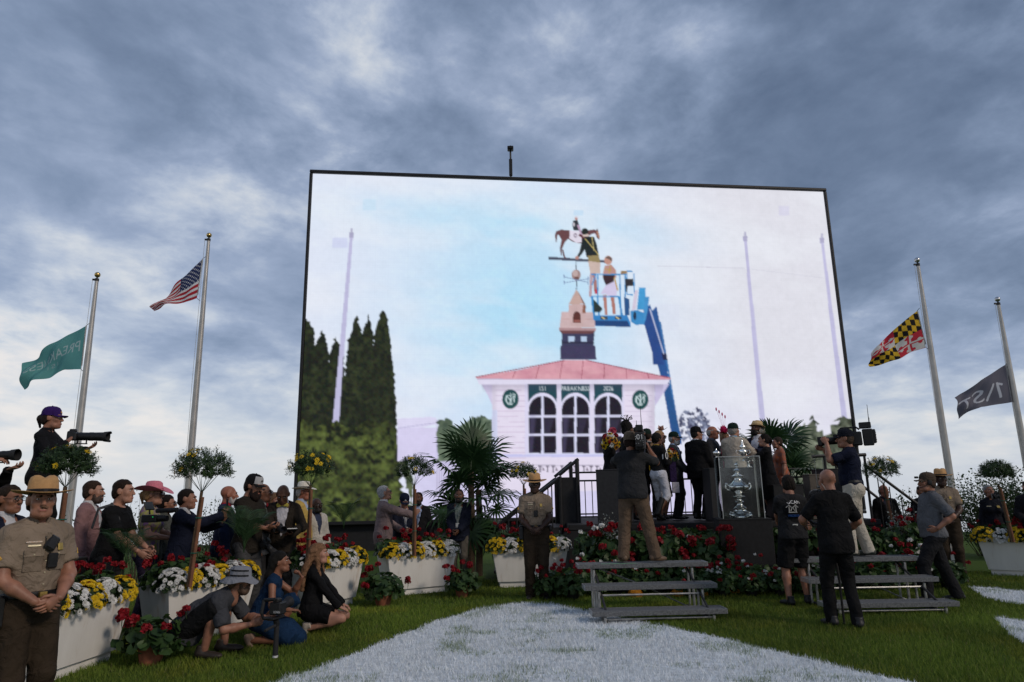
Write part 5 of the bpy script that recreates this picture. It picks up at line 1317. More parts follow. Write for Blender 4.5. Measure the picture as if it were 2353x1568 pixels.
def me_feather(L=1.0, seed=0, n=30):
    r = np.random.default_rng(seed); b = QB(); P = [np.array([0, L * .62 * s ** 1.25, L * (.95 * s - .42 * s ** 2.4)]) for s in np.linspace(0, 1, n + 1)]
    for i in range(n): 
        u = np.array([.006 * (1 - i / n) + .002, 0, 0]); b.quad(P[i] - u, P[i] + u, P[i + 1] + u * .9, P[i + 1] - u * .9)
    for i in range(6, n + 1):
        s = i / n; T = P[min(i + 1, n)] - P[i - 1]; T /= np.linalg.norm(T); ll = L * .34 * math.sin(math.pi * min(1, .18 + .80 * s)) ** .8 + .03
        for q in (-1, 1):
            d = np.array([q * 1.0, 0, .10]) + T * 1.05; d /= np.linalg.norm(d); w = T * (.0105 if s < .85 else .006); e = P[i] + d * ll + np.array([0, 0, -.16 * ll]); mi = P[i] + d * ll * .55
            b.quad(P[i] - w * .5, P[i] + w * .5, mi + w * .6, mi - w * .6); b.quad(mi - w * .6, mi + w * .6, e + w * .05, e - w * .05)
    return b.mesh('frond', PALM)
FEATH = [me_feather(1.0, i) for i in range(2)]
def feather_palm(label, base, hgt, n=6, seed=0, spread=1.0):
    r = np.random.default_rng(seed + 40); t = thing('feather_palm', label, 'palm', base)
    for k in range(n):
        a = k * 2 * math.pi / n + r.uniform(-.3, .3); tl = r.uniform(-.25, .25) * spread; L = hgt / .55 * r.uniform(.75, 1.0)
        link('frond', FEATH[k % 2], t, M=M4(rotz(a) @ rotx(-tl + .1) * np.array([L, L * spread, L * .95]), (0, 0, 0)))
    return t
def me_fan(seed=0, n=26, Rr=.40, pet=.42):
    r = np.random.default_rng(seed); b = QB(); c = np.array([0, pet, 0]); 
    for k in range(2): b.quad(np.array([-.008, 0, 0]) if k else np.array([0, 0, -.008]), np.array([.008, 0, 0]) if k else np.array([0, 0, .008]), c + (np.array([.006, 0, 0]) if k else np.array([0, 0, .006])), c - (np.array([.006, 0, 0]) if k else np.array([0, 0, .006])))
    for i in range(n):
        a = R(-150 + 300 * i / (n - 1)); d = np.array([math.sin(a), math.cos(a), 0]); u = np.array([math.cos(a), -math.sin(a), 0]); L = Rr * r.uniform(.88, 1.08) * (1 - .22 * (abs(a) / 2.6) ** 2); z = np.array([0, 0, 1.0])
        dr = r.uniform(.22, .6); A = []; B = []
        for s, w in ((0, .003), (.35, .021), (.65, .018), (.85, .010), (1, .001)):
            p = c + d * L * s + z * (.10 * s * L * math.cos(a * .5) - dr * L * max(0, s - .5) ** 1.6 * 2.2) + z * .008 * (-1) ** i; A.append(p - u * w); B.append(p + u * w)
        b.strip(A, B)
    return b.mesh('frond', PALM)
FAN = [me_fan(i) for i in range(3)]
def fan_palm(label, base, hgt, n=14, seed=0, sc=1.0):
    r = np.random.default_rng(seed + 70); t = thing('fan_palm', label, 'palm', base)
    b = MB(); b.tube([(0, 0, 0), (.02, 0, hgt * .5), (0, 0, hgt)], [.075, .065, .06], 10); b.build('trunk', mat('palm_fibre', (.05, .035, .022), .95, var=.4, scale=30, bump=.8), t)
    for k in range(n):
        a = k * 2.399 + r.uniform(-.2, .2); el = R(72) - R(118) * (k / n) + r.uniform(-.15, .15)
        link('frond', FAN[k % 3], t, M=M4(rotz(a) @ rotx(el) @ roty(r.uniform(-.7, .7)) * sc * r.uniform(.85, 1.1), (0, 0, hgt - .02 - (.85 if n > 15 else .45) * k / n)))
    return t
def shrub(label, base, w, h, n, seed, m=TREELEAF, leaf=.035, group=None, name='shrub'):
    """loose upright twigs with leaves"""
    r = np.random.default_rng(seed + 3000); t = thing(name, label, 'shrub', base, 0, group); b = MB(); q = QB()
    for k in range(n):
        a = r.uniform(0, 6.28); rad = w * math.sqrt(r.random()); e = np.array([math.cos(a) * rad, math.sin(a) * rad, h * r.uniform(.55, 1.05)]); s0 = np.array([e[0] * .3, e[1] * .3, 0]); mid = (s0 + e) / 2 + r.normal(size=3) * .05
        b.tube([s0, mid, e], [.008, .005, .002], 4, False)
        for j in range(int(34 * h)):
            s = r.uniform(.25, 1.0); p = (1 - s) ** 2 * s0 + 2 * s * (1 - s) * mid + s * s * e + r.normal(size=3) * .055; d = rdir(r); u = perp(d, r); L = leaf * r.uniform(.7, 1.3)
            q.quad(p, p + d * L * .5 + u * L * .32, p + d * L, p + d * L * .5 - u * L * .32)
    b.build('stems', mat('twig', (.045, .03, .02), .9), t)['kind'] = 'stuff'; add_stuff('foliage', q.mesh('shrub_foliage', m), t)
    return t

# ------------------------------------------------------------------ planters
PWHITE = None
def planter_mat():
    mt = bpy.data.materials.new('planter_white'); mt.use_nodes = True; t = mt.node_tree; L = t.links.new; p = t.nodes['Principled BSDF']
    tc = N(t, 'ShaderNodeTexCoord'); mp = N(t, 'ShaderNodeMapping'); mp.inputs['Scale'].default_value = (5, 5, .7); L(tc.outputs['Object'], mp.inputs[0])
    n = N(t, 'ShaderNodeTexNoise'); n.inputs['Scale'].default_value = 2.2; n.inputs['Detail'].default_value = 8; L(mp.outputs[0], n.inputs[0])
    rp = N(t, 'ShaderNodeValToRGB'); e = rp.color_ramp.elements; e[0].position = .28; e[0].color = (.50, .41, .32, 1); e[1].position = .40; e[1].color = (.66, .64, .60, 1); k = e.new(.7); k.color = (.71, .69, .65, 1); L(n.outputs['Fac'], rp.inputs[0])
    n2 = N(t, 'ShaderNodeTexNoise'); n2.inputs['Scale'].default_value = 38; L(tc.outputs['Object'], n2.inputs[0]); r2 = N(t, 'ShaderNodeValToRGB'); r2.color_ramp.elements[0].position = .22; r2.color_ramp.elements[0].color = (.55, .48, .4, 1); r2.color_ramp.elements[1].position = .27; r2.color_ramp.elements[1].color = (1, 1, 1, 1); L(n2.outputs['Fac'], r2.inputs[0])
    mx = N(t, 'ShaderNodeMix', data_type='RGBA', blend_type='MULTIPLY'); mx.inputs['Factor'].default_value = 1; L(rp.outputs[0], mx.inputs['A']); L(r2.outputs[0], mx.inputs['B']); L(mx.outputs['Result'], p.inputs['Base Color'])
    p.inputs['Roughness'].default_value = .6
    n3 = N(t, 'ShaderNodeTexNoise'); n3.inputs['Scale'].default_value = 3; L(tc.outputs['Object'], n3.inputs[0]); bp = N(t, 'ShaderNodeBump'); bp.inputs['Strength'].default_value = .25; bp.inputs['Distance'].default_value = .03; L(n3.outputs['Fac'], bp.inputs['Height']); L(bp.outputs[0], p.inputs['Normal'])
    return mt
PM = planter_mat(); SOIL = mat('soil', (.02, .014, .01), .95, bump=.8)
def slab(b, q, th, inward):
    q = [np.array(x, float) for x in q]; o = np.array(inward, float) * th; V = q + [x + o for x in q]
    b.add(V, [(0, 1, 2, 3), (7, 6, 5, 4), (0, 4, 5, 1), (1, 5, 6, 2), (2, 6, 7, 3), (3, 7, 4, 0)])
def planter(desc, C, az, L=1.2, single=False, seed=0, first_white=False, nm=5, tree=None, gheads=6, ng=4, palm=None):
    """C: top right front corner; az: heading of the front edge, clockwise from straight ahead"""
    d = np.array([math.sin(R(az)), math.cos(R(az))]); nrm = np.array([d[1], -d[0]]); c = np.array([C.x, C.y]) - d * L / 2 - nrm * .06
    rz = math.atan2(d[1], d[0]); H_ = .65
    t = thing('planter', 'white wooden trough planter, flared, ' + desc, 'planter', (c[0], c[1], 0), rz, 'white flared planters')
    lt, lb, dt, db, z0 = L / 2, L / 2 - .10, .56, .44, .10; yt, yb = -.06, -.0; Yt, Yb = yt + dt, yb + db
    b = MB(); slab(b, [(-lb, yb, z0), (lb, yb, z0), (lt, yt, H_), (-lt, yt, H_)], .022, (0, 1, 0)); b.build('front_panel', PM, t)
    b = MB(); slab(b, [(lb, Yb, z0), (-lb, Yb, z0), (-lt, Yt, H_), (lt, Yt, H_)], .022, (0, -1, 0)); b.build('back_panel', PM, t)
    for s in (-1, 1):
        b = MB(); q = [(s * lb, yb + .003, z0), (s * lb, Yb - .003, z0), (s * lt, Yt - .003, H_ - .002), (s * lt, yt + .003, H_ - .002)]; slab(b, q if s > 0 else q[::-1], .022, (-s, 0, 0)); b.build('end_panel', PM, t)
    b = MB(); b.box((0, (yb + Yb) / 2 + .008, z0 / 2), (2 * lb - .06, db - .05, z0 - .004)); b.build('plinth', PM, t)
    b = MB(); b.box((0, (yt + Yt) / 2, H_ - .07), (2 * lt - .10, dt - .09, .06)); b.build('soil', SOIL, t)
    W_ = lambda x, y, z: (c[0] + d[0] * x - nrm[0] * y, c[1] + d[1] * x - nrm[1] * y, z)
    r = np.random.default_rng(seed); fac = math.atan2(nrm[1], nrm[0]); cnt = {True: 0, False: 0}; seq = [(k % 2 == 0) == first_white for k in range(nm)]
    for k in range(nm):
        w = seq[k]; x = -lt + .10 + (2 * lt - .2) * k / (nm - 1); cn = cnt[w]; cnt[w] += 1
        tot = sum(1 for q in seq if q == w); o_ = ('only' if tot == 1 else ORD[cn])
        mum('%s %s chrysanthemum clump from left, planter %s' % (o_, 'white' if w else 'yellow', desc), W_(x, .035 + r.uniform(-.01, .02), H_ - .01), w, seed * 11 + k, 'chrysanthemums along the planter rims', single, fac, 1.42 + r.uniform(-.10, .12))
    for k in range(ng):
        x = -lt + .16 + (2 * lt - .32) * k / (ng - 1); geranium('%s red geranium from left, planter %s' % (ORD[k], desc), W_(x, .27 + r.uniform(-.05, .05), H_ - .02 + .02), .92 + r.uniform(-.1, .15), gheads, seed * 7 + k, None, 'geraniums in the planters', facing=fac)
    if tree:
        p = W_(tree[0], .30, H_ - .02); return t, p, W_
    return t, None, W_
pl = [planter('beside the nearest trooper', gp(306, 1358, .65), 5.8, 1.2, True, 1, False, 5),
      planter('behind the crouching man', gp(590, 1318, .65), 29, 1.2, True, 2, True, 6),
      planter('behind the two kneeling women', gp(837, 1282, .65), 28, 1.2, True, 3, True, 6),
      planter('in front of the pink suited man', gp(1049, 1265, .65), 60, 1.2, False, 4, False, 6),
      planter('behind the trooper at centre', gp(1305, 1257, .65), 86, 1.3, False, 5, False, 6),
      planter('right of the stage behind the polo shirt man', gp(2200, 1234, .65), 98, 1.2, False, 6, True, 5),
      planter('at the right edge', gp(2244, 1235, .65) + Vector((math.sin(R(128)), math.cos(R(128)), 0)) * 1.2, 128, 1.2, False, 7, False, 5)]
def tree_at(lbl, px, base_off, topy, Y, **kw):
    p = at(px[0], px[1], Y); tz = at(px[0], topy, Y).z; topiary(lbl, (p.x + base_off[0], Y + base_off[1], .62), tz, **kw)
tree_at('dense dark topiary tree behind the trooper\'s hat, at left', (150, 1100), (-.01, 0), 1028, 6.75, seed=1, nfl=6, dense=True, cr=.68, lean=(.02, 0))
tree_at('open topiary tree with yellow daisies by the dark suited man with phone', (452, 1100), (0, 0), 1033, 8.0, seed=2, nfl=10, cr=.86, lean=(.07, 0), fl_side=-1)
tree_at('topiary tree with many yellow daisies over the white panama hat', (714, 1100), (0, 0), 1040, 9.75, seed=3, nfl=18, cr=.82, lean=(.0, 0))
tree_at('topiary tree whose trunk the pink suited man is holding', (952, 1100), (0, 0), 1050, 11.35, seed=4, nfl=4, cr=.82)
tree_at('topiary tree left of the trooper\'s hat at centre', (1203, 1100), (0, 0), 1065, 12.1, seed=5, nfl=8, cr=.66)
tree_at('topiary tree with yellow daisies right of the stage railing', (2035, 1100), (0, 0), 1052, 12.5, seed=6, nfl=10, cr=.82, lean=(-.05, 0))
tree_at('bare stemmed dense topiary tree near the right edge', (2300, 1100), (0, 0), 1060, 12.0, seed=7, nfl=0, dense=True, cr=.72, lean=(-.06, 0))
def fp(lbl, x, y, Y, h, **kw):
    p = at(x, y, Y); feather_palm(lbl, (p.x, Y, p.z), h, **kw)
fp('feathery palm between the nearest planter and the man in black', 290, 1300, 7.45, .42, seed=1, n=7, spread=.7)
fp('feathery palm in front of the bearded man with the cap', 560, 1270, 8.5, .50, seed=2, n=7, spread=.7)
fp('feathery palm right of the panama hat, against the screen', 790, 1215, 10.4, .42, seed=3, n=6, spread=.8)
fp('small feathery palm behind the planter of the pink suited man', 1010, 1215, 11.9, .34, seed=4, n=6, spread=.8)
p = at(1082, 1200, 13.6); fan_palm('large fan palm standing before the screen left of the stairs', (p.x, 13.6, 0), at(1080, 1085, 13.6).z, 19, 1, 1.5)
p = at(1100, 1200, 14.0); fan_palm('low fan palm in the shade below the large palm', (p.x, 14.0, 0), at(1110, 1125, 14.0).z, 11, 5, 1.15)
p = at(1800, 1200, 15.6); fan_palm('fan palm behind the stage right of the black dress', (p.x, 15.6, 0), at(1800, 1050, 15.6).z, 12, 2, 1.55)
p = at(1845, 1200, 16.2); fan_palm('lower fan palm behind the camera equipment right of the stage', (p.x, 16.2, 0), at(1845, 1110, 16.2).z, 11, 3, 1.3)
for lbl, x, ytop, Y, w, n, sd in (('leafy shrub against the sky behind the man with phone', 495, 1142, 13, .35, 24, 1), ('thin shrub behind the pink hat woman', 330, 1130, 13, .35, 10, 2), ('shrub behind the man in the pinkish jacket', 235, 1130, 12, .5, 12, 3), ('spreading shrub against the sky behind the dark uniformed officer', 2250, 1095, 16, .95, 90, 4), ('tall shrub at the far right edge', 2335, 1080, 15, .8, 100, 5), ('thin shrub left of the grey polo shirt man', 2085, 1125, 15, .5, 36, 6)):
    p = at(x, ytop, Y); shrub(lbl, (p.x, Y, 0), w, p.z, n, sd, leaf=.055 if x > 2000 else .04)
for lbl, y, x, Y, sz, h, sd in (('potted red geranium on the lawn at the end of the nearest planter', 1526, 345, 7.25, 1.12, 9, 1), ('potted red geranium right of the kneeling women', 1393, 880, 10.4, 1.15, 9, 2), ('potted red geranium left of the planter at centre', 1372, 1062, 11.25, 1.0, 9, 3)):
    p = gp(x, y); geranium(lbl, (p.x, p.y, 0), sz, h, sd + 60, 'terracotta', 'potted geraniums on the lawn', spread=1.05)

# ------------------------------------------------------------------ stage, plinths, trophy
BLK = mat('stage_black', (.012, .012, .013), .7, var=.25, bump=.15); RAILM = mat('rail_black', (.014, .014, .015), .45)
def build_stage():
    t = thing('stage', 'black raised stage platform with railings in front of the screen', 'stage', (0, 0, 0))
    x0, x1, y0, y1, z = .95, 6.5, 12.55, 15.6, 1.0
    b = MB(); b.box(((x0 + x1) / 2, (y0 + y1) / 2, z - .05), (x1 - x0, y1 - y0, .10), None, .01); b.build('deck', BLK, t)
    n = 8
    for k in range(n):
        w = (x1 - x0) / n; b = MB(); b.box((x0 + w * (k + .5), y0 + .03, .45), (w - .012, .03, .89)); b.build('skirt_panel', BLK, t)
    for x in (x0 + .02, x1 - .02): b = MB(); b.box((x, (y0 + y1) / 2, .45), (.03, y1 - y0 - .1, .89)); b.build('skirt_panel', BLK, t)
    for k in range(5):     # stairs down to the left
        b = MB(); b.box((x0 - .14 - .27 * k, 14.0, .90 - .19 * k), (.28, 1.5, .05)); b.build('step', BLK, t)
    def rail(pts, r=.024, nm='handrail'):
        b = MB(); b.tube(pts, r, 8); b.build(nm, RAILM, t, True)
    def post(x, y, za, zb, r=.022): rail([(x, y, za), (x, y, zb)], r, 'rail_post')
    for y in (13.25, 14.75):
        a = np.array([x0 + .28, y, z + 1.18]); m_ = np.array([x0 - .10, y, z + .88]); e = np.array([x0 - 1.30, y, .95]); rail([a, m_], .032); rail([m_ + np.array([.0, 0, -.05]), e], .032)
        post(x0 + .25, y, z, z + 1.18, .04); post(x0 - .08, y, .8, z + .86, .03); post(x0 - 1.25, y, 0, .98, .03)
        b = MB(); b.box((x0 + .08, y + .03, z + .34), (.30, .03, 1.0)); b.build('rail_panel', BLK, t)
        for k in range(1, 7): s = k / 7; post(x0 - .08 - 1.17 * s, y, .8 - .8 * s, z + .86 - .9 * s, .012)
    # guard rail along the back
    for zz in (z + .98, z + .80, z + .08): rail([(x0 + .3, y1 - .05, zz), (x1 - .05, y1 - .05, zz)], .02 if zz > 1.5 else .016)
    for k in range(34):
        x = x0 + .3 + (x1 - x0 - .35) * k / 33; post(x, y1 - .05, z, z + (.98 if k % 6 == 0 else .80), .02 if k % 6 == 0 else .010)
    # right stair rails
    for y in (13.1, 14.3):
        p0 = np.array([x1 + .15, y, at(2000, 1045, y).z]); rail([np.array([x1 - .35, y, p0[2] - .02]), p0], .032); rail([p0 + np.array([-.05, 0, -.18]), np.array([x1 + 1.4, y, .9])], .028)
        post(x1 - .1, y, 0, p0[2], .03); post(x1 + .12, y, 0, p0[2], .024); post(x1 + 1.3, y, 0, .95, .024)
        for k in range(1, 6): s = k / 6; post(x1 + .12 + 1.18 * s, y, .0, p0[2] - .25 - 1.05 * s, .010)
    for k in range(5):
        b = MB(); b.box((x1 + .14 + .27 * k, 13.7, .90 - .19 * k), (.28, 1.2, .05)); b.build('step', BLK, t)
    # sloping black equipment cover on the right
build_stage()
def boxthing(name, label, cat, c, size, m=BLK, rz=0.0, bev=.008, extra=None):
    t = thing(name, label, cat, (c[0], c[1], c[2] - size[2] / 2), rz); b = MB(); b.box((0, 0, size[2] / 2), (size[0], size[1], size[2] - .012), None, bev); b.build('body', m, t)
    b = MB(); b.box((0, 0, size[2]), (size[0] + .012, size[1] + .012, .025), None, .006); b.build('top_board', m, t); return t
DKG = mat('plinth_charcoal', (.022, .022, .024), .6, var=.2, bump=.1)
p = at(1408, 1150, 13.0); boxthing('plinth', 'charcoal box plinth on the stage left of the cameraman', 'plinth', (p.x + .05, 13.05, 1.475), (.62, .55, .95), DKG, R(-12))
p = at(1690, 1150, 12.9); boxthing('plinth', 'black plinth on the stage carrying the small silver cups', 'plinth', (p.x - .02, 12.95, 1.47), (.95, .5, .94), DKG)
PX, PY, PZ = 3.80, 11.85, 1.085
boxthing('plinth', 'black plinth carrying the large trophy in its clear case', 'plinth', (PX, PY, PZ / 2), (.84, .66, PZ), BLK, R(-8))
for lbl, x, y, sz, m_ in (('black equipment case on the stage right of the trophy', 5.0, 13.0, (.55, .45, .62), BLK), ('tan equipment box beside the black case on the stage', 5.55, 12.95, (.28, .3, .80), mat('tan_case', (.085, .07, .055), .7, bump=.2)), ('wide black equipment trunk at the right end of the stage', 6.1, 13.3, (.6, .6, .9), BLK)):
    boxthing('equipment_case', lbl, 'equipment case', (x, y, 1.0 + sz[2] / 2), sz, m_)
SILV = mat('trophy_silver', (.90, .88, .84), .22, metal=.92, var=.12, scale=30, bump=.25, bscale=55)
ACE = mat('acrylic_edge', (.42, .45, .45), .2, var=.05)
def build_case():
    t = thing('display_case', 'clear acrylic case over the large silver trophy', 'display case', (PX, PY, PZ + .015), R(-8)); w, d, h = .66, .5, 1.0
    for c, s in (((0, -d / 2, h / 2), (w, .008, h)), ((0, d / 2, h / 2), (w, .008, h)), ((-w / 2, 0, h / 2), (.008, d - .02, h)), ((w / 2, 0, h / 2), (.008, d - .02, h)), ((0, 0, h), (w, d, .008))):
        b = MB(); b.box(c, s); b.build('pane', ACR, t)
    for x in (-1, 1):
        for y in (-1, 1): b = MB(); b.box((x * w / 2, y * d / 2, h / 2), (.010, .010, h + .01)); b.build('edge', ACE, t)
    for y in (-1, 1): b = MB(); b.box((0, y * d / 2, h + .004), (w, .010, .010)); b.build('edge', ACE, t)
    for x in (-1, 1): b = MB(); b.box((x * w / 2, 0, h + .004), (.010, d - .012, .010)); b.build('edge', ACE, t)
build_case()
def build_trophy():
    t = thing('trophy', 'large ornate silver trophy vase inside the clear case', 'trophy', (PX - .01, PY, PZ + .015)); k = .00175
    pr = [(100, 0), (102, 8), (96, 20), (88, 30), (92, 38), (84, 48), (66, 60), (58, 75), (66, 88), (54, 100), (34, 112), (26, 130), (30, 142), (44, 148), (40, 156), (24, 164), (22, 176), (30, 188), (58, 196), (52, 204), (30, 212), (32, 224), (50, 238), (78, 252), (94, 272), (98, 290), (92, 304), (74, 316), (62, 330), (48, 342), (36, 356), (34, 370), (58, 382), (60, 392), (44, 402), (26, 410), (20, 424), (30, 434), (34, 446), (20, 456), (12, 466)]
    b = MB(); b.lathe([(r * k, z * k) for r, z in pr], 28, mod=lambda q, a, j: q * np.array([1 + .025 * math.cos(12 * a) * (j % 3 == 0), 1 + .025 * math.cos(12 * a) * (j % 3 == 0), 1])); b.build('vase', SILV, t, True, ang=60)
    for s in (-1, 1):
        b = MB(); b.tube([(s * x * k, 0, z * k) for x, z in ((78, 262), (104, 262), (122, 282), (118, 310), (104, 322), (98, 306), (84, 300))], [.012, .013, .013, .013, .015, .010, .008], 7); b.ball((s * 112 * k, 0, 318 * k), .022, 8, 6); b.build('handle', SILV, t, True)
    for a in range(4):
        b = MB(); an = a * math.pi / 2 + .6; b.ball((math.cos(an) * 112 * k, math.sin(an) * 112 * k, 24 * k), .034, 8, 6, (1, 1, 1.2)); b.ball((math.cos(an) * 112 * k, math.sin(an) * 112 * k, 48 * k), .018, 8, 6); b.build('foot_figure', SILV, t, True)
    b = MB(); b.ball((0, 0, 478 * k), .022, 8, 6); b.ball((0, 0, 500 * k), .034, 8, 6, (1, .6, .9)); b.tube([(0, 0, 500 * k), (.02, 0, 530 * k)], [.016, .008], 6); b.build('finial_figure', SILV, t, True)
build_trophy()
def cup(label, c, prof, k, handles=True):
    t = thing('silver_cup', label, 'cup', c); b = MB(); b.lathe([(r * k, z * k) for r, z in prof], 22); b.build('bowl', SILV, t, True, ang=60)
    mr = max(r for r, z in prof); mz = [z for r, z in prof if r == mr][0]
    if handles:
        for s in (-1, 1): b = MB(); b.tube([(s * mr * k * x, 0, (mz + z) * k) for x, z in ((.9, 6), (1.5, 14), (1.7, -8), (1.2, -26), (.7, -30))], .006, 6); b.build('handle', SILV, t, True)
    return t
p = at(1652, 1088, 12.75); cup('lidded silver cup at the left end of the black plinth', (p.x, 12.8, 1.955), [(30, 0), (30, 5), (12, 12), (8, 30), (14, 44), (8, 54), (10, 66), (26, 78), (24, 90), (14, 104), (18, 120), (34, 136), (38, 150), (30, 160), (10, 168), (6, 180), (3, 190)], .00185, False)
p = at(1724, 1088, 12.75); cup('open silver goblet at the right end of the black plinth', (p.x, 12.8, 1.955), [(30, 0), (30, 5), (12, 12), (8, 40), (12, 50), (40, 66), (52, 90), (52, 104), (48, 104), (44, 84)], .0019)
p = at(1711, 1058, 13.0); cup('tall lidded silver vase held up behind the clear case', (p.x, 13.05, at(1711, 1045, 13.0).z), [(14, -60), (10, -50), (8, -30), (16, -10), (34, 10), (40, 30), (34, 44), (20, 50), (26, 62), (30, 78), (16, 92), (8, 104), (12, 116), (5, 130), (2, 150)], .0020)

# flower bank around the stage: tiered black stands with geraniums in pots
def stand(lbl, x0, x1, y, z): boxthing('plant_stand', lbl, 'plant stand', ((x0 + x1) / 2, y, z / 2), (x1 - x0, .42, z), BLK)
stand('low black stand under the red flowers left of the trophy plinth', 1.15, 3.3, 11.85, .42)
stand('low black stand under the red flowers right of the trophy plinth', 4.3, 6.8, 12.0, .42)
bank = []
r_ = np.random.default_rng(77)
def bank_row(xs, y, z, szs, heads, wh, pot, where):
    for k, x in enumerate(xs): bank.append((x, y + r_.uniform(-.08, .08), z, szs * r_.uniform(.85, 1.15), heads, wh, pot, where))
bank_row(np.linspace(1.3, 3.15, 6), 11.85, .42, 1.15, 4, 1, 'black', 'upper row left of the trophy plinth')
bank_row(np.linspace(4.45, 6.55, 7), 12.0, .42, 1.2, 4, 1, 'black', 'upper row right of the trophy plinth')
bank_row(np.linspace(.62, 3.2, 9), 11.25, 0, .95, 3, 1, 'black', 'lower row behind the left steps')
bank_row(np.linspace(3.45, 6.75, 11), 11.35, 0, .95, 3, 1, 'black', 'lower row behind the right steps')
bank_row(np.linspace(2.7, 4.4, 5), 10.85, 0, .8, 6, 4, 'black', 'front row between the two steps')
bank_row(np.linspace(.45, .85, 2), 10.85, 0, 1.05, 9, 1, 'black', 'front pair right of the trooper at centre')
cn = {}
for k, (x, y, z, s, h, w, pot, wh) in enumerate(bank):
    i = cn.get(wh, 0); cn[wh] = i + 1
    geranium('%s red geranium from the left, %s' % (ORD[i] if i < 12 else 'last', wh), (x, y, z), s, h, 200 + k, pot, 'geraniums banked around the stage', white=w, spread=1.1, hz=1.15)
p = at(1520, 1250, 11.6); geranium('tall red geranium bush behind the cameraman\'s legs', (p.x, 11.6, .42), 1.5, 10, 301, None, 'geraniums banked around the stage', hz=1.4)
p = at(1625, 1260, 11.6); geranium('tall red geranium bush right of the cameraman\'s legs', (p.x, 11.6, .42), 1.5, 10, 302, None, 'geraniums banked around the stage', hz=1.3)
p = at(1390, 1260, 11.6); geranium('tall red geranium bush left of the cameraman\'s legs', (p.x, 11.6, .42), 1.45, 10, 303, None, 'geraniums banked around the stage', white=5, hz=1.3)
p = at(2070, 1240, 11.5); geranium('tall red geranium bush right of the white trousers', (p.x, 11.5, .30), 1.2, 10, 304, None, 'geraniums banked around the stage', white=4, hz=1.1)
p = at(1398, 1200, 11.75); shrub('silvery lacy plant rising from the flowers left of the cameraman', (p.x, 11.75, .55), .15, .62, 26, 9, SILVER, .035, name='silver_plant')
p = at(2068, 1195, 11.9); shrub('silvery lacy plant right of the white trousers', (p.x, 11.9, .55), .16, .62, 26, 10, SILVER, .035, name='silver_plant')
for k, (x, y) in enumerate(((1460, 1372), (1560, 1370), (1610, 1372), (1690, 1362), (2060, 1345))):
    q = gp(x, y); t = mum('%s low orange pansy clump from the left below the flower bank' % ORD[k], (q.x, q.y, .03), False, 900 + k, 'orange pansies below the flower bank', False, -1.57, .75)
    for c in t.children:
        if c.name.startswith('blooms'): c.data.materials[0] = ORANGE
    t.name = 'pansy'; t['category'] = 'pansy'

# ------------------------------------------------------------------ bleacher steps
def steps_mat():
    return mat('galvanised_tread', (.11, .115, .12), .75, metal=.0, var=.45, scale=55, bump=.35, bscale=120)
def bleacher(label, x, y, rz=0.0, w=1.66):
    t = thing('bleacher_steps', label, 'steps', (x, y, 0), rz, 'portable bleacher steps'); tr = steps_mat(); al = mat('aluminium_trim', (.42, .43, .44), .4, metal=.7, var=.25, scale=25); gal = mat('galvanised_tube', (.36, .36, .35), .4, metal=.75, var=.3, scale=20); dkm = mat('dark_frame', (.03, .03, .032), .6)
    tops = ((.0, .145), (.41, .39), (.82, .615))
    for k, (yy, z) in enumerate(tops):
        b = MB(); b.box((0, yy + .14, z - .024), (w - .02 + .05 * k, .275, .042), None, .003); pk = b.build('plank', tr, t)
        ww = w + .05 * k
        for c, s in (((0, yy - .004, z - .026), (ww, .012, .058)), ((0, yy + .284, z - .026), (ww, .012, .058)), ((-ww / 2, yy + .14, z - .026), (.014, .276, .058)), ((ww / 2, yy + .14, z - .026), (.014, .276, .058))): b = MB(); b.box(c, s, None, .003); b.build('edge_trim', al if abs(c[0]) > .1 else tr, pk)
        for s in (-1, 1):
            b = MB(); b.tube([(s * (w / 2 - .16), yy + .03, 0), (s * (w / 2 - .16), yy + .03, z - .075), (s * (w / 2 - .16), yy + .06, z - .05)], .019, 8); b.tube([(s * (w / 2 - .16), yy + .24, 0), (s * (w / 2 - .16), yy + .24, z - .05)], .017, 8); b.build('leg', gal, t, True)
    for s in (-1, 1):
        b = MB(); b.tube([(s * (w / 2 - .19), .03, .03), (s * (w / 2 - .19), 1.08, .03)], .016, 6); b.build('base_rail', dkm, t)
        b = MB(); b.tube([(s * (w / 2 - .19), .05, .09), (s * (w / 2 - .19), 1.06, .56)], .016, 6); b.build('side_brace', dkm, t)
    for yy, z in ((.04, .05), (.45, .27)): b = MB(); b.tube([(-w / 2 + .17, yy, z), (w / 2 - .17, yy, z)], .014, 6); b.build('cross_rung', gal, t)
    b = MB(); b.tube([(-w / 2 + .2, 1.06, .56), (w * .1, 1.06, .25)], .012, 6); b.tube([(0, .66, .33), (w / 2 - .2, .66, .03)], .012, 6); b.build('diagonal_brace', gal, t)
    b = MB(); b.box((-w * .2, .822, .618), (.48, .012, .004)); b.build('green_tape', mat('green_tape', (.08, .42, .16), .6), t)
    return t
bleacher('grey three step bleacher under the cameraman in khaki trousers', 1.75, 8.86, R(2))
bleacher('grey three step bleacher under the cameraman in white trousers', 4.74, 9.12, R(0))
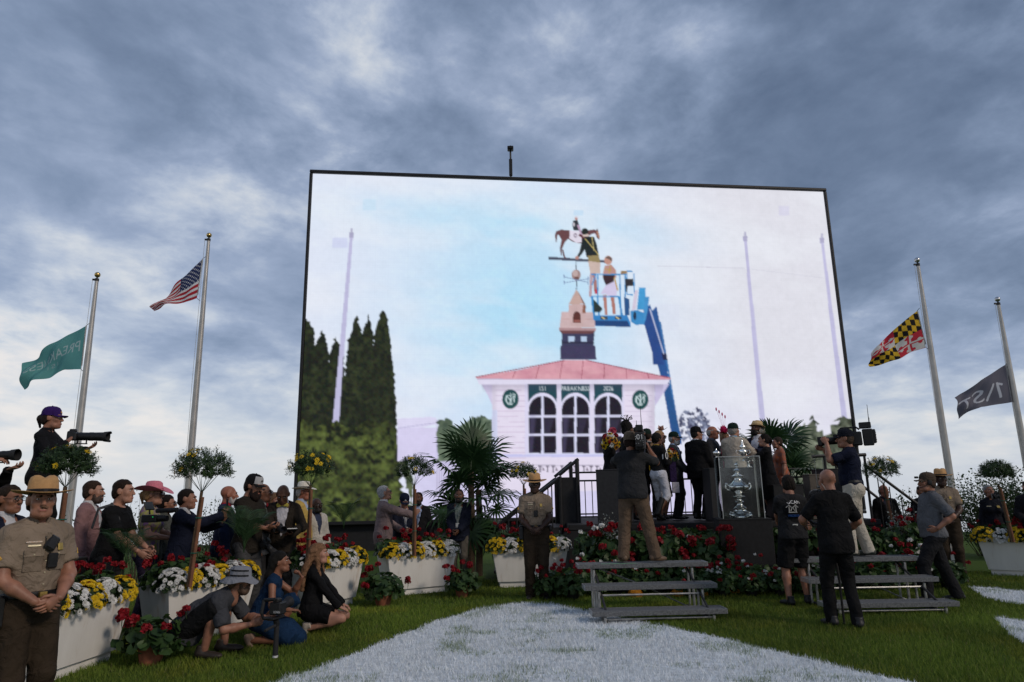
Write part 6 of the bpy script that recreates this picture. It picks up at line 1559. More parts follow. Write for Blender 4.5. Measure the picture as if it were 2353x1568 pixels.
# ------------------------------------------------------------------ cameras and hand-held things
from mathutils.bvhtree import BVHTree
CAMB = mat('camera_black', (.012, .012, .013), .45, var=.3, bump=.1); RUB = mat('rubber_black', (.018, .018, .019), .75, var=.2); CMET = mat('camera_metal', (.22, .22, .22), .4, metal=.7); GLS = mat('lens_glass', (.01, .012, .02), .05)
def held(name, label, cat, pos, d, up=(0, 0, 1), group=None):
    t = thing(name, label, cat); t.matrix_world = M4(frame(np.array(d, float), up), pos); return t
def wp(i, p):       # point in a person's 1.8 m frame -> world
    v = i['Mw'] @ Vector(np.array(p) * i['s']); return np.array(v)
def wd(i, d): return np.array(i['Mw'].to_3x3() @ Vector(d))
def palm(i, q, f=.07): return wp(i, i['Wr'][q] + i['HD'][q] * f)
def photo_camera(label, pos, d, up=(0, 0, 1), lens=.14, lr=.035, hood=.045, petal=False, silver=False):
    t = held('photo_camera', label, 'camera', pos, d, up)
    b = MB(); b.box((0, -.03, 0), (.14, .07, .10), None, .012); b.box((.055, -.01, -.01), (.035, .09, .09), None, .012); b.box((0, -.03, .058), (.05, .07, .035), None, .01); b.build('camera_body', CAMB if not silver else CMET, t)
    b = MB(); b.lathe([(lr * .9, 0), (lr, .02), (lr, lens * .45), (lr * 1.06, lens * .47), (lr * 1.06, lens * .6), (lr * 1.02, lens * .62), (lr * 1.12, lens)], 16, (0, .005, -.005), rotx(R(-90))); b.build('lens_barrel', CAMB, t, True)
    b = MB(); n = 24
    def pm(q, a, j):
        q = q.copy()
        if petal and j in (1, 2): q[2] -= .022 * (math.cos(2 * a) > .2)
        return q
    b.lathe([(hood, 0), (hood * 1.12, .06), (hood * 1.06, .06), (hood * .94, .0)], n, (0, lens, -.005), rotx(R(-90)), mod=pm, cap=False); b.build('lens_hood', RUB, t, True)
    b = MB(); b.lathe([(lr * .95, 0), (.001, .004)], 16, (0, lens + .004, -.005), rotx(R(-90))); b.build('front_glass', GLS, t)
    return t
def foot(t, z): 
    b = MB(); b.box((0, .07, z), (.02, .12, .012)); b.tube([(0, .03, z), (0, .03, -.03)], .008, 6); b.tube([(0, .12, z), (0, .12, -.03)], .008, 6); b.build('lens_foot', CAMB, t)
def broadcast_camera(label, pos, d, up=(0, 0, 1), text='O', sc=1.0, vf=-1):
    """shoulder camera; pos is the shoulder pad, d the way the lens looks"""
    t = held('broadcast_camera', label, 'camera', pos, d, up)
    b = MB(); b.box((0, .02, .11), (.13, .32, .20), None, .015); b.box((0, .0, .005), (.10, .16, .02), None, .006); b.build('camera_body', CAMB, t)
    b = MB(); b.box((0, -.22, .12), (.12, .14, .24), None, .012); b.box((0, -.30, .13), (.11, .05, .20), None, .01); b.build('battery_pack', RUB, t)
    b = MB(); b.box((0, -.20, .295), (.10, .16, .09), None, .01); b.build('wireless_transmitter', CAMB, t)
    b = MB(); b.tube([(0, -.12, .24), (0, -.08, .275), (0, .12, .275), (0, .17, .23)], .014, 8); b.build('top_handle', RUB, t, True)
    b = MB(); b.lathe([(.05, 0), (.055, .05), (.055, .12), (.062, .13), (.062, .20), (.07, .22)], 16, (0, .18, .10), rotx(R(-90))); b.build('zoom_lens', CAMB, t, True)
    b = MB(); b.box((0, .43, .10), (.16, .06, .13), None, .008); b.build('lens_hood', RUB, t)
    b = MB(); b.box((vf * .11, .16, .15), (.07, .16, .07), None, .01); b.lathe([(.03, 0), (.038, .05), (.03, .055)], 12, (vf * .11, .08, .15), rotx(R(90))); b.tube([(vf * .03, .16, .17), (vf * .11, .16, .15)], .012, 6); b.build('viewfinder', RUB, t)
    for x, h in ((.035, .30), (-.03, .10)): b = MB(); b.tube([(x, -.26, .30), (x, -.27, .30 + h)], [.006, .003], 6); b.build('antenna', CAMB, t)
    b = MB()
    for k in range(7): b.box((-.045 + .03 * (k % 4), -.327, .08 + .035 * (k // 2)), (.016, .006, .010))
    for k in range(5): b.ball((.05, -.327, .06 + .03 * k), .007, 6, 4)
    b.build('connector_row', CMET, t)['kind'] = 'stuff'
    if text:
        T = text_tris(text); lo = T.reshape(-1, 2).min(0); hi = T.reshape(-1, 2).max(0); T = (T - (lo + hi) / 2) / (hi[1] - lo[1]) * .07
        V = [(p[0] - .01, -.330, .17 + p[1]) for tt in T for p in tt]; b = MB(); b.add(V, [(3 * k, 3 * k + 1, 3 * k + 2) for k in range(len(T))]); b.build('lettering', mat('white_print', (.6, .6, .6), .7), t)
    return t
def surf(i, obj, x, z, front=True):
    key = obj.name
    if key not in BV:
        me = obj.data; BV[key] = BVHTree.FromPolygons([v.co for v in me.vertices], [p.vertices[:] for p in me.polygons])
    s = i['s']; y = 2.0 if front else -2.0
    h = BV[key].ray_cast(Vector((x * s, y, z * s)), Vector((0, -1 if front else 1, 0)))
    if h[0] is None: return np.array([x * s, 0, z * s]), np.array([0, 1 if front else -1, 0])
    return np.array(h[0]), np.array(h[1])
BV = {}
def patchbox(i, name, m, x, z, size, front=True, obj=None, depth=.008, rot=0.0, lift=.0, bev=.003, parent=None, label=None):
    p, n = surf(i, obj or i['top'], x, z, front); n = n / np.linalg.norm(n); Rm = frame(n)    # y = outward normal
    b = MB(); b.box((0, depth / 2 + lift, 0), (size[0], depth, size[1]), roty(rot), bev); return link(name, b.mesh(name, m), parent or i['root'], M=M4(Rm, p), label=label)
def decal(i, name, txt, x, z, h, m, front=False, mirror=False, sx=1.0, obj=None):
    T = text_tris(txt); lo = T.reshape(-1, 2).min(0); hi = T.reshape(-1, 2).max(0); T = (T - (lo + hi) / 2) / (hi[1] - lo[1]) * h; V = []
    for tt in T:
        for p in tt:
            xx = x + p[0] * sx * (-1 if front else 1); q, n = surf(i, obj or i['top'], xx, z + p[1], front); V.append(q + np.array([0, .012 if front else -.012, 0]))
    b = MB(); b.add(V, [(3 * k, 3 * k + 1, 3 * k + 2) for k in range(len(T))]); return b.build(name, m, i['root'])
def arm_text(i, name, txt, q, out, h, m, f=.42, lift=.075):
    out = np.array(out, float); out /= np.linalg.norm(out); e = i['Sh'][q] + (i['El'][q] - i['Sh'][q]) * f; T = text_tris(txt); lo = T.reshape(-1, 2).min(0); hi = T.reshape(-1, 2).max(0); T = (T - (lo + hi) / 2) / (hi[1] - lo[1]) * h
    b = MB(); b.add([(-p[0] * .75, -.35 * p[0] ** 2 / .06, p[1]) for t_ in T for p in t_], [(3 * k, 3 * k + 1, 3 * k + 2) for k in range(len(T))]); return link(name, b.mesh(name, m), i['root'], M=M4(frame(out), (e + out * lift) * i['s']))
GOLD = mat('badge_gold', (.50, .34, .10), .35, metal=.8); BRASS = mat('name_tag', (.55, .48, .33), .4, metal=.3); CHEV = mat('chevron_gold', (.55, .33, .06), .8)
KHAKI = cloth((.245, .19, .142), 'uniform_khaki', bump=.35); KHAKID = cloth((.20, .154, .115), 'uniform_khaki_flap', bump=.35)
def uniform(i, near=False, badge=True, chev=True, bodycam=(0.0, 1.22), mic=False):
    for x in (-.075, .075):
        patchbox(i, 'pocket', KHAKID, x, 1.245, (.105, .115), depth=.006); patchbox(i, 'pocket_flap', KHAKI, x, 1.305, (.112, .045), depth=.010); patchbox(i, 'button', BRASS, x, 1.295, (.011, .011), depth=.014)
    for k in range(5): patchbox(i, 'button', BRASS, 0, 1.10 + .075 * k, (.010, .010), depth=.008)
    patchbox(i, 'placket', KHAKID, 0, 1.25, (.03, .36), depth=.003)
    patchbox(i, 'name_tag', BRASS, .075, 1.352, (.075, .014), depth=.006)      # wearer's right is +x, viewer's left
    if badge: patchbox(i, 'ribbon_bar', mat('ribbon', (.45, .25, .12), .7, col2=(.5, .48, .45), scale=120), .075, 1.375, (.09, .012), depth=.006); patchbox(i, 'badge', GOLD, -.078, 1.335, (.038, .05), depth=.012, lift=.008, bev=.012)
    patchbox(i, 'body_camera', CAMB, bodycam[0], bodycam[1], (.062, .095), depth=.03, bev=.008)
    for q in (-1, 1):
        b = MB(); b.box((0, 0, 0), (.045, .13, .012), None, .004); d = i['Sh'][q] - i['Nk']; d = d / np.linalg.norm(d); o = link('epaulette', b.mesh('epaulette', KHAKID), i['root'], M=M4(frame(d, (0, 0, 1)), (i['Nk'] * .35 + i['Sh'][q] * .65 + np.array([0, 0, .072])) * i['s']))
        if chev:
            e = i['Sh'][q] + (i['El'][q] - i['Sh'][q]) * .45; out = np.array([q * 1.0, .35, 0]); out /= np.linalg.norm(out); Rm = frame(out)
            b = MB()
            for sg in (-1, 1): b.box((sg * .018, .0, .0), (.048, .006, .011), roty(sg * .75))
            link('chevron', b.mesh('chevron', CHEV), i['root'], M=M4(Rm, (e + out * .068 * (.6 + .4 * i['b'])) * i['s']))
    if mic:
        patchbox(i, 'radio_microphone', CAMB, -.02, 1.36, (.07, .10), depth=.035, rot=-.6, bev=.012)
    pz = i['pel'][2] + .05
    for q, nm, sz in ((1, 'holster', (.07, .15, .20)), (-1, 'pouch', (.05, .10, .09)), (1.0, 'radio', (.05, .06, .14))):
        b = MB(); b.box((q * (.17 * i['b'] + .02), (.0 if nm != 'radio' else -.09), pz - (.06 if nm == 'holster' else 0)), sz, None, .015); V = b.mesh(nm, CAMB); link(nm, V, i['root'], M=Matrix.Scale(i['s'], 4))
    patchbox(i, 'buckle', GOLD, 0, pz + .03, (.045, .035), depth=.03)
def lanyard(i, c=(.02, .05, .12), card=(.5, .5, .48)):
    L = i['W'] + i['Rt'] @ np.array([0, .13 * (.3 + .7 * i['b']), .02]); b = MB()
    for q in (-1, 1): b.tube([(i['Nk'] + i['Rt'] @ np.array([q * .06, .03, .05])) * i['s'], (i['C'] + i['Rt'] @ np.array([q * .03, .145, .02])) * i['s'], L * i['s']], .004, 5)
    o = b.build('lanyard', cloth(c), i['root']); b = MB(); b.box(tuple(L * i['s'] + np.array([0, .012, -.045])), (.06, .004, .09)); b.build('pass_card', mat('pass_card', card, .5), o)
def bouquet(label, pos, sc=1.0, seed=0):
    r = np.random.default_rng(seed); t = thing('bouquet', label, 'bouquet', pos)
    ms = [me_daisy(YEL, .05, 14, 3), me_daisy(ORANGE, .045, 14, 4), me_daisy(WHITE, .042, 12, 5), me_head(3, RED, .035, 24, .018)]; eye = None
    b = MB(); b.ball((0, 0, 0), .022, 8, 5, (1, 1, .5)); eye = b.mesh('flower_eye', mat('sunflower_eye', (.03, .015, .008), .9), True)
    for k in range(26):
        d = rdir(r, -.5); d[1] = -abs(d[1]) * .9 - .1; d /= np.linalg.norm(d); p = d * np.array([.15, .13, .17]) * sc; Rm = frame(perp(d, r), d); o = link('flower', ms[(k * 7 + k // 3) % 4], t, M=M4(Rm * sc * r.uniform(.85, 1.15), p))
        if (k * 7 + k // 3) % 4 < 2: link('flower_eye', eye, o, loc=(0, 0, .012))
    add_stuff('foliage', MFOL[0], t, M4(np.eye(3) * 1.1 * sc, (0, 0, -.02))); return t
# ------------------------------------------------------------------ everybody
def spot(px, ytop, Y, floor=0.0, extra=0.0, lim=(1.50, 1.95)):
    p = at(px, ytop, Y); H = min(lim[1], max(lim[0], (p.z - extra - floor) / .985)); return (p.x, Y, floor), H
NAVY = (.010, .013, .028); BLACK = (.008, .008, .009); CHAR = (.018, .018, .020)
clasp = dict(armL=dict(w=(-.065, .235, 1.01), hd=(.85, .22, -.42), n=(.25, -1, .1), curl=.5, pole=(-.8, -.5, -.3)), armR=dict(w=(.075, .215, 1.00), hd=(-.85, .30, -.35), n=(-.25, -1, .1), curl=.45, pole=(.8, -.5, -.3)))
def trooper(label, loc, face, H, tone, lod, b=1.12, head=(0, 0, 0), mous=False, near=False, **kw):
    i = person(label, loc, face, H=H, b=b, tone=tone, hair='crop', hairc=(.03, .018, .012) if tone != 'dark' else (.008, .007, .006), hat=('campaign',), lod=lod, beard=('moustache', (.16, .085, .05)) if mous else None,
               top=dict(kind='uniform', mat=KHAKI, c=(.2, .15, .1), sl=.68, hem=.06, collar=KHAKID, inf=.014, neck=.062), bottom=dict(c=(.036, .025, .016), belt=1, waist=.09, inf=.012), shoes=(.01, .009, .008), pose=dict(head=head, **clasp), jaw=1.0, hs=.95)
    uniform(i, near, **kw); return i
X0 = at(62, 1390, 4.75)
trooper('nearest trooper at left edge in campaign hat, hands clasped at belt', (X0.x + .03, 4.72, 0), -118, 1.74, 'light', 0, 1.10, head=(-20, 2, 0), mous=True, near=True, bodycam=(-.035, 1.25), mic=True)
q = gp(1235, 1378); trooper('trooper standing at centre in campaign hat before the screen', (q.x, q.y, 0), 180, 1.86, 'dark', 1, 1.16, head=(-4, -6, 0))
q = gp(2203, 1338); trooper('trooper at right in campaign hat behind the polo shirt man', (q.x - .05, q.y, 0), 156, 1.84, 'dark', 1, 1.08, head=(10, 0, 0), bodycam=(.06, 1.32))

# ---- crowd behind the planters, left
L, H = spot(22, 1116, 6.3); person('dark haired man with glasses in dark suit at the left edge', L, -100, H, 1.05, tone='tan', hair='short', glasses='clear', top=dict(kind='jacket', c=NAVY, sl=1, hem=-.16, inf=.018, shirt=(.5, .5, .52)), lod=1)
L, H = spot(128, 945, 7.6, .98, .02); H = 1.64
boxthing('riser', 'black riser box under the photographer in the purple cap', 'riser', (L[0], 7.6, .48), (.7, .6, .96), BLK)
i = person('photographer in purple cap and black jacket raised above the crowd, aiming right', (L[0] - .05, 7.6, .98), -82, H, 1.0, 'f', 'light', 'tied', (.02, .012, .01), ('cap', (.035, .012, .11), None, None, 'gold'), dict(kind='long', name='jacket', c=(.009, .009, .011), sl=1, hem=-.10, collar=(.01, .01, .012)), dict(c=BLACK), lod=1,
           pose=dict(armR=dict(w=(.10, .27, 1.34), hd=(-.2, .3, .9), n=(-.8, .4, .2), curl=.8, pole=(.5, -.3, -.9)), armL=dict(w=(-.04, .44, 1.27), hd=(.2, .8, .35), n=(.1, -.2, 1), curl=.5, pole=(-.4, -.1, -1))))
pos = wp(i, (.02, .32, 1.43)); t = photo_camera('long telephoto camera held by the photographer in the purple cap', pos, wd(i, (0, 1, -.02)), lens=.30, lr=.045, hood=.055, petal=True); foot(t, -.085)
i = person('photographer outside the left edge whose hand steadies a long lens', (at(-75, 1040, 6.8).x, 6.8, .45), -90, 1.78, 1.05, tone='fair', hair='short', top=dict(kind='long', name='jacket', c=BLACK, sl=1, hem=-.1), lod=1,
           pose=dict(armR=dict(w=(.06, .30, 1.56), hd=(-.3, .8, .0), n=(-.3, 0, -1), curl=.6), armL=dict(w=(-.05, .40, 1.46), hd=(.1, .9, .2), n=(0, 0, 1), curl=.5)))
boxthing('riser', 'black riser box under the photographer beyond the left edge', 'riser', (at(-75, 1040, 6.8).x, 6.8, .22), (.7, .6, .44), BLK)
p = at(6, 1046, 6.8); t = photo_camera('black lens poking in from the left edge of the picture', (p.x - .10, 6.8, p.z), (1, 0, .02), lens=.19, lr=.042, hood=.052); foot(t, -.075)
L, H = spot(213, 1106, 8.7); person('short bearded man in a pinkish jacket looking right', L, -75, H, 1.08, tone='fair', hair='short', hairc=(.03, .018, .012), beard=('beard', (.05, .03, .022)), top=dict(kind='jacket', c=(.27, .15, .15), sl=1, hem=-.15, inf=.018, shirt=(.55, .55, .57), vlo=-.02), lod=1)
L, H = spot(268, 1103, 8.0); i = person('pale clean shaven man in black shirt with grey backpack strap', L, -88, H, 1.05, tone='fair', hair='short', hairc=(.018, .011, .008), top=dict(kind='tee', c=BLACK, sl=.75, hem=-.1, neck=.074), lod=1,
           pose=dict(lean=8, armR=dict(w=(.10, .36, 1.0), pole=(.6, -.5, -.6)), armL=dict(w=(-.1, .36, 1.02))))
b = MB(); b.tube([i['s'] * np.array(v) for v in ((.13, .12, 1.15), (.13, .13, 1.34), (.12, .04, 1.50), (.12, -.10, 1.46), (.10, -.16, 1.25))], .024, 8, True, .35); b.build('backpack_strap', cloth((.09, .09, .095)), i['root'])
L, H = spot(352, 1103, 9.0, 0, .06); i = person('woman in wide pink hat and sunglasses with a bright patterned top', L, -82, H, .95, 'f', 'fair', 'tied', (.22, .13, .06), ('fedora', (.55, .17, .22), (.45, .13, .18), .205, .12, 0, .035), dict(kind='tee', name='blouse', c=(.1, .1, .1), mat=mat('yellow_purple_print', (.30, .33, .03), .8, col2=(.16, .07, .22), scale=22, bump=.2), sl=.6, hem=-.08), dict(c=(.04, .03, .06)), glasses='sun', lod=1,
           pose=dict(armR=dict(w=(.10, .30, 1.10)), armL=dict(w=(-.08, .34, 1.12))))
def field_camera(label, pos, d):
    t = held('video_camera', label, 'camera', pos, d); b = MB(); b.box((0, -.02, 0), (.10, .20, .09), None, .01); b.build('camera_body', CAMB, t)
    b = MB(); b.lathe([(.035, 0), (.04, .06), (.034, .12)], 14, (0, .08, 0), rotx(R(-90))); b.build('lens', CAMB, t, True)
    b = MB(); b.tube([(0, .05, .09), (0, .32, .10)], [.028, .03], 10); b.build('microphone', RUB, t, True)
    b = MB(); b.box((.0, -.06, .15), (.16, .02, .11), rotx(R(25)), .008); b.tube([(0, -.04, .05), (0, -.05, .11)], .01, 6); b.build('monitor', CAMB, t); b = MB(); b.ball((.05, .04, .02), .007, 6, 4); b.build('tally_light', mat('tally_green', (.02, .5, .12), .5, emit=.6), t); return t
p = at(350, 1192, 8.55); field_camera('black video camera with monitor and microphone below the pink hat', (p.x, 8.55, p.z), (1, -.15, .0))
L, H = spot(383, 1138, 9.4); i = person('dark haired woman with glasses in grey green shirt beside the pink hat', L, -80, H, .98, 'f', 'light', 'tied', (.012, .008, .007), None, dict(kind='long', c=(.075, .08, .07), sl=1, hem=-.1, collar=(.08, .085, .075)), dict(c=BLACK), glasses='clear', lod=1)
L, H = spot(428, 1125, 8.8); i = person('dark suited man holding up a phone, profile to the right', L, -82, H, 1.14, tone='light', hair='short', hairc=(.012, .008, .006), top=dict(kind='jacket', c=NAVY, sl=1, hem=-.16, inf=.018, shirt=(.55, .55, .56)), bottom=dict(c=NAVY), lod=1, belly=.03,
           pose=dict(armR=dict(w=(.06, .50, 1.42), hd=(-.1, .3, .95), n=(-.9, .4, 0), curl=.7, pole=(.3, -.1, -1)), armL=dict(w=(-.05, .46, 1.34), hd=(.2, .6, .8), n=(.6, -.2, .4), curl=.6, pole=(-.3, 0, -1))))
pp = palm(i, 1, .09); t = held('phone', 'black smartphone held up by the dark suited man', 'phone', pp + wd(i, (-.02, .01, .06)), wd(i, (0, 1, 0))); b = MB(); b.box((0, 0, 0), (.075, .010, .150), None, .004); b.build('phone_body', CAMB, t); b = MB(); b.box((0, -.0055, 0), (.068, .002, .14)); b.build('phone_screen', mat('phone_glass', (.02, .025, .04), .15), t)
L, H = spot(524, 1117, 9.8); person('bald man with grey beard in blue jacket and red collar', L, -70, H, 1.1, tone='red', beard=('beard', (.33, .31, .30)), top=dict(kind='jacket', c=(.018, .025, .06), sl=1, hem=-.15, inf=.018, shirt=(.30, .02, .03)), lod=1)
L, H = spot(578, 1088, 9.2, 0, .02); i = person('bearded man in black and white trucker cap checking his camera', L, -112, H, 1.04, tone='light', hair='full', hairc=(.018, .012, .01), hat=('cap', (.010, .010, .011), (.42, .42, .43), (.012, .012, .013), 'badge'), beard=('bigbeard', (.02, .013, .01)), top=dict(kind='long', c=(.022, .018, .014), sl=1.35, hem=-.12), bottom=dict(c=(.06, .06, .062)), lod=1,
           pose=dict(head=(4, -14, 0), armR=dict(w=(.06, .36, 1.13), hd=(-.3, .9, .1), n=(-.5, 0, .9), curl=.7), armL=dict(w=(-.10, .32, 1.08), hd=(.3, .9, .1), n=(.4, 0, .9), curl=.7)))
photo_camera('camera with silver lens ring in the bearded man\'s hands', wp(i, (-.02, .44, 1.13)), wd(i, (.35, .9, -.1)), lens=.10, lr=.04, hood=.042)
t = photo_camera('second camera hanging at the bearded man\'s side', wp(i, (-.12, .20, .92)), wd(i, (-.1, .7, -.6)), lens=.12, lr=.04, hood=.05)
L, H = spot(603, 1112, 9.9); person('bald man with glasses and red bow tie in grey suit', L, -85, H, 1.1, tone='tan', hair='fringe', hairc=(.03, .028, .028), glasses='clear', top=dict(kind='jacket', c=(.10, .10, .105), sl=1, hem=-.15, inf=.018, shirt=(.5, .5, .52), bow=(.25, .02, .03)), lod=1)
L, H = spot(655, 1108, 10.0); H = 1.80; i = person('bald man in brown blazer and yellow bow tie writing in a notebook', L, -168, H, 1.06, tone='brown', top=dict(kind='jacket', c=(.028, .022, .017), sl=1, hem=-.14, inf=.018, shirt=(.55, .54, .58), vlo=-.10, vw=.10, bow=(.50, .42, .08)), bottom=dict(c=CHAR), lod=1,
           pose=dict(lean=8, head=(-2, -32, 0), armR=dict(w=(.02, .36, 1.13), hd=(-.8, .5, -.1), n=(0, .1, -1), curl=.7, pole=(.7, -.4, -.5)), armL=dict(w=(-.16, .33, 1.08), hd=(.5, .8, .0), n=(0, 0, 1), curl=.4, pole=(-.7, -.4, -.5))))
t = held('notebook', 'open black notebook with white pages in the brown blazer man\'s hands', 'notebook', wp(i, (-.06, .44, 1.13)), wd(i, (-.2, .9, .15)), (0, 0, 1)); b = MB(); b.box((0, 0, 0), (.36, .24, .012), None, .004); b.build('cover', CAMB, t); b = MB(); b.box((0, 0, .011), (.33, .22, .010)); b.build('pages', mat('paper', (.62, .62, .62), .8), t); b = MB(); b.tube([(.06, -.02, .02), (.10, .02, .15)], .005, 6); b.build('pen', CAMB, t)
L, H = spot(630, 1133, 10.7); person('light brown haired woman in red flowered dress behind the brown blazer', L, -120, H, .95, 'f', 'light', 'long', (.12, .07, .04), None, dict(kind='sleeveless', c=(.4, .4, .4), mat=mat('red_floral', (.45, .40, .33), .8, col2=(.35, .03, .03), scale=30), sl=0, hem=-.05), dict(kind='skirt', c=(.4, .1, .1), mat=mat('red_floral', (.45, .40, .33)), hem=.45), lod=1)
L, H = spot(697, 1105, 10.9, 0, .045); person('man in white panama hat and yellow jacket looking right', L, -95, H, 1.08, tone='red', hair='fringe', hairc=(.3, .29, .28), hat=('fedora', (.62, .58, .50), (.02, .02, .022), .165, .11, 0, .02), glasses='clear', top=dict(kind='jacket', c=(.52, .36, .10), sl=1, hem=-.15, inf=.018, shirt=(.35, .42, .55)), bottom=dict(c=(.3, .3, .28)), lod=1)
L, H = spot(727, 1145, 11.3); person('bearded bald man with glasses in white jacket by the screen', L, -130, H, 1.12, tone='dark', beard=('beard', (.01, .009, .008)), glasses='clear', top=dict(kind='jacket', c=(.50, .47, .42), sl=1, hem=-.15, inf=.018, shirt=(.04, .05, .09)), bottom=dict(c=(.4, .38, .34)), lod=1)
# ---- people on the lawn
q = gp(505, 1506); i = person('man in grey bucket hat crouching on the lawn with a gimbal camera', (q.x - .08, q.y - .05, 0), -82, 1.82, 1.08, tone='light', hair='short', hairc=(.08, .05, .03), hat=('bucket',), beard=('beard', (.07, .04, .025)), top=dict(kind='tee', c=(.052, .054, .062), sl=.82, hem=-.10, inf=.020), bottom=dict(kind='shorts', c=(.010, .010, .011), len=1.04, w=1.1), shoes=(.03, .022, .018), lod=0,
           pose=dict(pel=(0, -.24, .27), lean=58, tilt=24, twist=-6, head=(6, -4, 0), armR=dict(w=(.13, .40, .31), hd=(.0, .95, .25), n=(-1, 0, .2), curl=.95, pole=(.5, -.3, -.8)), armL=dict(w=(-.08, .50, .34), hd=(.2, .95, .1), n=(1, 0, .2), curl=.95, pole=(-.6, -.2, -.7)),
                     legR=dict(a=(.15, -.02, .09), pole=(.35, 1, .35), yaw=-14), legL=dict(a=(-.13, .10, .09), pole=(-.15, .8, .8), yaw=8)))
def gimbal(label, pos, d):
    t = held('gimbal_camera', label, 'camera', pos, d)
    b = MB(); b.tube([(0, 0, -.30), (0, 0, .02)], [.026, .024], 12); b.build('grip', RUB, t, True); b = MB(); b.tube([(0, 0, -.305), (0, 0, -.285)], .027, 12); b.build('grip_end', mat('white_plastic', (.5, .5, .5), .5), t)
    b = MB(); b.tube([(0, 0, .0), (0, -.02, .05)], .03, 10); b.tube([(0, -.02, .06), (-.12, -.06, .07), (-.13, -.08, .12), (-.12, -.06, .24)], .018, 8); b.tube([(-.12, -.06, .24), (.0, -.06, .25)], .018, 8); b.box((0, 0, .07), (.05, .20, .022), None, .004); b.build('gimbal_arm', CAMB, t)
    b = MB(); b.tube([(-.0, -.02, .0), (0, -.20, -.02)], .014, 8); b.build('side_handle', RUB, t)
    b = MB(); b.box((0, .0, .16), (.13, .12, .12), None, .012); b.box((0, -.01, .235), (.06, .08, .04), None, .01); b.build('camera_body', CAMB, t)
    b = MB(); b.lathe([(.04, 0), (.045, .04), (.04, .09), (.05, .11), (.058, .15)], 16, (0, .06, .16), rotx(R(-78))); b.build('lens', CAMB, t, True)
    b = MB(); b.box((-.068, .02, .17), (.004, .014, .06)); b.box((-.068, -.03, .13), (.004, .02, .02)); b.build('red_mark', mat('red_plastic', (.5, .02, .02), .5), t)
    T = text_tris('RONIN'); lo = T.reshape(-1, 2).min(0); hi = T.reshape(-1, 2).max(0); T = (T - (lo + hi) / 2) / (hi[1] - lo[1]) * .022
    V = [(.03 + p_[0] * .72 , -.0625, .13 + p_[1] + p_[0] * .72 * .0) for tt in T for p_ in tt]; b = MB(); b.add(V, [(3 * k, 3 * k + 1, 3 * k + 2) for k in range(len(T))]); b.build('lettering', mat('white_print', (.6, .6, .6), .7), t); return t
p = at(645, 1440, 7.42); gimbal('black gimbal with a camera held by the crouching man', (p.x, 7.30, .33), (.25, .97, 0))
q = gp(628, 1480); i = person('dark haired woman in blue dress kneeling on the lawn, hand at chin', (q.x - .02, q.y, 0), -80, 1.62, .92, 'f', 'tan', 'sleek', (.008, .006, .006), None, dict(kind='sleeveless', name='dress', c=(.008, .027, .068), sl=0, hem=-.10, neck=.075), dict(kind='lap', c=(.008, .027, .068), len=1.12, spread=(((.0, .16, .14), (.02, .30, .05), .15, .11), ((-.05, .05, .12), (-.1, .22, .03), .15, .10))), shoes=(.3, .2, .15), lod=0,
           pose=dict(pel=(0, -.16, .30), lean=22, tilt=10, head=(-6, 6, 0), armR=dict(w=(.12, .22, .40), hd=(-.5, .8, -.1), n=(0, 0, -1), curl=.5, pole=(.7, -.5, -.4)), armL=dict(w=(-.03, .32, .76), hd=(.15, -.45, .8), n=(.2, -.9, -.2), curl=.9, pole=(-.4, .2, -1)),
                     legR=dict(a=(.10, -.22, .07), pole=(.2, 1, -.25), pitch=-60), legL=dict(a=(-.08, .05, .09), pole=(-.15, 1, .5))))
q = gp(720, 1450); i = person('woman with wavy brown hair in black dress kneeling beside the planter', (q.x + .07, q.y - .05, 0), -88, 1.68, .95, 'f', 'fair', 'wavy', (.16, .085, .045), None, dict(kind='long', name='dress', c=(.007, .007, .008), sl=1, hem=-.08, neck=.07), dict(kind='lap', c=(.007, .007, .008), len=.62), shoes=(.4, .35, .3), lod=0,
           pose=dict(pel=(0, -.10, .27), lean=6, head=(0, 2, 0), armR=dict(w=(.08, .33, .24), hd=(-.3, .85, -.35), n=(-.3, 0, -1), curl=.35, pole=(.6, -.6, -.3)), armL=dict(w=(-.08, .34, .25), hd=(.3, .85, -.35), n=(.3, 0, -1), curl=.35, pole=(-.6, -.6, -.3)),
                     legR=dict(a=(.11, -.10, .06), pole=(.1, 1, -.35), pitch=-80), legL=dict(a=(-.11, -.10, .06), pole=(-.1, 1, -.35), pitch=-80)))
# ---- middle group before the screen
L, H = spot(884, 1117, 11.95); tx = at(952, 1180, 11.35)
i = person('grey haired man in pinkish suit and glasses holding the topiary trunk', L, -72, H, 1.08, tone='fair', hair='short', hairc=(.30, .30, .31), glasses='clear', top=dict(kind='jacket', c=(.21, .155, .155), sl=1, hem=-.17, inf=.018, shirt=(.55, .55, .56)), bottom=dict(c=(.2, .15, .15)), lod=1,
           pose=dict(head=(0, 12, 0), armR=dict(w=(.34, .50, 1.26), hd=(.1, .5, .85), n=(-.6, .6, 0), curl=1.0, pole=(.2, -.2, -1)), armL=dict(w=(-.05, .30, 1.02), pole=(-.3, -.4, -.8))))
L, H = spot(928, 1130, 12.35, 0, .02); i = person('man in navy cap and navy jacket looking down beside the pink suit', L, -150, H, 1.08, tone='fair', hair='fringe', hairc=(.35, .34, .33), hat=('cap', (.008, .012, .03), None, None, 'white'), top=dict(kind='jacket', c=(.012, .015, .03), sl=1, hem=-.16, inf=.018, shirt=(.45, .45, .47)), lod=1, pose=dict(head=(-10, -30, 0), armR=dict(w=(.08, .30, 1.08)), armL=dict(w=(-.1, .3, 1.05)))); lanyard(i)
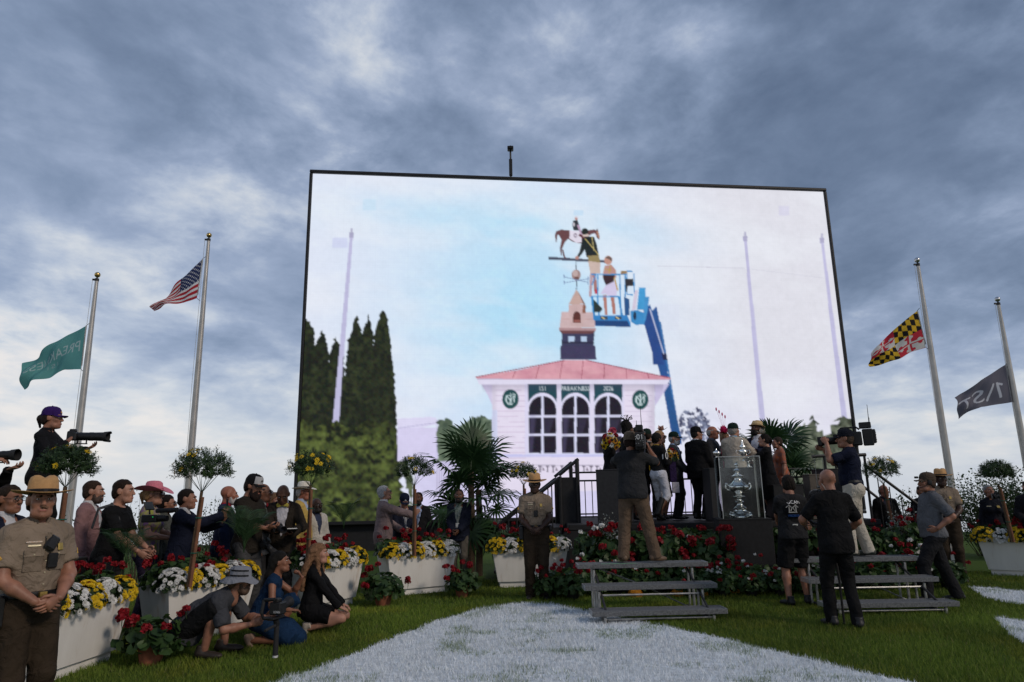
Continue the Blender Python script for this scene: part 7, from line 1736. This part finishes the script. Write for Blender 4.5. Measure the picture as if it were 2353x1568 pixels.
L, H = spot(962, 1131, 12.95); i = person('man in dark suit and pale blue shirt behind the navy cap', L, 178, H, 1.08, tone='brown', hair='crop', hairc=(.008, .007, .006), beard=('beard', (.009, .008, .007)), top=dict(kind='jacket', c=(.012, .012, .014), sl=1, hem=-.16, inf=.018, shirt=(.33, .40, .58), vlo=-.1, vw=.10), lod=1); lanyard(i)
L, H = spot(1055, 1124, 12.75); i = person('man in navy blazer with a lanyard standing left of the palm', L, 172, H, 1.1, tone='brown', hair='crop', hairc=(.008, .007, .006), beard=('beard', (.009, .008, .007)), top=dict(kind='jacket', c=(.010, .013, .026), sl=1, hem=-.16, inf=.018, shirt=(.18, .22, .20), vlo=-.08, vw=.09), bottom=dict(c=(.10, .09, .075)), lod=1, pose=dict(head=(8, 0, 0), armR=dict(w=(.08, .22, 1.0)), armL=dict(w=(-.05, .23, 1.0)))); lanyard(i, (.3, .3, .3))
# ---- on the stage
SF = 1.005
def st(px, ytop, Y, extra=0): return spot(px, ytop, Y, SF, extra)
L, H = st(1440, 972, 13.75); person('tall black haired woman in black with a feathered headpiece on stage', L, -60, H, .95, 'f', 'brown', 'updo', (.006, .005, .005), ('feathers',), dict(kind='long', c=BLACK, sl=1, hem=-.1), dict(kind='skirt', c=BLACK, hem=.3), lod=1)
L, H = st(1398, 992, 13.45, .03); i = person('person in black with silver hat and pink flower beside the bouquet', L, -70, min(H, 1.68), .98, 'f', 'fair', 'short', (.3, .3, .3), ('fedora', (.32, .30, .30), (.4, .38, .38), .13, .10, 0, .02), dict(kind='long', c=BLACK, sl=1, hem=-.1), dict(kind='skirt', c=BLACK, hem=.2), lod=1, pose=dict(armR=dict(w=(.08, .28, 1.25)), armL=dict(w=(-.08, .28, 1.22))))
t = thing('hat_flower', 'pink fabric flower on the silver hat at the left of the stage', 'flower', tuple(wp(i, (.10, .04, 1.83)))); add_stuff('petals', me_head(55, PINKP, .075, 40, .04), t)
p = at(1404, 1018, 13.1); bouquet('sunflower bouquet at the left end of the stage', (p.x, 13.15, p.z), 1.15, 1)
L, H = st(1464, 980, 14.1); person('man with sunglasses standing behind the large shoulder camera', L, -120, H, 1.05, tone='tan', hair='crop', hairc=(.01, .008, .007), glasses='sun', top=dict(kind='jacket', c=CHAR, sl=1, hem=-.15, inf=.018, shirt=(.4, .4, .42)), lod=1)
L, H = st(1485, 985, 14.4, .02); person('person in dark green cap at the back of the stage group', L, -30, H, 1.0, tone='light', hair='short', hat=('cap', (.008, .022, .016)), top=dict(kind='jacket', c=CHAR, sl=1, hem=-.15, inf=.018, shirt=(.3, .3, .3)), lod=2)
L, H = st(1513, 985, 13.9); person('woman with pale pink fascinator and sunglasses behind the jockey', L, -125, min(H, 1.76), .95, 'f', 'fair', 'long', (.28, .17, .09), ('fascinator', (.55, .30, .22), -1, 1.3, False), dict(kind='sleeveless', name='dress', c=(.05, .03, .02), sl=.3, hem=-.05), dict(kind='skirt', c=(.05, .03, .02), hem=.45), glasses='sun', lod=1)
L, H = st(1507, 994, 13.15); i = person('jockey in black and yellow silks numbered 10 and white breeches', L, -48, min(H, 1.66), .92, tone='brown', hair='crop', hairc=(.006, .005, .005), top=dict(kind='long', name='jockey_silks', c=(.010, .010, .011), sl=1, hem=.02, inf=.014, collar=(.4, .25, .02)), bottom=dict(kind='breeches', c=(.55, .56, .62), boot=True), shoes=(.008, .008, .008), lod=1,
           pose=dict(twist=-6, head=(-10, 4, 0), armR=dict(w=(.10, .27, 1.18), hd=(-.6, .7, .2), n=(-.6, -.2, .3), curl=.7), armL=dict(w=(-.10, .30, 1.20), hd=(.5, .8, .2), n=(.5, 0, .5), curl=.6), legR=dict(a=(.12, -.22, .16), pole=(.3, 1, .1), pitch=-25), legL=dict(a=(-.08, .06, .085))))
arm_text(i, 'number', '10', 1, (.8, -.6, 0), .14, mat('white_print', (.6, .6, .6), .7))
b = MB(); b.tube([i['s'] * (i['Sh'][-1] * .8 + np.array([0, -.09, .02])), i['s'] * (i['Sh'][-1] * .9 + np.array([-.0, -.105, -.14])), i['s'] * (i['Sh'][-1] * .9 + np.array([0, -.10, -.26]))], .026, 6, True, .4); b.build('yellow_stripe', cloth((.50, .28, .02)), i['root'])
b = MB(); b.ball(i['s'] * i['hc'] + np.array([0, -.015, .035]), .098, 18, 10, (.92, 1.12, .95)); b.build('riding_cap', cloth((.012, .011, .011)), i['root'], True)
bouquet('sunflower garland in the jockey\'s arms', tuple(wp(i, (.06, .36, 1.27))), 1.0, 2)
t = thing('towel', 'dark purple and white towel hanging from the jockey\'s arm', 'towel', tuple(wp(i, (.12, .34, .80)))); b = MB(); b.box((0, 0, .18), (.15, .03, .42), rotz(R(20)), .01); b.build('purple_half', cloth((.022, .012, .05)), t); b = MB(); b.box((0.03, 0, -.13), (.16, .03, .20), rotz(R(20)), .01); b.build('white_end', cloth((.5, .48, .55)), t)
L, H = st(1546, 992, 13.7, .02); i = person('man in dark green cap, grey suit and tie with a rosette on stage', L, -118, H, 1.05, tone='fair', hair='fringe', hairc=(.3, .3, .3), hat=('cap', (.008, .022, .016), None, None, 'white'), beard=('beard', (.35, .34, .33)), top=dict(kind='jacket', c=(.030, .032, .036), sl=1, hem=-.16, inf=.018, shirt=(.33, .42, .58), tie=(.01, .01, .02)), bottom=dict(c=(.02, .02, .022)), lod=1, pose=dict(armR=dict(w=(.04, .24, .98)), armL=dict(w=(-.06, .24, .97)))); patchbox(i, 'rosette', mat('rosette', (.4, .38, .3), .8), -.09, 1.36, (.06, .06), depth=.02, bev=.01)
L, H = st(1597, 980, 13.45, .02); i = person('large man in black suit and black cap on stage, back to camera', L, -52, H, 1.28, tone='light', hair='short', hairc=(.012, .01, .009), hat=('cap', (.007, .007, .008)), top=dict(kind='jacket', c=(.006, .006, .007), sl=1, hem=-.18, inf=.02, shirt=(.5, .5, .54), tie=(.2, .2, .25)), bottom=dict(c=(.007, .007, .008)), lod=1, belly=.05, pose=dict(head=(-30, 2, 0), armL=dict(w=(-.20, .22, .96)), armR=dict(w=(.18, .22, .96))))
L, H = st(1634, 980, 13.75); i = person('older balding man with glasses in dark grey suit on stage', L, -122, H, 1.14, tone='red', hair='fringe', hairc=(.28, .27, .26), glasses='clear', top=dict(kind='jacket', c=(.032, .032, .036), sl=1, hem=-.17, inf=.018, shirt=(.10, .11, .14)), bottom=dict(c=(.02, .02, .023)), lod=1); patchbox(i, 'rosette', mat('rosette', (.4, .38, .3), .8), -.09, 1.36, (.07, .07), depth=.02, bev=.01)
L, H = st(1664, 992, 14.1); person('woman with hot pink feather fascinator mostly hidden behind the cream jacket', L, -160, min(H, 1.7), .92, 'f', 'fair', 'updo', (.2, .12, .07), ('fascinator', (.62, .03, .14), 1, 1.7, True), dict(kind='sleeveless', name='dress', c=(.45, .04, .12), sl=.3, hem=-.05), dict(kind='skirt', c=(.45, .04, .12), hem=.5), lod=1)
L, H = st(1683, 972, 13.4, .02); i = person('man in cream jacket and dark green cap at the trophy, back to camera', L, -28, H, 1.12, tone='fair', hair='fringe', hairc=(.25, .22, .2), hat=('cap', (.007, .020, .015), None, None, 'white'), top=dict(kind='jacket', c=(.46, .40, .33), sl=1, hem=-.20, inf=.02, shirt=(.12, .33, .5)), bottom=dict(c=(.35, .3, .25)), lod=1, pose=dict(head=(-25, 4, 0), armR=dict(w=(.25, .35, 1.28), pole=(.5, -.3, -.8)), armL=dict(w=(-.1, .30, 1.05))))
L, H = st(1737, 966, 14.0, .045); i = person('man in straw fedora and navy jacket on stage looking left', L, 128, H, 1.08, tone='brown', hair='crop', hairc=(.01, .009, .008), beard=('beard', (.012, .01, .009)), hat=('fedora', (.50, .36, .19), (.42, .30, .16), .135, .105, 0, .012), top=dict(kind='jacket', c=(.012, .016, .035), sl=1, hem=-.17, inf=.018, shirt=(.62, .62, .66), vlo=-.08, vw=.11), bottom=dict(c=(.012, .016, .035)), lod=1, pose=dict(head=(-15, 12, 0), armL=dict(w=(-.2, .38, 1.2)), armR=dict(w=(.05, .4, 1.22))))
L, H = st(1757, 998, 13.25); i = person('dark haired woman in black dress and cream hat reaching to the trophy', L, 62, min(H, 1.70), .95, 'f', 'fair', 'tied', (.010, .007, .006), ('fascinator', (.55, .50, .42), -1, 1.2, False), dict(kind='tee', name='dress', c=(.007, .007, .008), sl=.9, hem=-.05, neck=.075), dict(kind='skirt', c=(.007, .007, .008), hem=.42, r=.34), lod=1, pose=dict(armL=dict(w=(-.12, .46, 1.32), curl=.6, pole=(-.4, -.2, -.9)), armR=dict(w=(.05, .42, 1.18), curl=.6)))
L, H = st(1787, 1005, 14.2); person('woman in orange flowered dress behind the black dress', L, 90, min(H, 1.68), 1.0, 'f', 'light', 'short', (.03, .02, .015), None, dict(kind='tee', name='dress', c=(.4, .2, .1), mat=mat('orange_floral', (.42, .09, .02), .8, col2=(.16, .10, .09), scale=16), sl=.9, hem=-.05), dict(kind='skirt', c=(.4, .2, .1), mat=mat('orange_floral', (.4, .2, .1)), hem=.4, r=.26), lod=2)
# ---- camera crew
i = person('cameraman in charcoal shirt and khaki trousers on the left steps, back to camera', (1.66, 9.84, .617), -14, 1.80, 1.14, tone='tan', hair='crop', hairc=(.02, .014, .01), hat=('cap', (.13, .10, .075), None, None, None, True), top=dict(kind='tee', c=(.026, .027, .030), sl=.85, hem=-.10, inf=.018), bottom=dict(c=(.125, .085, .058), w=1.12, inf=.013), shoes=(.12, .075, .045), lod=0,
           pose=dict(lean=-4, twist=8, head=(-4, 2, 0), armR=dict(w=(.24, .30, 1.56), hd=(-.1, .7, .5), n=(-.8, .2, 0), curl=.9, pole=(.7, .1, -.9)), armL=dict(w=(-.10, .36, 1.50), hd=(.4, .8, .2), n=(.3, 0, -.9), curl=.7, pole=(-.8, -.2, -.7)), legL=dict(a=(-.17, -.02, .085), yaw=20), legR=dict(a=(.26, .02, .085), yaw=-48)))
broadcast_camera('black shoulder broadcast camera on the cameraman in khaki trousers', wp(i, (.15, -.02, 1.52)), wd(i, (-.02, 1, .02)), text=':01', vf=-1)
i = person('cameraman in navy shirt and white trousers on the right steps, aiming left', (4.86, 10.06, .617), 62, 1.80, 1.14, tone='light', hair='crop', hairc=(.05, .035, .025), hat=('cap', (.008, .010, .018), None, None, 'white'), top=dict(kind='tee', c=(.007, .010, .026), sl=.8, hem=.02, inf=.018), bottom=dict(c=(.50, .46, .39), w=1.1, inf=.013, belt=1), shoes=(.05, .055, .045), lod=0, belly=.02,
           pose=dict(head=(0, 0, 0), armL=dict(w=(-.22, .26, 1.58), hd=(.3, .4, .8), n=(.9, .2, 0), curl=.9, pole=(-.5, .5, -1)), armR=dict(w=(.2, .34, 1.52), hd=(-.3, .8, .3), n=(-.9, .2, 0), curl=.9, pole=(.6, 0, -1)), legL=dict(a=(-.10, .10, .085)), legR=dict(a=(.12, -.10, .085))))
broadcast_camera('black shoulder broadcast camera on the cameraman in white trousers', wp(i, (.15, -.06, 1.54)), wd(i, (-.04, 1, -.02)), text='O', vf=-1)
q = gp(1838, 1392); i = person('steadicam operator in black vest and shorts, back to camera', (q.x, q.y, 0), 4, 1.78, 1.1, tone='light', hair='short', hairc=(.014, .010, .008), top=dict(kind='tee', c=(.020, .020, .022), sl=.9, hem=-.06, inf=.016), bottom=dict(kind='shorts', c=(.009, .009, .010), len=.98, w=1.15), shoes=(.012, .012, .013), lod=0,
           pose=dict(lean=-3, head=(-12, 0, 0), armR=dict(w=(.22, .36, 1.18), curl=.8, pole=(.8, -.3, -.5)), armL=dict(w=(-.02, .42, 1.12), curl=.8), legL=dict(a=(-.15, -.02, .085), yaw=14), legR=dict(a=(.15, .06, .085), yaw=-25)))
V, Q = solid([ell(i['C'], (.172, .128, .17), k=.03), ell(i['W'], (.155, .122, .15), k=.04), keep(lambda X, Y, Z: np.minimum(Z - 1.0, .155 - np.abs(X)))], .014, .022); link('vest', mesh_np('vest', V * i['s'], Q, cloth((.008, .008, .009), 'vest_black', bump=.5), True), i['root']); i['top'] = [c for c in i['root'].children if c.name.startswith('vest')][0]
decal(i, 'lettering', 'GCAM', -.01, 1.40, .045, mat('white_print', (.6, .6, .6), .7)); 
EMB = mat('grey_print', (.30, .30, .29), .8); b = MB()
for x, z, w, h in ((-.085, 1.30, .012, .08), (.005, 1.30, .012, .08), (-.04, 1.262, .12, .012)): p_, n_ = surf(i, i['top'], x, z, False); b.box(tuple(p_ + np.array([0, -.008, 0])), (w, .005, h))
for x, z, a in ((-.055, 1.305, .5), (-.025, 1.305, -.5), (-.10, 1.345, .9), (-.07, 1.345, -.9), (.02, 1.345, -.9), (-.01, 1.345, .9)): p_, n_ = surf(i, i['top'], x, z, False); b.box(tuple(p_ + np.array([0, -.008, 0])), (.010, .005, .06), roty(a))
b.build('emblem', EMB, i['root'])['kind'] = 'stuff'
patchbox(i, 'blue_strap', cloth((.012, .04, .14)), -.03, 1.215, (.15, .03), False, depth=.02); patchbox(i, 'pass_card', mat('pass_card', (.5, .5, .48)), -.02, 1.05, (.075, .11), False, depth=.006); patchbox(i, 'side_pack', CAMB, .12, 1.05, (.06, .11), False, depth=.05)
def steadicam(label, pos):
    t = held('steadicam_rig', label, 'camera rig', pos, (.15, 1, 0))
    b = MB(); b.tube([(0, 0, -.55), (0, 0, .30)], .018, 10); b.build('centre_post', CMET, t, True)
    b = MB(); b.tube([(-.42, -.25, .02), (-.30, -.05, .16), (-.12, .05, .04), (0, 0, .02)], .022, 8); b.tube([(-.42, -.25, -.03), (-.30, -.05, .10), (-.12, .05, -.01)], .014, 8); b.build('spring_arm', CAMB, t)
    b = MB(); b.box((0, 0, .33), (.16, .30, .03), None, .006); b.build('stage_plate', CAMB, t); b = MB(); b.box((0, -.02, .44), (.15, .28, .18), None, .015); b.box((0, -.18, .44), (.12, .08, .15), None, .01); b.box((.02, 0, .56), (.05, .22, .03), None, .008); b.build('camera_body', CAMB, t)
    b = MB(); b.lathe([(.05, 0), (.058, .08), (.05, .14), (.075, .15), (.08, .20)], 16, (0, .12, .44), rotx(R(-90))); b.build('lens', CAMB, t, True)
    b = MB(); b.box((.0, -.05, -.42), (.22, .04, .15), rotx(R(-20)), .008); b.build('monitor', CAMB, t); b = MB(); b.box((0, .10, -.54), (.12, .30, .06), None, .01); b.build('battery_sled', RUB, t)
    for x in (-.05, .06): b = MB(); b.tube([(x, -.12, .55), (x, -.12, .95)], [.006, .004], 6); b.build('antenna', CMET, t)
    b = MB(); b.box((.13, -.02, .47), (.05, .16, .14), None, .008); b.build('wireless_pack', mat('tan_pack', (.09, .075, .06), .7), t); return t
p = at(1885, 1150, 10.45); steadicam('black stabilised camera rig in front of the steadicam operator', (p.x, 10.45, 1.02))
q = gp(1943, 1444); i = person('bald man in black polo and trousers standing on the lawn, back to camera', (q.x, q.y, 0), 2, 1.82, 1.08, tone='light', top=dict(kind='polo', c=(.0075, .0075, .0085), sl=.82, hem=-.13, inf=.016, collar=(.009, .009, .010)), bottom=dict(c=(.008, .008, .009), w=.95), shoes=(.014, .014, .016), lod=0,
           pose=dict(head=(4, -4, 0), armR=dict(w=(.20, .20, 1.02), pole=(.8, -.6, -.2), curl=.6), armL=dict(w=(-.20, .30, 1.12), pole=(-.8, -.3, -.4), curl=.7), legL=dict(a=(-.10, .10, .085), yaw=10), legR=dict(a=(.13, -.05, .085), yaw=-14)))
b = MB(); b.box((.19, .0, .93), (.04, .05, .14), None, .01); b.tube([(.19, 0, 1.0), (.19, 0, 1.08)], .006, 6); o = b.build('belt_radio', CAMB, i['root']); 
b = MB(); b.tube([i['s'] * (i['hc'] + i['Rh'] @ np.array(v)) for v in ((-.082, .005, -.02), (-.078, -.03, -.06), (-.05, -.05, -.13), (-.03, -.06, -.2))], .004, 5); b.build('earpiece_cord', mat('clear_tube', (.5, .42, .36), .4), i['root'])
t = thing('monopod', 'black monopod pole standing beside the bald man in black', 'monopod', (q.x + .09, q.y + .22, 0)); b = MB(); b.tube([(0, 0, 0), (0, 0, .55)], .014, 8); b.build('lower_tube', CAMB, t); b = MB(); b.tube([(0, 0, .50), (-.04, 0, 1.05)], .018, 8); b.build('upper_tube', RUB, t); b = MB(); b.ball((0, 0, .015), .02, 8, 5); b.build('foot', RUB, t)
q = gp(2185, 1384); i = person('man in grey polo shirt and camouflage cap stepping left', (q.x - .12, q.y, 0), 84, 1.80, 1.08, tone='light', hair='crop', hairc=(.06, .04, .03), hat=('cap', (.075, .055, .04)), top=dict(kind='polo', c=(.115, .12, .135), sl=.85, hem=-.06, inf=.018, collar=(.08, .085, .1)), bottom=dict(c=(.014, .014, .016), w=1.08, inf=.013), shoes=(.01, .01, .011), lod=0, belly=.035,
           pose=dict(lean=-5, head=(4, 2, 0), armL=dict(w=(-.22, .02, 1.00), hd=(.5, .75, -.4), n=(.9, .2, 0), curl=.6, pole=(-.4, -1, -.2)), armR=dict(w=(.22, -.06, .92), pole=(.3, -1, -.2)), legL=dict(a=(-.10, .22, .10), pole=(0, 1, 0)), legR=dict(a=(.10, -.26, .085), pole=(0, 1, 0)), pel=(0, 0, .93)))
b = MB(); b.ball(i['s'] * (i['hc'] + np.array([-.085, .0, 0])), .036, 12, 8, (.6, 1, 1.1)); b.tube([i['s'] * (i['hc'] + np.array(v)) for v in ((-.09, .02, -.02), (-.075, .09, -.06), (-.03, .125, -.068))], .004, 5); b.build('headset', RUB, i['root'])
b = MB(); b.box(i['s'] * (i['hc'] + np.array([0, .135, .075])), (.03, .05, .03), None, .006); b.build('head_lamp', CAMB, i['root'])
# ---- crowd right
L, H = spot(2030, 1130, 13.3, lim=(1.62, 1.9)); person('man in black suit behind the topiary right of the stage', L, 178, H, 1.12, tone='red', hair='fringe', hairc=(.2, .19, .18), top=dict(kind='jacket', c=BLACK, sl=1, hem=-.16, inf=.018, shirt=(.03, .032, .05)), lod=1)
L, H = spot(2118, 1140, 13.4, lim=(1.60, 1.9)); person('dark uniformed officer half hidden behind the grey polo shirt', L, 175, H, 1.05, tone='tan', hair='crop', top=dict(kind='uniform', c=(.008, .009, .014), sl=1, hem=.03, collar=(.009, .01, .015)), lod=2)
L, H = spot(2272, 1126, 12.95, lim=(1.58, 1.9)); i = person('grey haired officer in dark uniform with badge near the right edge', L, 162, H, 1.06, 'f', 'tan', 'tied', (.20, .20, .20), None, dict(kind='uniform', c=(.009, .010, .016), sl=1, hem=.03, collar=(.01, .011, .018)), lod=1, pose=dict(head=(10, 12, 0))); patchbox(i, 'badge', GOLD, -.08, 1.33, (.05, .055), depth=.014, bev=.012); patchbox(i, 'name_tag', BRASS, .08, 1.345, (.07, .014), depth=.006)
p = at(2292, 1140, 12.6); photo_camera('black camera in front of the grey haired officer\'s face', (p.x, 12.62, p.z), (-.4, -1, .05), lens=.12, lr=.045, hood=.055)
L, H = spot(2352, 1105, 12.4, lim=(1.6, 1.9)); i = person('person in dark jacket with blue denim sleeve at the right edge', (L[0] + .06, L[1], 0), 150, H, 1.1, tone='fair', hair='short', top=dict(kind='jacket', c=(.012, .012, .015), sl=1, hem=-.16, inf=.018, shirt=(.10, .16, .26)), bottom=dict(c=(.05, .08, .14)), lod=1, pose=dict(armR=dict(w=(.16, .26, 1.05)), armL=dict(w=(-.1, .27, 1.05))))
